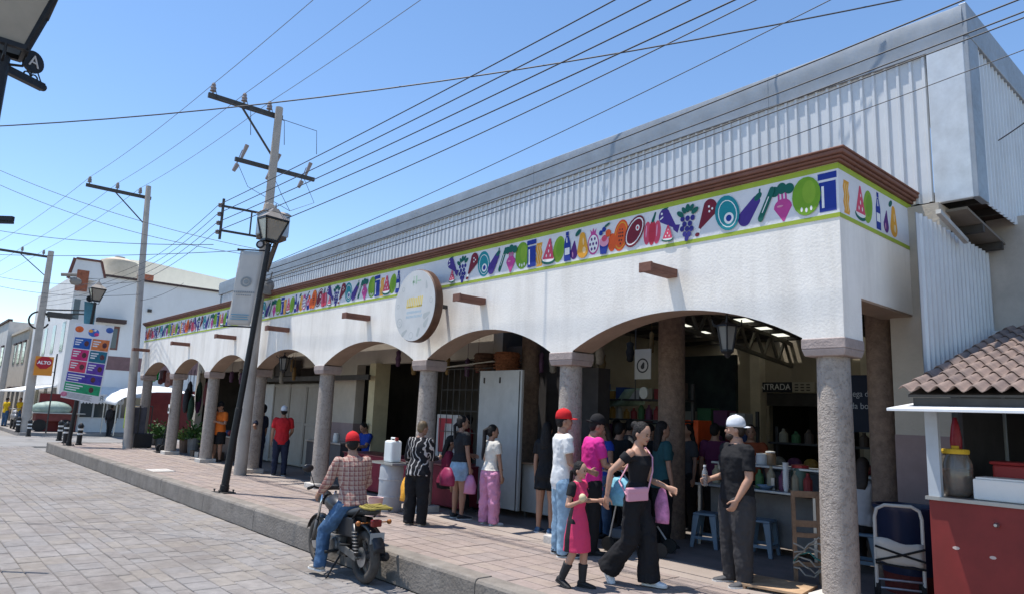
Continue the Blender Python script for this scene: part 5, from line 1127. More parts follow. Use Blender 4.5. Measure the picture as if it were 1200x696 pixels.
# ENTRADA sign over the door
en = thing('entrance_sign', 'dark sign reading ENTRADA over the inner doorway', 'sign', (-7.2, 14.85, 2.4)); a, b = facx(884, 2.5, 14.85), facx(928, 2.5, 14.85)
g = G(); g.box(a, 14.86, 2.40, b, 14.89, 2.62); o = obj('sign_panel', g, flat('sign_black', (.02, .022, .03)), en)
g = G(); g.box(b, 14.86, 2.40, b+.5, 14.885, 2.62); o2 = obj('side_panel', g, flat('sign_cream', (.42, .38, .30)), en)
text('ENTRADA', .19, flat('entrada_white', (.7, .7, .68)), o, ((a+b)/2, 14.856, 2.51), (1, 0, 0), ZAX, sx=.95)
g = G()
for k in range(3):
    for j in range(3): g = G(); g.box(b+.06+k*.13, 14.856, 2.43+j*.06, b+.14+k*.13, 14.86, 2.455+j*.06); obj('small_mark', g, DARKSTEEL, o2)
mb = thing('menu_board', 'dark blue board with pale lettering behind the corner column', 'sign', (-4.4, 11, 2)); a, b = facx(991, 2.1, 10.9), facx(1030, 2.1, 10.9)
g = G(); g.box(a, 10.9, 1.62, b+.5, 10.93, 2.46); o = obj('board', g, flat('board_navy', (.012, .018, .035)), mb)
text('juega de uva', .13, flat('board_ink', (.42, .44, .46)), o, ((a+b)/2+.06, 10.896, 2.18), (1, 0, 0), ZAX, sx=.85); text('da botana', .13, flat('board_ink', (.42, .44, .46)), o, ((a+b)/2+.06, 10.896, 2.0), (1, 0, 0), ZAX, sx=.9)
# ---- white metal stall with tall panel
ws = thing('white_metal_stall', 'white sheet-metal stall with tall side panel and counter', 'stall', (-9.2, 8.0, 0))
xa, xb = facx(559, 1.2, 8.0), facx(609, 1.2, 8.0); xc = facx(652, .6, 8.25)
g = G(); g.box(xa, 8.0, .12, xb, 8.05, 2.42); pn = obj('tall_panel', g, OFFWHITE, ws, bevel=.004)
for px in (.12, .5): g = G(); g.box(xa+(xb-xa)*px-.015, 7.985, 2.2, xa+(xb-xa)*px+.015, 8.0, 2.3); obj('hinge', g, DARKSTEEL, pn)
g = G(); g.box(xb-.06, 7.99, .12, xb-.045, 8.0, 2.4); obj('panel_edge', g, DARKSTEEL, pn)
for k in range(2):
    a = xb-.15+(xc-xb+.1)*k/2; b = xb-.15+(xc-xb+.1)*(k+1)/2; g = G(); g.box(a+.004, 8.22, .1, b-.004, 8.26, .86); obj('counter_panel', g, OFFWHITE, ws, bevel=.004)
g = G(); g.box(xb-.1, 8.12, .87, xc+.05, 8.8, .9); obj('counter_top', g, mat('rusty_top', (.22, .14, .09), .6, var=.3), ws)
for x in (xb-.1, xc-.08): g = G(); g.box(x, 8.24, 0, x+.04, 8.28, .1); obj('foot', g, DARKSTEEL, ws)
g = G(); g.box(xb, 8.9, .0, xb+.9, 9.2, 2.5); g.box(xa-1.3, 9.2, 0, xb, 9.3, 3.0); obj('dark_lining', g, KDARK, ws)
g = G()
xg0 = facx(515, 1.2, 8.3)
for k in range(9): g.beam((xg0+(xa-xg0)*k/8, 8.3, .05), (xg0+(xa-xg0)*k/8, 8.3, 2.5), .012, .012)
for k in range(7): g.beam((xg0, 8.3, .1+k*.4), (xa, 8.3, .1+k*.4), .012, .012)
obj('wire_grille', g, DARKSTEEL, ws)
a, b = facx(512, 1.4, 8.34), facx(540, 1.4, 8.34); g = G(); g.box(a, 8.34, .7, b, 8.36, 1.62); o = obj('lettered_board', g, flat('board_grey_white', (.42, .40, .38)), ws)
g = G(); w_ = (b-a); g.prism([(.1*w_, .2), (.3*w_, .2), (.35*w_, .75), (.62*w_, .75), (.62*w_, .85), (.08*w_, .85)], (a, 8.334, .7), (1, 0, 0), (0, 0, 1), (0, 1, 0), .003); g.prism([(.5*w_, .1), (.62*w_, .1), (.9*w_, .55), (.8*w_, .6)], (a, 8.334, .7), (1, 0, 0), (0, 0, 1), (0, 1, 0), .003); obj('red_lettering', g, flat('letter_red', (.35, .03, .04)), o)
for k, px in enumerate((594, 570)):
    x = facx(px, 2.55, 8.5); g = G(); g.lathe([(.20, 0), (.24, .3), (.22, .34)], (x, 8.5, 2.45), 14)
    for q in range(5): g.tube([(x+.245*math.cos(t_*.4), 8.5+.245*math.sin(t_*.4), 2.5+q*.06) for t_ in range(17)], .012, 5)
    lab_obj('wicker_basket', g, mat(('basket_orange', 'basket_brown')[k], ((.25, .09, .04), (.10, .05, .03))[k], .9, var=.4, vs=20), ('orange-brown wicker basket above the white tall panel', 'dark brown wicker basket above the white tall panel')[k], 'basket')
# tarp roof piece inside bay
g = G(); g.hexa([(xg0-.2, 8.2, 2.5), (xa+.1, 8.2, 2.6), (xa+.1, 9.2, 2.65), (xg0-.2, 9.2, 2.7), (xg0-.2, 8.2, 2.52), (xa+.1, 8.2, 2.62), (xa+.1, 9.2, 2.67), (xg0-.2, 9.2, 2.72)]); lab_obj('canvas_roof', g, mat('canvas_beige', (.42, .38, .32), .9, var=.2), 'beige canvas stretched over the wire grille stall', 'canvas')
# ---- drinks corner: red cloth table, water jugs on drums
rt = thing('red_cloth_table', 'long table covered with dark red cloth beside the plastic jugs', 'table', (-12, 7.9, 0))
xa2, xb2 = facx(408, .75, 7.7), facx(545, .75, 7.7)
g = G(); g.box(xa2, 7.6, .04, xb2, 8.3, .73); obj('table_cloth', g, mat('dark_red_cloth', (.16, .015, .03), .8, var=.2, vs=4, bump=.4, bs=6), rt, bevel=.02)
g = G(); g.box(xa2-.02, 7.58, .73, xb2+.02, 8.32, .75); obj('table_top', g, mat('maroon_top', (.18, .03, .04), .4), rt)
JUG = mat('milky_plastic', (.72, .74, .72), .4, var=.05, spec=.5)
def drum(px, py, label):
    c = onz(px, py, 0); t = thing('plastic_drum', label, 'drum', (c.x, c.y, 0)); g = G(); g.lathe([(.19, 0), (.2, .03), (.2, .72), (.18, .76)], (c.x, c.y, 0), 20); obj('drum_body', g, mat('grey_drum', (.40, .41, .42), .6, var=.1, dirt=.3), t, smooth=True, auto=40)
    for z in (.22, .5): g = G(); g.lathe([(.203, z), (.208, z+.02), (.203, z+.04)], (c.x, c.y, 0), 20); obj('drum_ring', g, mat('grey_drum', (.40, .41, .42)), t)
    return c
c = drum(456, 598, 'pale grey plastic drum under the white water jugs')
g = G(); g.box(c.x-.42, c.y-.2, .765, c.x+.32, c.y+.24, .795); lab_obj('drum_board', g, STEEL, 'grey board laid on the pale drum as a shelf', 'shelf')
def jug(x, y, z, label):
    t = thing('water_jug', label, 'jug', (x, y, z)); g = G(); g.hexa([(x-.13, y-.1, z), (x+.13, y-.1, z), (x+.13, y+.1, z), (x-.13, y+.1, z), (x-.13, y-.1, z+.36), (x+.13, y-.1, z+.36), (x+.13, y+.1, z+.36), (x-.13, y+.1, z+.36)]); obj('jug_body', g, JUG, t, bevel=.035)
    g = G(); g.tube([(x-.06, y, z+.355), (x-.06, y, z+.40), (x+.06, y, z+.40), (x+.06, y, z+.355)], .014, 8); obj('handle', g, JUG, t); g = G(); g.lathe([(.03, .36), (.03, .41)], (x+.1, y, z), 12); obj('cap', g, flat('cap_red', (.3, .04, .03)), t)
jug(c.x+.02, c.y-.02, .797, 'white plastic water jug on the pale drum'); jug(c.x+.28, c.y+.32, .80, 'white plastic water jug behind the first jug')
g = G(); c = onz(439, 604, 0); g.lathe([(.09, 0), (.12, .28), (.125, .285), (.115, .28), (.085, .01)], (c.x, c.y, 0), 16); lab_obj('pink_bucket', g, flat('bucket_pink', (.58, .40, .38)), 'pale pink bucket on the ground before the pale drum', 'bucket', smooth=True, auto=40)
counter('dark grey counter behind the motorcycle rider', facx(372, .6, 8.4), facx(407, .6, 8.4)+.2, 8.1, 8.6, .86, mat('dark_counter', (.07, .07, .075), .6))
x = facx(394, .9, 8.3); jar(x, 8.3, .86, .08, .18, (.6, .6, .58), 'white jar on the dark grey counter')
# ---- greengrocer bays and clothes rack at the far end
counter('greengrocer table in the shaded third arch', -23.6, -21.2, 7.9, 8.6, .7, DK1); goods('heap', -23.5, -21.3, 8.1, .7, 9, 11, 'heap of vegetables on the greengrocer table', 'vegetables'); goods('carton', -23.5, -21.3, 7.6, .0, 5, 12, 'crate standing before the greengrocer table', 'crates')
g = G(); p = onx(187, 412, -24.2)
cr = thing('clothes_rack', 'clothes rack with bright garments at the end of the arcade', 'clothes rack', onz(158, 523, 0))
c = onz(158, 523, 0)
g = G()
for dx, dy in ((-.7, -.15), (.7, -.15), (-.7, .25), (.7, .25)): g.tube([(c.x+dx, c.y+dy, 0), (c.x+dx, c.y+dy, 1.45)], .02, 6)
g.tube([(c.x-.7, c.y-.15, 1.45), (c.x+.7, c.y-.15, 1.45)], .02, 6); g.tube([(c.x-.7, c.y+.25, 1.45), (c.x+.7, c.y+.25, 1.45)], .02, 6); obj('rack_frame', g, DARKSTEEL, cr)
for k in range(9):
    x = c.x-.6+k*.15; col = [(.45, .6, .03), (.4, .5, .05), (.5, .3, .2), (.6, .55, .5), (.45, .08, .12), (.2, .28, .16), (.12, .2, .12), (.35, .12, .08), (.1, .1, .12)][k]
    g = G(); g.box(x-.04, c.y-.32, .62-.08*(k % 3), x+.04, c.y+.1, 1.42); o = obj('garment', g, flat('garment_%d' % k, col, .8, var=.25), cr, bevel=.03)
g = G(); g.box(c.x-.75, c.y-.25, .02, c.x+.75, c.y+.35, .5); obj('rack_box', g, mat('black_box', (.03, .03, .032), .7), cr, bevel=.02)
for k in range(9):
    p = V((-25.6+rnd.random()*1.2, 7.6+rnd.random()*.5, 0)); g = G(); z1_ = 2.3-.25*(k % 3); g.ell((p.x, p.y, z1_-.35), (.16, .1, .42), 8, 7); g.tube([(p.x, p.y, z1_), (p.x, p.y, 2.75)], .006, 4)
    tag(obj('hanging_clothes', g, flat('hung_%d' % (k % 4), ((.03, .03, .035), (.09, .03, .1), (.02, .05, .03), (.12, .03, .03))[k % 4], .85, var=.3, vs=9), None, smooth=True), ('black', 'plum', 'dark green', 'dark red')[k % 4]+' garment hanging under the second arch from the street end', 'clothes', 'clothes hung under the arch')
for k, cc in enumerate(((.0, .3, .05), (.1, .02, .02), (.25, .12, .1))):
    q = ony(181+k*8, 437+3*k, 7.5); g = G(); g.box(q.x-.25, 7.5, q.z-.25, q.x+.25, 7.6, q.z+.2); g.ell((q.x, 7.5, q.z-.2), (.24, .08, .12), 9, 6); lab_obj('hanging_bag', g, flat('hbag_%d' % k, cc, .7), ('bright green bag hanging under the end arch', 'dark red bag hanging under the end arch', 'brown bag hanging under the end arch')[k], 'bag')
c = onz(189, 530, 0); g = G(); hk = thing('sack_truck', 'black sack truck parked against the second column', 'hand truck', c)
for dx in (-.15, .15): tubeobj('rail', [(c.x+dx, c.y, .1), (c.x+dx+.1, c.y+.15, 1.15)], .018, BLACK, hk)
for dx in (-.2, .2): g = G(); g.lathe([(.06, -.03), (.13, -.025), (.13, .025), (.06, .03)], (c.x+dx, c.y, .13), 14, 0, Matrix.Rotation(math.pi/2, 4, 'Y')); obj('wheel', g, RUBBER, hk)
g = G(); g.box(c.x-.2, c.y-.2, .03, c.x+.2, c.y, .05); obj('toe_plate', g, BLACK, hk)
c = onz(203, 490, 1.0); x = -24.25; g = G(); g.box(x-.08, FY+.02, 1.28, x+.08, FY+.03, 1.56); nt_ = thing('paper_notice', 'white paper notice with dark picture taped to a stone column', 'notice', (x, FY+.02, 1.4)); o = obj('paper', g, WHITE, nt_); g = G(); g.box(x-.055, FY+.015, 1.34, x+.055, FY+.0195, 1.46); obj('print', g, DARKSTEEL, o)

# ---- goods hanging from the arcade ceiling
HG = [(.03, .03, .03), (.16, .03, .03), (.05, .09, .04), (.2, .12, .04), (.1, .05, .1), (.22, .2, .17)]
HN = ('black', 'dark red', 'dark green', 'ochre', 'plum', 'pale')
for bay, (xa_, xb_, n_) in enumerate(((-13.6, -10.7, 8), (-9.6, -7.3, 4), (-8.9, -6.8, 4), (-23.9, -18.2, 10))):
    y_ = (8.6, 8.75, 9.9, 8.5)[bay]; zt_ = 3.3 if bay != 2 else 3.5
    where = ('over the red cloth table', 'above the white tall panel stall', 'from the trusses inside the hall', 'over the greengrocer table')[bay]
    for k in range(n_):
        x = xa_+(xb_-xa_)*(k+.5)/n_+rnd.uniform(-.1, .1); L_ = rnd.uniform(.3, .65); ci = rnd.randrange(6); yy = y_+rnd.uniform(-.15, .15); s_ = rnd.uniform(.05, .09); g = G()
        g.tube([(x, yy, zt_), (x, yy, zt_-L_)], .005, 4); g.lathe([(.015, 0), (s_*.9, -.04), (s_*.7, -.12), (s_, -.2), (s_*.75, -.28), (s_*.8, -.34), (.03, -.37)], (x, yy, zt_-L_), 9)
        tag(obj('hanging_goods', g, flat('hang_%d' % ci, HG[ci], .7, var=.3, vs=12), None, smooth=True), HN[ci]+' bundle of goods hanging '+where, 'goods', 'bundles hanging in the market')

# ---- leafy produce at the far arches
LEAF2 = mat('produce_leaf', (.05, .12, .025), .6, var=.4, vs=6); PALE = mat('produce_pale_leaf', (.14, .22, .05), .6, var=.3, vs=6)
for k, (px, py) in enumerate(((172, 524), (214, 530), (222, 532), (231, 536), (181, 521))):
    c = onz(px, py, 0); c.y = max(c.y, 7.75); hh = .55+.15*(k % 3); r_ = random.Random(k)
    t = thing('leafy_bunch', ('leafy herbs in a tub next to the clothes rack', 'bunched greens in a crate behind the second column', 'dark leafy greens in a crate beside the third column', 'pale greens in a tub near the man in orange', 'tall leafy plant in a tub at the end arch')[k], 'plant', (c.x, c.y, 0))
    g = G(); g.lathe([(.16, 0), (.2, hh*.6), (.21, hh*.62), (.18, hh*.6), (.1, hh*.5)], (c.x, c.y, 0), 14); obj('tub', g, DK1 if k % 2 else DK2, t)
    g = G()
    for q in range(220):
        a, rr, zz_ = r_.uniform(0, 6.28), r_.uniform(0, .26), hh*.55+abs(r_.gauss(0, .2)); p = V((c.x+rr*math.cos(a), c.y+rr*math.sin(a), zz_)); u = V((math.cos(a)+r_.gauss(0, .5), math.sin(a)+r_.gauss(0, .5), r_.uniform(.1, 1.2))).normalized(); v = u.cross(V((r_.gauss(0, 1), r_.gauss(0, 1), r_.gauss(0, 1)))).normalized(); s_ = r_.uniform(.05, .1)
        g.add([p, p+u*s_+v*s_*.4, p+u*s_*2, p+u*s_-v*s_*.4], [(0, 1, 2, 3)])
    obj('leaves', g, PALE if k % 2 else LEAF2, t)

counter('crowded dark stall behind the queue inside the hall', -9.1, -6.9, 9.75, 10.25, .95, DK2, (1.3, 1.65, 2.0)); goods('carton', -9.0, -7.0, 10.1, 1.33, 8, 21, 'carton on the lower shelf of the crowded stall', 'stock of the crowded stall'); goods('bottle', -9.0, -7.0, 10.1, 1.68, 12, 22, 'bottle on the middle shelf of the crowded stall', 'stock of the crowded stall'); goods('carton', -9.0, -7.0, 10.1, 2.03, 7, 23, 'carton on the top shelf of the crowded stall', 'stock of the crowded stall'); goods('heap', -9.0, -7.0, 9.9, .95, 9, 24, 'heap of produce on the crowded stall counter', 'stock of the crowded stall')
goods('bottle', -5.8, -4.3, 9.0, .83, 9, 26, 'bottle on the food table', 'stock of the food table')
# ================================================================ PEOPLE
SKIN = [mat('skin_%d' % i, c, .55, var=.06, vs=12, spec=.4) for i, c in enumerate(((.42, .235, .16), (.33, .18, .12), (.25, .135, .09)))]
HAIRB = mat('black_hair', (.012, .010, .010), .6, var=.4, vs=40, spec=.25, bump=.8, bs=70); HAIRBR = mat('brown_hair', (.03, .018, .012), .6, var=.3, vs=30)
HAIRG = mat('streaked_hair', (.16, .11, .06), .5, var=.5, vs=18)
EYE = flat('eye_dark', (.01, .008, .007), .2); LIP = flat('lips', (.28, .08, .07), .5)
WRINK = bpy.data.textures.new('cloth_folds', 'CLOUDS'); WRINK.noise_scale = .09; WRINK.noise_depth = 2
def loft(g, rings, n=14):
    """rings: (centre, half-axis a, half-axis b)"""
    base = len(g.v); k = len(rings)
    for c, a, b in rings:
        for j in range(n): t = 2*math.pi*j/n; g.v.append(tuple(c+a*math.cos(t)+b*math.sin(t)))
    for i in range(k-1):
        for j in range(n): j2 = (j+1) % n; g.f.append((base+i*n+j, base+i*n+j2, base+(i+1)*n+j2, base+(i+1)*n+j)); g.m.append(0)
    g.f.append(tuple(reversed(range(base, base+n)))); g.m.append(0); g.f.append(tuple(range(base+(k-1)*n, base+k*n))); g.m.append(0)
def limb(g, pts, rad, n=10, cap=True):
    """rounded tube through points with a radius at each"""
    P_ = [V(p) for p in pts]; R_ = list(rad)
    if cap:
        d0 = (P_[1]-P_[0]).normalized(); d1 = (P_[-1]-P_[-2]).normalized()
        P_ = [P_[0]-d0*R_[0]*.75, P_[0]-d0*R_[0]*.4]+P_+[P_[-1]+d1*R_[-1]*.4, P_[-1]+d1*R_[-1]*.75]; R_ = [R_[0]*.45, R_[0]*.85]+R_+[R_[-1]*.85, R_[-1]*.45]
    g.tube(P_, R_, n)
def grown(name, g, m_, parent, vox, smooth=3, fold=0., fac=.5):
    o = obj(name, g, [m_], parent, local=True)
    r_ = o.modifiers.new('r', 'REMESH'); r_.mode = 'VOXEL'; r_.voxel_size = vox; r_.use_smooth_shade = True
    if fold:
        d = o.modifiers.new('d', 'DISPLACE'); d.texture = WRINK; d.strength = fold; d.mid_level = .5; d.texture_coords = 'LOCAL'
    s_ = o.modifiers.new('s', 'SMOOTH'); s_.factor = fac; s_.iterations = smooth
    return o
def human(label, pos, heading, H=1.7, sex='m', w=1., skin=0, lean=0, side=0, twist=0, head=(0, 0), hair='short', hairm=None, armL=None, armR=None, legL=None, legR=None, footL=(0, 0), footR=(0, 0), curl=35,
          top=None, bottom=None, shoes=None, cap=None, vox=.012, root_z=None, bare=False, name='person', group=None, extra=None, reach=None, handL=None, handR=None):
    t = thing(name, label, 'person', pos, math.radians(heading-90), group)
    D = lambda v: V(v).normalized()
    Rt = Matrix.Rotation(math.radians(-lean), 3, 'X') @ Matrix.Rotation(math.radians(side), 3, 'Y') @ Matrix.Rotation(math.radians(twist), 3, 'Z')
    HC = V((0, 0, .52)); T = lambda x, y, z: (HC+Rt @ (V((x, y, z))-HC))
    Rh = Rt @ Matrix.Rotation(math.radians(head[0]), 3, 'Z') @ Matrix.Rotation(math.radians(-head[1]), 3, 'X'); NB = T(0, 0, .868)
    HD = lambda x, y, z: NB+Rh @ (V((x, y, z))-V((0, 0, .868)))
    # joints
    sw = (.108 if sex == 'm' else .094)*(.6+.4*w)
    sh = {s: T(k*sw, 0, .806) for s, k in (('L', -1), ('R', 1))}
    hj = {s: HC+Matrix.Rotation(math.radians(-lean*.3), 3, 'X') @ V((k*.052*(.7+.3*w), 0, -.02)) for s, k in (('L', -1), ('R', 1))}
    ll = {'L': legL or ((-.05, .03, -1), (-.02, -.04, -1)), 'R': legR or ((.05, .03, -1), (.02, -.04, -1))}
    kn = {}; an = {}; ft = {}
    for s, fp in (('L', footL), ('R', footR)):
        kn[s] = hj[s]+D(ll[s][0])*.235; an[s] = kn[s]+D(ll[s][1])*.225
        k = -1 if s == 'L' else 1; ya = math.radians(fp[1]+k*9); pi_ = math.radians(fp[0])
        f = V((math.sin(ya)*math.cos(pi_), math.cos(ya)*math.cos(pi_), -math.sin(pi_))); r_ = V((math.cos(ya), -math.sin(ya), 0)); ft[s] = (f, r_, r_.cross(f))
    low = min(min((an[s]+ft[s][0]*.09-ft[s][2]*.04).z, (an[s]-ft[s][0]*.035-ft[s][2]*.04).z) for s in 'LR')
    dz = -low if root_z is None else root_z/H-.52
    al = {'L': armL or ((-.16, .02, -1), (-.08, .18, -1)), 'R': armR or ((.16, .02, -1), (.08, .18, -1))}
    elb = {}; wr = {}; fd = {}
    for s in 'LR': elb[s] = sh[s]+D(al[s][0])*.172; fd[s] = D(al[s][1]); wr[s] = elb[s]+fd[s]*.145
    if reach:
        Mi = Matrix.Rotation(-math.radians(heading-90), 3, 'Z')
        for s, P_ in reach.items():
            tg = (Mi @ (V(P_)-V(pos)))/H-V((0, 0, dz)); d_ = tg-sh[s]; L_ = d_.length; l1, l2 = .172, .18
            if L_ > l1+l2-.004: d_ = d_*((l1+l2-.004)/L_); L_ = d_.length; tg = sh[s]+d_
            a_ = (l1*l1-l2*l2+L_*L_)/(2*L_); h_ = math.sqrt(max(0, l1*l1-a_*a_)); pl = V(((-.35 if s == 'L' else .35), -.5, -.6)); dn = d_.normalized(); pl = (pl-dn*pl.dot(dn)).normalized()
            elb[s] = sh[s]+dn*a_+pl*h_; fd[s] = (tg-elb[s]).normalized(); wr[s] = elb[s]+fd[s]*.145
    sc = lambda p: (V(p)+V((0, 0, dz)))*H
    A = lambda v: V(v)*H
    # ---- body
    g = G()
    tr = [(.455, .07, .055, 0), (.50, .090, .067, -.004), (.55, .090, .065, -.003), (.62, .080, .056, .002), (.70, .092, .062, .004), (.76, .102, .064, .002), (.80, .100, .054, -.003), (.825, .072, .041, -.006), (.848, .037, .037, -.004), (.88, .033, .034, .002)] if sex == 'm' else [(.455, .072, .058, 0), (.50, .094, .070, -.006), (.55, .090, .065, -.003), (.63, .068, .050, .002), (.70, .080, .062, .008), (.735, .084, .070, .012), (.77, .086, .058, .004), (.80, .086, .048, -.003), (.825, .062, .037, -.006), (.848, .031, .032, -.004), (.88, .028, .030, .002)]
    wf = lambda z: w if z < .8 else 1+(w-1)*.3
    ring = lambda z, rx, ry, yo, inf=0: (sc(T(0, yo, z)), A(Rt @ V((rx*wf(z)+inf, 0, 0))), A(Rt @ V((0, ry*wf(z)+inf, 0))))
    loft(g, [ring(*q) for q in tr])
    for s in 'LR':
        k = -1 if s == 'L' else 1; ws = .85+.15*w; sx = 1 if sex == 'm' else .86
        limb(g, [sc(sh[s]), sc(sh[s].lerp(elb[s], .4)), sc(elb[s]), sc(elb[s].lerp(wr[s], .3)), sc(wr[s])], [H*.034*ws*sx, H*.030*ws*sx, H*.024*ws*sx, H*.0245*ws*sx, H*.0165*sx])
        limb(g, [sc(hj[s]), sc(hj[s].lerp(kn[s], .5)), sc(kn[s]), sc(kn[s].lerp(an[s], .3)), sc(an[s].lerp(kn[s], .2)), sc(an[s])], [H*.056*w, H*.048*w, H*.034*w**.5, H*.034*w**.5, H*.022, H*.021])
        f, r_, u = ft[s]
        loft(g, [(sc(an[s]+f*a-u*b), A(r_*c), A(u*d_)) for a, b, c, d_ in ((-.034, .022, .012, .012), (-.022, .02, .02, .02), (.03, .022, .024, .018), (.075, .028, .027, .011), (.105, .032, .016, .006))], 10)
        # hand: palm, four fingers, thumb
        d = fd[s]; hd = handL if s == 'L' else handR
        if hd: d = D(hd[0])
        n_ = V((-k, 0, 0)) if not hd else V(hd[1]); n_ = (n_-d*n_.dot(d)).normalized(); b_ = d.cross(n_).normalized()      # n_: palm side, b_: across
        if b_.y < 0 and abs(d.z) > .5: b_ = -b_
        W = wr[s]; loft(g, [(sc(W), A(b_*.014), A(n_*.011)), (sc(W+d*.02), A(b_*.021), A(n_*.010)), (sc(W+d*.052), A(b_*.023), A(n_*.0085)), (sc(W+d*.058), A(b_*.021), A(n_*.006))], 10)
        ca = math.radians(curl)
        for i in range(4):
            o_ = (.017-.0113*i); L_ = (.040, .045, .042, .033)[i]; p0 = W+d*.052+b_*o_; d1 = d*math.cos(ca*.6)+n_*math.sin(ca*.6); d2 = d*math.cos(ca*1.7)+n_*math.sin(ca*1.7)
            p1_ = p0+d1*L_*.5; p2_ = p1_+d2*L_*.5; limb(g, [sc(p0), sc(p1_), sc(p2_)], [H*.0056, H*.0052, H*.0045], 7)
        p0 = W+d*.016+b_*.016; p1_ = p0+(d*.7+b_*.7+n_*.3).normalized()*.024; p2_ = p1_+(d*.9+b_*.2+n_*.35).normalized()*.022; limb(g, [sc(p0), sc(p1_), sc(p2_)], [H*.0075, H*.0065, H*.0052], 7)
    # head
    def ell_h(g, c, r, n=14, k=9):
        st = len(g.v); g.ell((0, 0, 0), r, n, k)
        for i in range(st, len(g.v)): g.v[i] = tuple(sc(HD(g.v[i][0]+c[0], g.v[i][1]+c[1], g.v[i][2]+c[2])))
    ell_h(g, (0, .008, .938), (.0435, .055, .062)); ell_h(g, (0, .024, .903), (.033, .036, .040)); ell_h(g, (0, .060, .917), (.008, .012, .011), 8, 6); ell_h(g, (0, .052, .878), (.014, .010, .010), 8, 6)
    for k in (-1, 1): ell_h(g, (k*.044, .002, .920), (.006, .011, .017), 8, 6); ell_h(g, (k*.02, .046, .915), (.014, .012, .012), 8, 6)
    grown('body', g, SKIN[skin], t, vox*.85, 2)
    for k in (-1, 1):
        g = G(); ell_h(g, (k*.0175, .0585, .932), (.0075, .005, .0042), 8, 6); obj('eye', g, EYE, t, smooth=True, local=True)
        g = G(); ell_h(g, (k*.018, .0595, .944), (.012, .004, .0025), 8, 5); obj('eyebrow', g, hairm or HAIRB, t, smooth=True, local=True)
    g = G(); ell_h(g, (0, .0595, .8965), (.014, .005, .0042), 10, 6); obj('mouth', g, LIP, t, smooth=True, local=True)
    # hair
    if hair:
        g = G(); ell_h(g, (0, -.004, .949), (.0475, .056, .0585), 18, 12)
        if hair == 'short': ell_h(g, (0, -.022, .925), (.043, .034, .045))
        else: ell_h(g, (0, -.02, .925), (.046, .038, .052))
        if hair == 'bun': ell_h(g, (0, -.062, .965), (.026, .026, .026))
        if hair == 'long':
            loft(g, [(sc(HD(0, -.03+a, z)), A(Rh @ V((x, 0, 0))), A(Rh @ V((0, y, 0)))) for z, x, y, a in ((.95, .044, .03, 0), (.9, .05, .032, -.005), (.85, .055, .03, -.012), (.79, .055, .024, -.022), (.75, .04, .016, -.026))])
        if hair == 'tail':
            q = [HD(0, -.055, .955), HD(0, -.085, .935), HD(0, -.078, .87), HD(0.01, -.075, .78), HD(.012, -.078, .69), HD(.012, -.078, .635)]
            limb(g, [sc(p) for p in q], [H*.016, H*.02, H*.022, H*.021, H*.016, H*.007])
        if hair == 'lowtail':
            q = [HD(0, -.05, .925), HD(0, -.075, .9), HD(0.0, -.07, .83), HD(.0, -.066, .77)]; limb(g, [sc(p) for p in q], [H*.014, H*.017, H*.016, H*.008])
        if hair == 'sidebuns':
            for k in (-1, 1): ell_h(g, (k*.045, -.02, .975), (.018, .018, .018), 8, 6)
        grown('hair', g, hairm or HAIRB, t, vox*.85, 2, .004)
    if cap:
        cm, cdir = cap; g = G(); k_ = -1 if cdir == 'back' else 1; n = 18; tilt = .12
        R_ = lambda x, y, z: sc(HD(x, y, z))
        for z, r in ((.938, 1.), (.955, 1.), (.975, .95), (.992, .82), (1.004, .6), (1.012, .3), (1.014, .05)):
            for j in range(n): a = 2*math.pi*j/n; g.v.append(tuple(R_(.0505*r*math.cos(a), .001+.0605*r*math.sin(a), z+.006)))
        for i in range(6):
            for j in range(n): j2 = (j+1) % n; g.f.append((i*n+j, i*n+j2, (i+1)*n+j2, (i+1)*n+j)); g.m.append(0)
        g.f.append(tuple(range(6*n, 7*n))); g.m.append(0); g.f.append(tuple(reversed(range(n)))); g.m.append(0)
        st = len(g.v); g.ell((0, 0, 0), (.043, .05 if k_ > 0 else .032, .005), 16, 6)
        for i in range(st, len(g.v)): x, y, z = g.v[i]; g.v[i] = tuple(R_(x, k_*(.058)+y, .947+z-.35*x*x*10-.05*(abs(y)))) 
        cp = obj('cap', g, cm, t, smooth=True, local=True)
        g = G(); ell_h(g, (0, 0, 1.021), (.006, .006, .003), 8, 5); obj('button', g, cm, cp, local=True)
    # ---- clothes
    if top:
        g = G(); kind = top['kind']; inf = top.get('inf', .007); z0_ = top.get('z0', .485)
        if kind in ('tee', 'dress'):
            body = [q for q in tr if z0_ < q[0] <= .83]
            rs = [ring(z0_, tr[1][1]+.004, tr[1][2]+.004, 0, inf+top.get('flare', .004))]+[ring(*q, inf=inf) for q in body]+[ring(.838, .047, .042, -.005, 0)]
            loft(g, rs, 18)
        elif kind == 'off':
            body = [q for q in tr if z0_ < q[0] <= .76]; loft(g, [ring(z0_, .085, .066, 0, .006)]+[ring(*q, inf=.006) for q in body]+[ring(.783, .088, .055, .003, .004)], 18)
            loft(g, [ring(.762, sw+.022, .058, .004, .0), ring(.79, sw+.02, .052, .004, .0)], 18)
        sl = top.get('sleeve', .55)
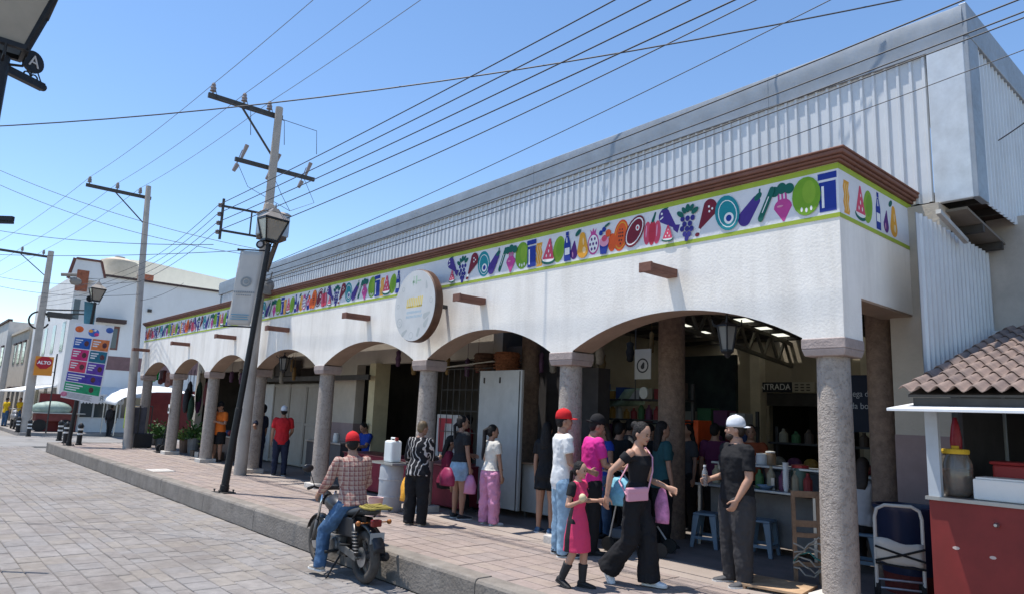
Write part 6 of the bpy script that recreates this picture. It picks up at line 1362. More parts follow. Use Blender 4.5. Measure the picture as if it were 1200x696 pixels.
        for s in 'LR':
            ws = .85+.15*w; q0, q1 = sh[s], elb[s]
            if kind == 'off': a_, b_ = sh[s].lerp(elb[s], .12), sh[s].lerp(elb[s], .42); limb(g, [sc(a_), sc(b_)], [H*.036, H*.034], 12, False); continue
            if sl <= 0: continue
            if sl <= 1: limb(g, [sc(q0+(q0-q1)*.02), sc(q0.lerp(q1, sl*.5)), sc(q0.lerp(q1, sl))], [H*(.038*ws+.002), H*(.036*ws+.003), H*(.034*ws+.004)], 12, False); limb(g, [sc(q0-(q0-T(0, 0, .8))*.3), sc(q0)], [H*.04*ws, H*.039*ws], 12)
            else: limb(g, [sc(q0), sc(q0.lerp(q1, .5)), sc(q1), sc(q1.lerp(wr[s], (sl-1)))], [H*(.038*ws+.003), H*(.034*ws+.004), H*(.028*ws+.006), H*(.02*ws+.006)], 12)
        if kind == 'dress':
            hz = top['hem']; rr = top.get('hem_r', .12); c1 = V((0, .0, hz))
            loft(g, [ring(.60, .07, .052, .0, .008), ring(.53, .094, .072, 0, .012), ring(.48, .104, .078, 0, .012), (sc(V((0, 0, (.50+hz)/2))), A(V(((.118+rr)/2, 0, 0))), A(V((0, (.09+rr)/2*.95, 0)))), (sc(c1), A(V((rr, 0, 0))), A(V((0, rr*.9, 0))))], 20)
        grown(top.get('name', 'shirt'), g, top['mat'], t, vox, 2, top.get('fold', .024), .4)
    if bottom:
        g = G(); kind = bottom['kind']; inf = .006
        pel = [q for q in tr if q[0] <= .56]
        loft(g, [ring(.43, .06, .05, 0, 0)]+[ring(*q, inf=inf) for q in pel]+[ring(bottom.get('z1', .585), .083 if sex == 'm' else .076, .06 if sex == 'm' else .055, 0, .006)], 18)
        if kind == 'pants':
            rh, rk, ra = bottom.get('r', (.064, .046, .036)); ln = bottom.get('len', 1.0)
            for s in 'LR':
                e = an[s]+(an[s]-kn[s]).normalized()*.022*min(1, ln)
                pts_ = [hj[s], hj[s].lerp(kn[s], .5), kn[s], kn[s].lerp(e, .5*ln), kn[s].lerp(e, ln)]; rad = [rh*w, (rh*.6+rk*.4)*w, rk*w**.5, (rk+ra)/2*w**.5, ra*w**.3]
                limb(g, [sc(p) for p in pts_], [H*r for r in rad], 14, False); limb(g, [sc(hj[s]), sc(hj[s].lerp(kn[s], .3))], [H*rh*w, H*rh*.95*w], 12)
        if kind == 'shorts':
            rh, rk = bottom.get('r', (.066, .06)); ln = bottom.get('len', .7)
            for s in 'LR': limb(g, [sc(hj[s]), sc(hj[s].lerp(kn[s], ln*.5)), sc(hj[s].lerp(kn[s], ln))], [H*rh*w, H*(rh+rk)/2*w, H*rk*w], 14, False)
        if kind == 'skirt':
            hz = bottom['hem']; rr = bottom.get('hem_r', .11); loft(g, [ring(.56, .088, .064, 0, .006), ring(.49, .106, .076, -.004, .010), (sc(V((0, 0, hz))), A(V((rr, 0, 0))), A(V((0, rr*.8, 0))))], 20)
        grown(bottom.get('name', 'trousers'), g, bottom['mat'], t, vox, 2, bottom.get('fold', .028), .4)
    if shoes and not bare:
        for s in 'LR':
            f, r_, u = ft[s]; g = G(); q = 1.0
            rings = [(sc(an[s]+f*a-u*b), A(r_*c), A(u*d_)) for a, b, c, d_ in ((-.042, .020, .012, .014), (-.034, .016, .024, .024), (-.01, .012, .027, .028), (.03, .02, .028, .020), (.075, .026, .031, .014), (.105, .029, .024, .011), (.118, .032, .012, .007))]
            loft(g, rings, 12); o = grown('shoe', g, shoes[0], t, .009, 2)
            sole = G(); lo = [(-.042, .015), (-.034, .026), (.0, .028), (.04, .028), (.078, .032), (.105, .026), (.119, .012)]
            pts_ = [(a, b) for a, b in lo]+[(a, -b) for a, b in reversed(lo)]
            sole.prism(pts_, sc(an[s]-u*.042), A(f), A(r_), u, H*.011); obj('sole', sole, shoes[1], o, local=True)
    if shoes and len(shoes) > 2:                                                      # boots: shafts
        for s in 'LR': g = G(); limb(g, [sc(an[s]-V((0, 0, .01))), sc(an[s].lerp(kn[s], .35)), sc(an[s].lerp(kn[s], .62))], [H*.029, H*.036, H*.042], 12, False); grown('boot_shaft', g, shoes[0], t, vox, 2, .01)
    J = dict(wr={s: t.location+(Matrix.Rotation(math.radians(heading-90), 3, 'Z') @ sc(wr[s]+fd[s]*.045)) for s in 'LR'}, sh={s: t.location+(Matrix.Rotation(math.radians(heading-90), 3, 'Z') @ sc(sh[s])) for s in 'LR'}, t=t, sc=sc, M=Matrix.Rotation(math.radians(heading-90), 3, 'Z'))
    return J
def cloth(name, col, var=.1, **k): return mat('cloth_'+name, col, .85, var=var, vs=k.pop('vs', 6), bump=.25, bs=18, spec=.2, **k)
CB = cloth('black', (.014, .014, .016), .1); CB2 = cloth('black_faded', (.022, .022, .025), .1); DENIM = cloth('denim', (.06, .12, .22), .3); LDENIM = cloth('light_denim', (.27, .40, .52), .25)
CW = cloth('white', (.74, .73, .71), .05); COR = cloth('orange', (.68, .16, .025)); CRED = cloth('red', (.5, .022, .03)); CPINK = cloth('hot_pink', (.64, .035, .27)); CROSE = cloth('rose', (.62, .05, .13), .15); CLP = cloth('light_pink', (.62, .27, .42), .15)
CNAVY = cloth('navy', (.02, .025, .05)); CBLUE = cloth('royal_blue', (.02, .06, .35)); CGREY = cloth('charcoal', (.055, .055, .06)); CYEL = cloth('yellow', (.7, .45, .02)); CCREAM = cloth('cream', (.66, .62, .55))
CAPR = cloth('cap_red', (.55, .02, .025)); CAPW = cloth('cap_white', (.66, .68, .72)); SHW = flat('shoe_white', (.72, .72, .72)); SHB = flat('shoe_black', (.02, .02, .022)); SHG = flat('shoe_grey', (.07, .07, .075)); SOLEW = flat('sole_white', (.66, .65, .62)); SHT = flat('shoe_tan', (.38, .33, .27))
# plaid and zebra cloth
def plaid():
    m = cloth('plaid', (.30, .10, .075), 0); N, L, b = nodes_of(m); tc = N.new('ShaderNodeTexCoord'); sp = N.new('ShaderNodeSeparateXYZ'); L.new(tc.outputs['Object'], sp.inputs[0])
    def band(sock, sc_, wd):
        a = N.new('ShaderNodeMath'); a.operation = 'MULTIPLY'; a.inputs[1].default_value = sc_; L.new(sock, a.inputs[0]); f = N.new('ShaderNodeMath'); f.operation = 'FRACT'; L.new(a.outputs[0], f.inputs[0])
        c = N.new('ShaderNodeMath'); c.operation = 'LESS_THAN'; c.inputs[1].default_value = wd; L.new(f.outputs[0], c.inputs[0]); return c.outputs[0]
    prev = None; colr = N.new('ShaderNodeRGB'); colr.outputs[0].default_value = (.44, .30, .24, 1); cur = colr.outputs[0]
    for sock, s_, wd, col, fac in ((sp.outputs['X'], 18, .45, (.20, .06, .06, 1), .62), (sp.outputs['Z'], 18, .45, (.20, .06, .06, 1), .62), (sp.outputs['X'], 18.0, .08, (.6, .5, .42, 1), .7), (sp.outputs['Z'], 18.0, .08, (.6, .5, .42, 1), .7)):
        mx = N.new('ShaderNodeMixRGB'); ml = N.new('ShaderNodeMath'); ml.operation = 'MULTIPLY'; ml.inputs[1].default_value = fac; L.new(band(sock, s_, wd), ml.inputs[0]); L.new(ml.outputs[0], mx.inputs['Fac']); L.new(cur, mx.inputs['Color1']); mx.inputs['Color2'].default_value = col; cur = mx.outputs[0]
    L.new(cur, b.inputs['Base Color']); return m
def zebra():
    m = cloth('zebra', (.02, .02, .022), 0); N, L, b = nodes_of(m); tc = N.new('ShaderNodeTexCoord'); wv = N.new('ShaderNodeTexWave'); wv.inputs['Scale'].default_value = 4.5; wv.inputs['Distortion'].default_value = 14; wv.inputs['Detail'].default_value = 2; L.new(tc.outputs['Object'], wv.inputs['Vector'])
    r = N.new('ShaderNodeValToRGB'); r.color_ramp.elements[0].position = .84; r.color_ramp.elements[1].position = .92; r.color_ramp.elements[0].color = (.015, .015, .018, 1); r.color_ramp.elements[1].color = (.45, .42, .4, 1); L.new(wv.outputs['Fac'], r.inputs['Fac']); L.new(r.outputs['Color'], b.inputs['Base Color']); return m
def two_tone():
    m = cloth('rose_black', (.62, .05, .13), 0); N, L, b = nodes_of(m); tc = N.new('ShaderNodeTexCoord'); sp = N.new('ShaderNodeSeparateXYZ'); L.new(tc.outputs['Object'], sp.inputs[0])
    def th(sock, off, lim, op):
        x_ = N.new('ShaderNodeMath'); x_.operation = 'ADD'; x_.inputs[1].default_value = off; L.new(sock, x_.inputs[0]); y_ = N.new('ShaderNodeMath'); y_.operation = 'ABSOLUTE'; L.new(x_.outputs[0], y_.inputs[0]); z_ = N.new('ShaderNodeMath'); z_.operation = op; z_.inputs[1].default_value = lim; L.new(y_.outputs[0], z_.inputs[0]); return z_.outputs[0]
    gt = N.new('ShaderNodeMath'); gt.operation = 'MAXIMUM'; L.new(th(sp.outputs['Y'], .035, .036, 'LESS_THAN'), gt.inputs[0]); L.new(th(sp.outputs['X'], 0, .165, 'GREATER_THAN'), gt.inputs[1])
    zz_ = N.new('ShaderNodeMath'); zz_.operation = 'GREATER_THAN'; zz_.inputs[1].default_value = .62; L.new(sp.outputs['Z'], zz_.inputs[0])
    g2_ = N.new('ShaderNodeMath'); g2_.operation = 'MULTIPLY'; L.new(th(sp.outputs['X'], 0, .112, 'GREATER_THAN'), g2_.inputs[0]); L.new(zz_.outputs[0], g2_.inputs[1])
    st_ = th(sp.outputs['Y'], .035, .036, 'LESS_THAN'); g3_ = N.new('ShaderNodeMath'); g3_.operation = 'MAXIMUM'; L.new(st_, g3_.inputs[0]); L.new(g2_.outputs[0], g3_.inputs[1]); gt = g3_
    mx = N.new('ShaderNodeMixRGB'); mx.inputs['Color1'].default_value = (.62, .05, .13, 1); mx.inputs['Color2'].default_value = (.015, .015, .017, 1); L.new(gt.outputs[0], mx.inputs['Fac']); L.new(mx.outputs[0], b.inputs['Base Color']); return m
PLAID, ZEBRA, TWOT = plaid(), zebra(), two_tone()
def foot(px, py, z=0): p = onz(px, py, z); return V((p.x, p.y, z))
# --- woman in black walking with the girl
wpos = foot(745, 686); gpos = foot(675, 688)
mid_ = wpos.lerp(gpos, .5); HOLD = deep(707, 586, (mid_+V((0, 0, .75))-CAM).dot(FW))
jw = human('woman in black off-shoulder jumpsuit and white trainers walking hand in hand with a girl', wpos, 8, 1.64, 'f', .93, 0, 2, 0, 0, (-6, 14), 'bun', HAIRB,
      reach={'R': HOLD+RT*.03}, armL=((-.10, .12, -1), (.12, .95, -.25)), legL=((.0, .24, -1), (0, .03, -1)), legR=((0, -.06, -1), (0, -.72, -.85)), footR=(58, 0), footL=(0, 0), top=dict(kind='off', mat=CB, z0=.5, name='bodice', fold=.006), bottom=dict(kind='pants', mat=CB, r=(.062, .062, .074), name='wide_trousers', z1=.62, fold=.036), shoes=(SHW, SOLEW), vox=.009, curl=30)
# --- girl in pink dress
jg = human('young girl in rose dress with black side panels and black boots holding a snack', gpos, 12, 1.22, 'f', .93, 0, 0, 0, 0, (0, 8), 'lowtail', HAIRB,
      reach={'L': HOLD-RT*.02}, armR=((.30, -.10, -1), (.25, .85, .35)), legL=((0, .16, -1), (0, -.05, -1)), legR=((0, -.04, -1), (0, -.5, -1)), footR=(18, 0), top=dict(kind='dress', mat=TWOT, hem=.285, hem_r=.125, sleeve=.5, name='dress', fold=.012), bottom=None, shoes=(SHB, SHB, 1), vox=.009, curl=45)
# --- white-capped man with bottle
mpos = foot(865, 684)
jm = human('bearded man in backwards white cap and black tee holding a water bottle', mpos, 245, 1.73, 'm', 1.26, 0, 0, 0, 0, (-30, 0), 'short', HAIRBR,
      armL=((-.16, .08, -1), (.25, .5, -1)), armR=((.2, -.4, -1), (.12, .9, -.25)), legL=((-.06, .05, -1), (-.02, -.03, -1)), legR=((.07, .03, -1), (.03, -.04, -1)), top=dict(kind='tee', mat=CB, sleeve=.75, z0=.45, inf=.011), bottom=dict(kind='pants', mat=cloth('ash', (.045, .043, .045)), r=(.066, .054, .044)), shoes=(SHG, SOLEW), cap=(CAPW, 'back'), vox=.009)
g = G(); sc_ = jm['sc']
for c_, r_ in (((0, .036, .885), (.036, .032, .027)),):
    g.ell((0, 0, 0), r_, 14, 9); g.v = [tuple(jm['sc'](V((a+c_[0], b+c_[1], d+c_[2])))) for a, b, d in g.v]; o = obj('beard', g, HAIRBR, jm['t'], smooth=True, local=True); o.matrix_local = Matrix.Translation(sc_(V((0, 0, .868)))) @ Matrix.Rotation(math.radians(-30), 4, 'Z') @ Matrix.Translation(-sc_(V((0, 0, .868))))
# --- red capped youth, man in pink, woman in blue
human('young man in white tee, red cap and light jeans beside a stone column', foot(656, 650), 62, 1.74, 'm', .95, 1, 0, 0, 0, (-8, 0), 'short', armR=((.15, .1, -1), (.0, .9, -.3)), top=dict(kind='tee', mat=CW, sleeve=.6, z0=.45, inf=.012), bottom=dict(kind='pants', mat=LDENIM, r=(.064, .052, .043)), shoes=(SHB, SOLEW), cap=(CAPR, 'front'))
human('man in hot pink tee and black cap pushing the stroller', foot(690, 648), 62, 1.70, 'm', 1.12, 1, 4, 0, 0, (-4, 10), 'short', armR=((.15, .25, -1), (-.05, 1, -.1)), armL=((-.15, .3, -1), (.0, 1, -.15)), top=dict(kind='tee', mat=CPINK, sleeve=.7, z0=.46, inf=.012), bottom=dict(kind='pants', mat=CB), shoes=(SHB, SHB), cap=(CB, 'back'))
human('woman in blue top lifting her hand to her face inside the arch', foot(706, 628), 255, 1.6, 'f', 1., 1, 0, 0, 0, (-20, 5), 'long', HAIRBR, armR=((.1, .4, -1), (-.3, .3, 1)), top=dict(kind='tee', mat=CBLUE, sleeve=.3), bottom=dict(kind='pants', mat=DENIM), shoes=(SHB, SHB))
human('broad person in dark clothes seen from behind deeper inside the hall', foot(735, 612), 110, 1.68, 'm', 1.3, 1, 6, 0, 0, (0, 10), 'short', top=dict(kind='tee', mat=CGREY, sleeve=.8, inf=.012), bottom=dict(kind='pants', mat=CB), shoes=(SHB, SHB))
human('girl in black tee and short black skirt behind the stone column', foot(638, 624), 105, 1.58, 'f', 1., 1, 0, 0, 0, (10, 0), 'long', HAIRB, top=dict(kind='tee', mat=CB, sleeve=.6, z0=.40, inf=.012), bottom=dict(kind='shorts', mat=CB, len=.5, name='shorts'), shoes=(DENIM, SHW), armR=((.12, .2, -1), (0, .9, .1)))
# --- three women queueing
human('woman with waist-long black ponytail, cream tee and light pink cargo trousers', foot(572, 614), 88, 1.50, 'f', 1.05, 1, 0, 0, 0, (-28, 4), 'tail', HAIRB, armR=((.18, .1, -1), (.08, .15, -1)), armL=((-.15, .1, -1), (.2, .8, -.5)), legL=((-.07, .02, -1), (-.03, -.02, -1)), legR=((.07, .04, -1), (.03, -.03, -1)), top=dict(kind='tee', mat=CCREAM, sleeve=.6, z0=.54), bottom=dict(kind='pants', mat=CLP, r=(.07, .06, .056), z1=.565, fold=.045), shoes=(SHW, SOLEW), vox=.010)
jd = human('woman in black tee and light denim skirt carrying a pink bag', foot(536, 607), 84, 1.62, 'f', 1.05, 1, 0, 0, 0, (-18, 0), 'lowtail', HAIRB, armR=((.15, .04, -1), (.05, .2, -1)), armL=((-.1, .2, -1), (.2, .9, -.2)), top=dict(kind='tee', mat=CB2, sleeve=.55, z0=.55), bottom=dict(kind='skirt', mat=LDENIM, hem=.37, hem_r=.112, name='denim_skirt', z1=.60), shoes=(SHB, SOLEW), vox=.010)
jz = human('woman in black zebra-striped blouse and black trousers with yellow bag', foot(486, 615), 118, 1.52, 'f', 1.15, 1, 4, 0, 0, (-20, 6), 'short', HAIRG, armL=((-.35, .2, -1), (.0, .5, -.8)), armR=((.1, .3, -1), (0, .9, .0)), top=dict(kind='tee', mat=ZEBRA, sleeve=1.7, z0=.47, inf=.014), bottom=dict(kind='pants', mat=CB, r=(.066, .056, .05)), shoes=(SHT, SHT), vox=.010)
# --- three men by the shutters
human('man in orange tee, black shorts and cap checking his phone by a column', foot(253, 541), 292, 1.69, 'm', 1.18, 1, 0, 0, 0, (0, 12), 'short', armL=((-.2, .15, -1), (.65, .75, .25)), armR=((.2, .15, -1), (-.65, .75, .2)), top=dict(kind='tee', mat=COR, sleeve=.7, z0=.45, inf=.012), bottom=dict(kind='shorts', mat=CB, len=.85, r=(.068, .064), name='shorts'), shoes=(SHB, SOLEW), cap=(CB, 'front'))
human('man in dark navy clothes leaning behind a column with hand on hip', foot(300, 553), 215, 1.66, 'm', 1., 1, 0, 4, 0, (0, 0), 'short', armL=((-.7, -.15, -.8), (.75, .1, -.6)), top=dict(kind='tee', mat=CNAVY, sleeve=.8, z0=.45), bottom=dict(kind='pants', mat=CNAVY), shoes=(SHB, SHB), cap=(CB, 'front'))
human('man in bright red tee and dark jeans with pale cap before the shutters', foot(326, 557), 158, 1.64, 'm', 1.05, 1, 0, 0, 0, (0, 0), 'short', armR=((.2, .25, -1), (-.2, .75, -.5)), armL=((-.12, .0, -1), (-.05, .2, -1)), top=dict(kind='tee', mat=CRED, sleeve=.7, z0=.45, inf=.012), bottom=dict(kind='pants', mat=DENIM if False else CNAVY), shoes=(SHB, SOLEW), cap=(CAPW, 'back'))
# --- seated people
SIT = dict(legL=((-.12, 1, -.12), (-.02, .06, -1)), legR=((.12, 1, -.12), (.02, .06, -1)))
def seated(label, pos, heading, H, sex, seat, **k): return human(label, pos, heading, H, sex, root_z=seat+.075*H, **SIT, **k)
c = foot(1014, 670); c = V((c.x-.02, c.y, 0))
seated('seated woman with long dark hair and grey-white vest on a plastic stool', c, 95, 1.58, 'f', .455, skin=1, lean=12, hair='long', hairm=HAIRBR, top=dict(kind='tee', mat=cloth('grey_white', (.42, .40, .40)), sleeve=0), bottom=dict(kind='pants', mat=CB), shoes=(SHB, SHB), armR=((.2, .5, -.8), (0, .9, .1)), armL=((-.2, .5, -.8), (0, .9, .1)))
xs_ = facx(432, 1.0, 8.75); seated('man in royal blue tee seated eating at the red cloth table', V((xs_, 8.75, 0)), 275, 1.66, 'm', .45, skin=1, lean=10, head=(0, 20), hair='short', top=dict(kind='tee', mat=CBLUE, sleeve=.7), bottom=dict(kind='pants', mat=DENIM), shoes=(SHB, SHB), armR=((.2, .6, -.8), (-.3, .5, .8)), armL=((-.2, .5, -.8), (.1, 1, .0)))
xs_ = facx(516, 1.0, 7.15); seated('dark-haired woman in maroon sitting at the red cloth table', V((xs_, 7.25, 0)), 60, 1.55, 'f', .42, skin=1, lean=8, hair='long', top=dict(kind='tee', mat=cloth('maroon', (.14, .012, .035)), sleeve=.8), bottom=dict(kind='pants', mat=CB), shoes=(SHB, SHB))
for i, (px, y, hd) in enumerate(((655, 10.6, 60), (722, 11.0, 200), (880, 10.4, 300))):
    human(('vendor in dark apron standing behind the white metal stall', 'vendor in dark shirt in the middle of the hall', 'vendor in reddish shirt behind the food table')[i], V((facx(px, 1.4, y), y, 0)), hd, 1.66, 'm', 1.05, 1, hair='short', top=dict(kind='tee', mat=(CGREY, CNAVY, cloth('rust', (.3, .07, .03)))[i], sleeve=.7), bottom=dict(kind='pants', mat=CB), shoes=(SHB, SHB), vox=.018)
for i, (px, y, hd, m_) in enumerate(((762, 9.7, 70, CB), (806, 9.8, 250, CGREY), (838, 9.9, 100, cloth('plum', (.1, .02, .06))), (662, 9.4, 120, CNAVY), (548, 8.75, 240, cloth('wine', (.2, .02, .03))))):
    human(('customer in black behind the woman in the jumpsuit', 'customer in charcoal tee beside the bright orange box', 'customer in plum top waiting at the hall stalls', 'customer in navy behind the red-capped young man', 'vendor in wine-red tee behind the wire grille')[i], V((facx(px, 1.3, y), y, 0)), hd, 1.6+.03*(i % 3), 'mf'[i % 2], 1.1, 1, hair=('short', 'long')[i % 2], top=dict(kind='tee', mat=m_, sleeve=.7), bottom=dict(kind='pants', mat=CB), shoes=(SHB, SHB), vox=.018)
for i, (px, y, hd, m_) in enumerate(((668, 8.3, 80, CGREY), (722, 8.5, 95, CB), (776, 8.15, 60, cloth('teal', (.02, .07, .08))), (700, 9.0, 260, cloth('sand', (.28, .22, .16))), (590, 9.6, 200, CB))):
    human(('customer in charcoal tee standing behind the stone column', 'person in black leaning over the stroller', 'customer in dark teal tee between the stroller and the food table', 'vendor in sand-coloured tee facing the queue', 'vendor in black at the white metal counter')[i], V((facx(px, 1.2, y), y, 0)), hd, 1.58+.04*(i % 3), 'fm'[i % 2], 1.1, 1, lean=(0, 8, 0, 4, 0)[i], hair=('long', 'short')[i % 2], top=dict(kind='tee', mat=m_, sleeve=.7, z0=.46), bottom=dict(kind='pants', mat=CB), shoes=(SHB, SHB), vox=.016)
# --- far pedestrians
for px, py, m_, hd, lb in ((20, 498, CYEL, 300, 'man in yellow shirt and jeans on the far corner'), (4, 499, CYEL, 120, 'person in yellow top walking away down the far pavement')):
    human(lb, foot(px, py, STREET_Z+.14), hd, 1.7, 'm', 1.05, 1, hair='short', top=dict(kind='tee', mat=m_, sleeve=.7, z0=.46), bottom=dict(kind='pants', mat=DENIM), shoes=(SHB, SHB), vox=.03)
jb = human('person in dark jacket with black backpack crossing towards the awning', foot(127, 511, STREET_Z), 150, 1.68, 'm', 1.05, 2, hair='short', top=dict(kind='tee', mat=CB, sleeve=1.8, z0=.45), bottom=dict(kind='pants', mat=CB2), shoes=(SHB, SHB), vox=.025, legL=((0, .2, -1), (0, -.1, -1)), legR=((0, -.15, -1), (0, -.35, -1)))
g = G(); q = jb['t'].location+jb['M'] @ V((0, -.2, 1.2)); g.ell(q, (.17, .17, .26), 10, 8); g.ell(q-V((0, 0, .12)), (.15, .15, .14), 10, 8); tag(obj('backpack', g, CB2, smooth=True), 'black backpack on the back of the crossing pedestrian', 'backpack')
human('person in dark clothes standing beside the market cart', foot(47, 503, STREET_Z+.14), 300, 1.66, 'm', 1.05, 2, hair='short', top=dict(kind='tee', mat=CGREY, sleeve=1.8), bottom=dict(kind='pants', mat=CB), shoes=(SHB, SHB), vox=.03)
# ---- things people carry
def soft_bag(nm, c, r, m_, label, handle=None):
    g = G(); n, k = 14, 9; c = V(c)
    for i in range(k):
        f = i/(k-1); z = r[2]*(1-2*f); wv = .35+.75*math.sin(min(1, f*1.15+.08)*math.pi*.62)
        for j in range(n): a = 2*math.pi*j/n; q = 1+.07*math.sin(a*3+i); g.v.append((c.x+r[0]*wv*q*math.cos(a), c.y+r[1]*wv*q*math.sin(a), c.z+z))
    for i in range(k-1):
        for j in range(n): j2 = (j+1) % n; g.f.append((i*n+j, (i+1)*n+j, (i+1)*n+j2, i*n+j2)); g.m.append(0)
    g.f.append(tuple(range(n))); g.m.append(0); g.f.append(tuple(reversed(range((k-1)*n, k*n)))); g.m.append(0)
    t = thing(nm, label, 'bag', c-V((0, 0, r[2]))); obj('bag_body', g, m_, t, smooth=True)
    if handle is not None: h = V(handle); g = G(); g.tube([c+V((-r[0]*.3, 0, r[2]*.95)), h+V((0, 0, -.02)), c+V((r[0]*.3, 0, r[2]*.95))], .008, 6); obj('handle', g, m_, t)
PLY = mat('yellow_plastic', (.72, .33, .02), .4, var=.15, bump=.4, bs=15); PLP = mat('pink_plastic', (.62, .25, .42), .4, var=.15, bump=.5, bs=18)
h = jz['wr']['L']; soft_bag('yellow_bag', h-V((.02, .02, .24)), (.15, .09, .19), PLY, 'yellow plastic bag hanging from the arm of the zebra blouse woman', h)
soft_bag('yellow_bag', h-V((-.02, .0, .62)), (.085, .06, .13), PLY, 'small yellow bag hanging below the larger yellow one')
h = jd['wr']['R']; soft_bag('pink_bag', h-V((0, 0, .18)), (.11, .08, .14), PLP, 'pale pink plastic bag held by the woman in denim skirt', h)
h = jw['wr']['L']; soft_bag('pink_tote', h+V((-.18, .05, -.18)), (.075, .05, .17), mat('lilac_cloth', (.52, .20, .38), .8, var=.3, vs=14), 'lilac pink tote hanging behind the woman in black', h+V((-.18, .05, .03)))
# shoulder purse with strap
M_ = jw['M']; L0 = jw['t'].location; W = lambda x, y, z: L0+M_ @ V((x, y, z))
pp = thing('shoulder_purse', 'small pink shoulder purse worn by the woman in black', 'purse', W(.13, .12, .83)); PK_ = mat('pink_leather', (.62, .30, .38), .5, var=.05)
z_ = jw['sc'](V((0, 0, .56))).z
g = G(); a = W(.02, .135, z_); b = W(.25, .03, z_-.01); g.beam(a, b, .05, .135); obj('purse_body', g, PK_, pp, bevel=.012); g = G(); g.beam(a+V((0, 0, .035)), b+V((0, 0, .035)), .056, .05); obj('flap', g, PK_, pp, bevel=.008)
shL = jw['sh']['L']; g = G(); g.tube([a, W(-.04, .16, z_+.22), W(-.09, .13, z_+.36), shL+V((0, 0, .05)), W(-.06, -.12, z_+.3), W(.12, -.14, z_+.1), b], .009, 6); obj('strap', g, PK_, pp)
# snack, water bottle
h = jg['wr']['R']; g = G(); g.ell(h+V((.02, -.02, .03)), (.035, .035, .04), 10, 7); tag(obj('snack', g, flat('snack_cream', (.62, .52, .32)), smooth=True), 'pale round snack in the hand of the girl in rose dress', 'food')
h = jm['wr']['R']; bt = thing('water_bottle', 'clear plastic water bottle in the hand of the white-capped man', 'bottle', h-V((0, 0, .08))); g = G(); g.lathe([(.028, -.08), (.032, -.07), (.032, .05), (.03, .07), (.014, .11), (.014, .125)], h+V((0, 0, .02)), 14); obj('bottle_body', g, mat('clear_plastic', (.7, .72, .74), .12, trans=.8, var=0), bt, smooth=True); g = G(); g.lathe([(.016, .125), (.016, .145)], h+V((0, 0, .02)), 12); obj('cap', g, SOLEW, bt)
h = jz['wr']['R']; soft_bag('maroon_handbag', V((h.x+.32, h.y-.1, .72)), (.14, .08, .13), mat('maroon_leather', (.25, .02, .07), .5), 'maroon handbag beside the zebra blouse woman')

# ================================================================ MOTORCYCLE AND RIDER
rw = foot(428, 684, STREET_Z); mc = thing('motorcycle', 'dusty black motorcycle parked at the kerb under its rider', 'motorcycle', (rw.x-.04, rw.y+.0, STREET_Z), math.radians(177))
MB_ = mat('moto_black', (.015, .015, .017), .35, var=.2, vs=10, dirt=.3, ds=4, spec=.5); MG = mat('moto_engine', (.16, .155, .15), .5, .6, var=.25, vs=14); TY = mat('dusty_tyre', (.07, .062, .055), .9, var=.3, vs=10); SEATM = mat('seat_vinyl', (.035, .04, .045), .5, var=.15)
RX = Matrix.Rotation(math.pi/2, 4, 'X'); WB, WR_ = 1.30, .295
def mo(nm, g, m_, par=None, **k): return obj(nm, g, m_, par or mc, local=True, **k)
def wheel(x, tw):
    g = G(); pr = [(WR_-.06+.06*math.cos(a), tw*math.sin(a)) for a in [math.radians(q) for q in range(-130, 131, 26)]]
    n = 36; vs = []; k = len(pr); g2 = G()
    g.lathe([(r, z) for r, z in pr], (x, 0, WR_), n, 0, RX); 
    # open lathe would cap: build as ring
    g = G()
    for r, z in pr:
        for j in range(n): t = 2*math.pi*j/n; g.v.append((x+r*math.cos(t), z, WR_+r*math.sin(t)))
    for i in range(k):
        i2 = (i+1) % k
        for j in range(n): j2 = (j+1) % n; g.f.append((i*n+j, i*n+j2, i2*n+j2, i2*n+j)); g.m.append(0)
    wh = mo('wheel', g, TY, smooth=True)
    g = G(); rr = WR_-.075; q = [(rr-.022, -.03), (rr+.005, -.034), (rr+.005, .034), (rr-.022, .03)]
    for r, z in q:
        for j in range(n): t = 2*math.pi*j/n; g.v.append((x+r*math.cos(t), z, WR_+r*math.sin(t)))
    for i in range(4):
        i2 = (i+1) % 4
        for j in range(n): j2 = (j+1) % n; g.f.append((i*n+j, i*n+j2, i2*n+j2, i2*n+j)); g.m.append(0)
    mo('rim', g, MG, wh)
    for s in range(6):
        a = s*math.pi/3+.2
        for da in (-.1, .1): g = G(); g.beam((x+.04*math.cos(a), 0, WR_+.04*math.sin(a)), (x+rr*math.cos(a+da), 0, WR_+rr*math.sin(a+da)), .02, .016, (0, 1, 0)); mo('spoke', g, MG, wh)
    g = G(); g.lathe([(.06, -.05), (.065, 0), (.06, .05)], (x, 0, WR_), 16, 0, RX); g.lathe([(.012, -.12), (.012, .12)], (x, 0, WR_), 8, 0, RX); mo('hub', g, MG, wh)
    g = G(); g.lathe([(.11, -.058), (.11, -.052)], (x, 0, WR_), 24, 0, RX); mo('brake_disc', g, STEEL, wh)
wheel(0, .055); wheel(WB, .045)
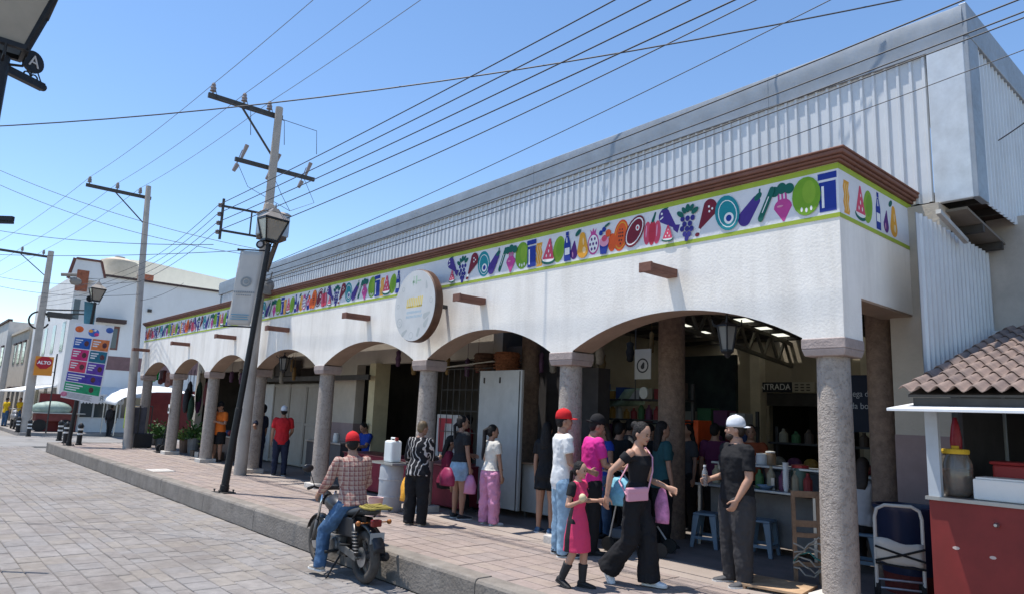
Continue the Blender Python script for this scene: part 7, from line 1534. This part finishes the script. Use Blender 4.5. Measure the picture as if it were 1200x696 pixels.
for sy in (-.085, .085):
    g = G(); g.tube([(WB+.01, sy, WR_), (WB-.08, sy, .55)], .024, 10); mo('fork_leg', g, MG, smooth=True); g = G(); g.tube([(WB-.08, sy, .55), (WB-.2, sy, .92)], .017, 10); mo('fork_tube', g, CHROME, smooth=True)
    g = G(); g.tube([(-.02, sy*1.5, WR_+.03), (.09, sy*1.5, .66)], .026, 10); mo('rear_shock', g, MB_, smooth=True)
    g = G()
    for k in range(7): z = .36+k*.035; x = -.02+.11*(z-WR_-.03)/.335; g.lathe([(.034, -.007), (.04, 0), (.034, .007)], (x, sy*1.5, z), 12)
    o = mo('shock_spring', g, MG); tag(o, None, None, None, 'stuff')
    g = G(); g.beam((0, sy*1.05, WR_), (.48, sy*.9, .36), .03, .05); mo('swingarm', g, MB_)
    g = G(); g.tube([(WB-.24, sy*4.3, 1.0), (WB-.18, sy*4.2, 1.01)], .018, 8); 
g = G(); g.tube([(WB-.42, -.38, .99), (WB-.30, -.28, 1.0), (WB-.22, -.1, .95), (WB-.22, .1, .95), (WB-.30, .28, 1.0), (WB-.42, .38, .99)], .013, 8); hb = mo('handlebar', g, BLACK, smooth=True)
for s in (-1, 1):
    g = G(); g.tube([(WB-.42, s*.39, .99), (WB-.345, s*.31, .997)], .02, 10); mo('grip', g, RUBBER, hb)
    g = G(); g.tube([(WB-.28, s*.25, 1.0), (WB-.22, s*.30, 1.18)], .006, 6); g.ell((WB-.22, s*.33, 1.22), (.02, .075, .05), 12, 8); mo('mirror', g, MB_, hb, smooth=True)
g = G(); g.lathe([(.05, 0), (.09, .04), (.095, .09), (.09, .1)], (WB-.14, 0, .83), 18, 0, Matrix.Rotation(math.pi/2, 4, 'Y')); mo('headlight', g, MB_, smooth=True, auto=35); g = G(); g.lathe([(.085, .101), (.07, .115), (.02, .12)], (WB-.14, 0, .83), 18, 0, Matrix.Rotation(math.pi/2, 4, 'Y')); mo('headlight_lens', g, LGLASS, smooth=True)
g = G(); g.box(WB-.26, -.1, .94, WB-.16, .1, 1.0); mo('instrument_panel', g, MB_, bevel=.02)
g = G(); pr = [(-.13, .015), (-.06, .035), (.08, .045), (.2, .02)]
for j in range(11):
    a = math.radians(20+j*13); r = WR_+.035
    for q in (-.055, -.03, .03, .055): g.v.append((WB+r*math.cos(a)+.0, q, WR_+r*math.sin(a)-(.02 if abs(q) > .05 else 0)))
for j in range(10):
    for i in range(3): n = j*4+i; g.f.append((n, n+1, n+5, n+4)); g.m.append(0)
o = mo('front_fender', g, MB_, smooth=True); o.modifiers.new('s', 'SOLIDIFY').thickness = .006
g = G()
for j in range(10):
    a = math.radians(70+j*11); r = WR_+.05
    for q in (-.075, -.05, .05, .075): g.v.append((r*math.cos(a), q, WR_+.03+r*math.sin(a)-(.025 if abs(q) > .06 else 0)))
for j in range(9):
    for i in range(3): n = j*4+i; g.f.append((n, n+1, n+5, n+4)); g.m.append(0)
o = mo('rear_fender', g, MB_, smooth=True); o.modifiers.new('s', 'SOLIDIFY').thickness = .006
g = G(); loft(g, [(V((x, 0, z)), V((0, a, 0)), V((0, 0, b))) for x, z, a, b in ((WB-.22, .80, .03, .03), (WB-.28, .80, .10, .09), (WB-.42, .80, .135, .115), (WB-.58, .77, .12, .10), (WB-.70, .74, .08, .06))], 18); mo('fuel_tank', g, MB_, smooth=True)
g = G(); loft(g, [(V((x, 0, z)), V((0, a, 0)), V((0, 0, b))) for x, z, a, b in ((.64, .745, .06, .03), (.55, .755, .10, .045), (.3, .76, .125, .05), (.1, .80, .12, .05), (-.12, .82, .10, .045), (-.17, .82, .05, .02))], 16); mo('seat', g, SEATM, smooth=True)
for s in (-1, 1): g = G(); g.prism([(.1, .50), (.5, .48), (.46, .70), (.12, .72)], (0, s*.105, 0), (1, 0, 0), (0, 0, 1), (0, s, 0), .03); mo('side_cover', g, MB_, bevel=.012)
g = G(); g.beam((.1, 0, .70), (.62, 0, .68), .06, .06); g.beam((.62, 0, .68), (1.08, 0, .80), .05, .06); g.beam((1.06, 0, .82), (.88, 0, .28), .045, .05); g.beam((.88, 0, .26), (.46, 0, .24), .05, .05); g.beam((.46, 0, .26), (.5, 0, .70), .05, .05); mo('frame', g, MB_)
g = G(); g.box(.48, -.12, .24, .86, .12, .46); g.lathe([(.09, -.15), (.10, -.13), (.10, .13), (.09, .15)], (.6, 0, .34), 18, 0, RX); mo('engine', g, MG, bevel=.02)
g = G()
for k in range(6): z = .47+k*.032; g.box(.66, -.085, z, .84, .085, z+.018)
g.box(.69, -.06, .46, .81, .06, .68); mo('cylinder', g, MG)
g = G(); g.tube([(.84, -.06, .54), (.95, -.08, .48), (.90, -.12, .26), (.6, -.15, .22), (.25, -.16, .26), (.2, -.165, .27)], .022, 10); ex = mo('exhaust_pipe', g, MG, smooth=True); g = G(); g.lathe([(.03, 0), (.05, .03), (.052, .42), (.03, .45)], (.24, -.17, .26), 14, 0, Matrix.Rotation(math.radians(-83), 4, 'Y')); mo('muffler', g, MB_, ex, smooth=True, auto=35)
for s in (-1, 1):
    g = G(); g.tube([(.5, s*.1, .3), (.5, s*.28, .29)], .018, 8); mo('footpeg', g, RUBBER, smooth=True)
    g = G(); g.tube([(.18, s*.1, .4), (.2, s*.24, .42)], .015, 8); mo('footpeg', g, RUBBER, smooth=True)
g = G(); g.beam((.02, .115, WR_+.0), (.5, .115, .36), .02, .09); mo('chain_cover', g, MG, bevel=.006)
for s in (-1, 1): g = G(); g.tube([(.12, s*.14, .72), (-.05, s*.14, .84), (-.32, s*.12, .86), (-.38, s*.06, .86)], .012, 8); mo('rack_rail', g, BLACK, smooth=True)
YR = mat('yellow_rope', (.34, .27, .06), .85, var=.35)
for k in range(5): x = -.06-.06*k; g = G(); g.tube([(x, -.14, .865), (x-.02, -.07, .89+.01*(k % 2)), (x, .0, .885), (x-.02, .07, .895), (x, .14, .865)], .014, 6); mo('rope', g, YR, smooth=True)
g = G(); g.tube([(-.05, .14, .875), (-.2, .15, .87), (-.34, .12, .875), (-.36, 0, .88), (-.34, -.12, .875)], .015, 6); mo('rope', g, YR, smooth=True)
g = G(); g.box(-.24, -.06, .66, -.16, .06, .74); mo('tail_light', g, flat('tail_red', (.16, .012, .012), .3), bevel=.015)
g = G(); g.box(-.26, -.09, .48, -.25, .09, .60); mo('number_plate', g, flat('plate_white', (.3, .3, .29)), bevel=.003)
for s in (-1, 1): g = G(); g.tube([(-.14, s*.05, .70), (-.15, s*.18, .70)], .008, 6); g.ell((-.15, s*.2, .70), (.03, .03, .03), 10, 6); mo('indicator', g, flat('amber', (.3, .1, .02), .3), smooth=True)
g = G(); g.tube([(.45, .1, .25), (.42, .28, .0)], .012, 8); mo('side_stand', g, BLACK)
# rider: hips on the seat, left foot on the paving, hands at the bar
rp = V((rw.x-.04-.42, rw.y+.02, STREET_Z))
human('rider in plaid shirt, jeans and red cap sitting on the motorcycle', rp, 178, 1.72, 'm', 1.02, 1, 10, 0, 0, (-25, 0), 'short', armL=((-.28, .28, -.9), (-.02, .75, -.55)), armR=((.28, .28, -.9), (.02, .75, -.55)), legL=((-.38, .52, -.78), (-.10, -.06, -1)), legR=((.35, .75, -.45), (-.1, -.35, -1)), root_z=.865, footL=(0, 0), footR=(0, 0), top=dict(kind='tee', mat=PLAID, sleeve=1.75, z0=.49, inf=.014), bottom=dict(kind='pants', mat=DENIM, r=(.064, .05, .042)), shoes=(SHT, SOLEW), cap=(CAPR, 'front'), vox=.009)

h = V((c2[0], c2[1], c2[2])); soft_bag('light_blue_bag', h, (.2, .12, .17), mat('light_blue_cloth', (.20, .48, .62), .7, var=.2, vs=9, bump=.8, bs=12), 'light blue cloth bag hanging on the stroller', h+V((0, 0, .2)))
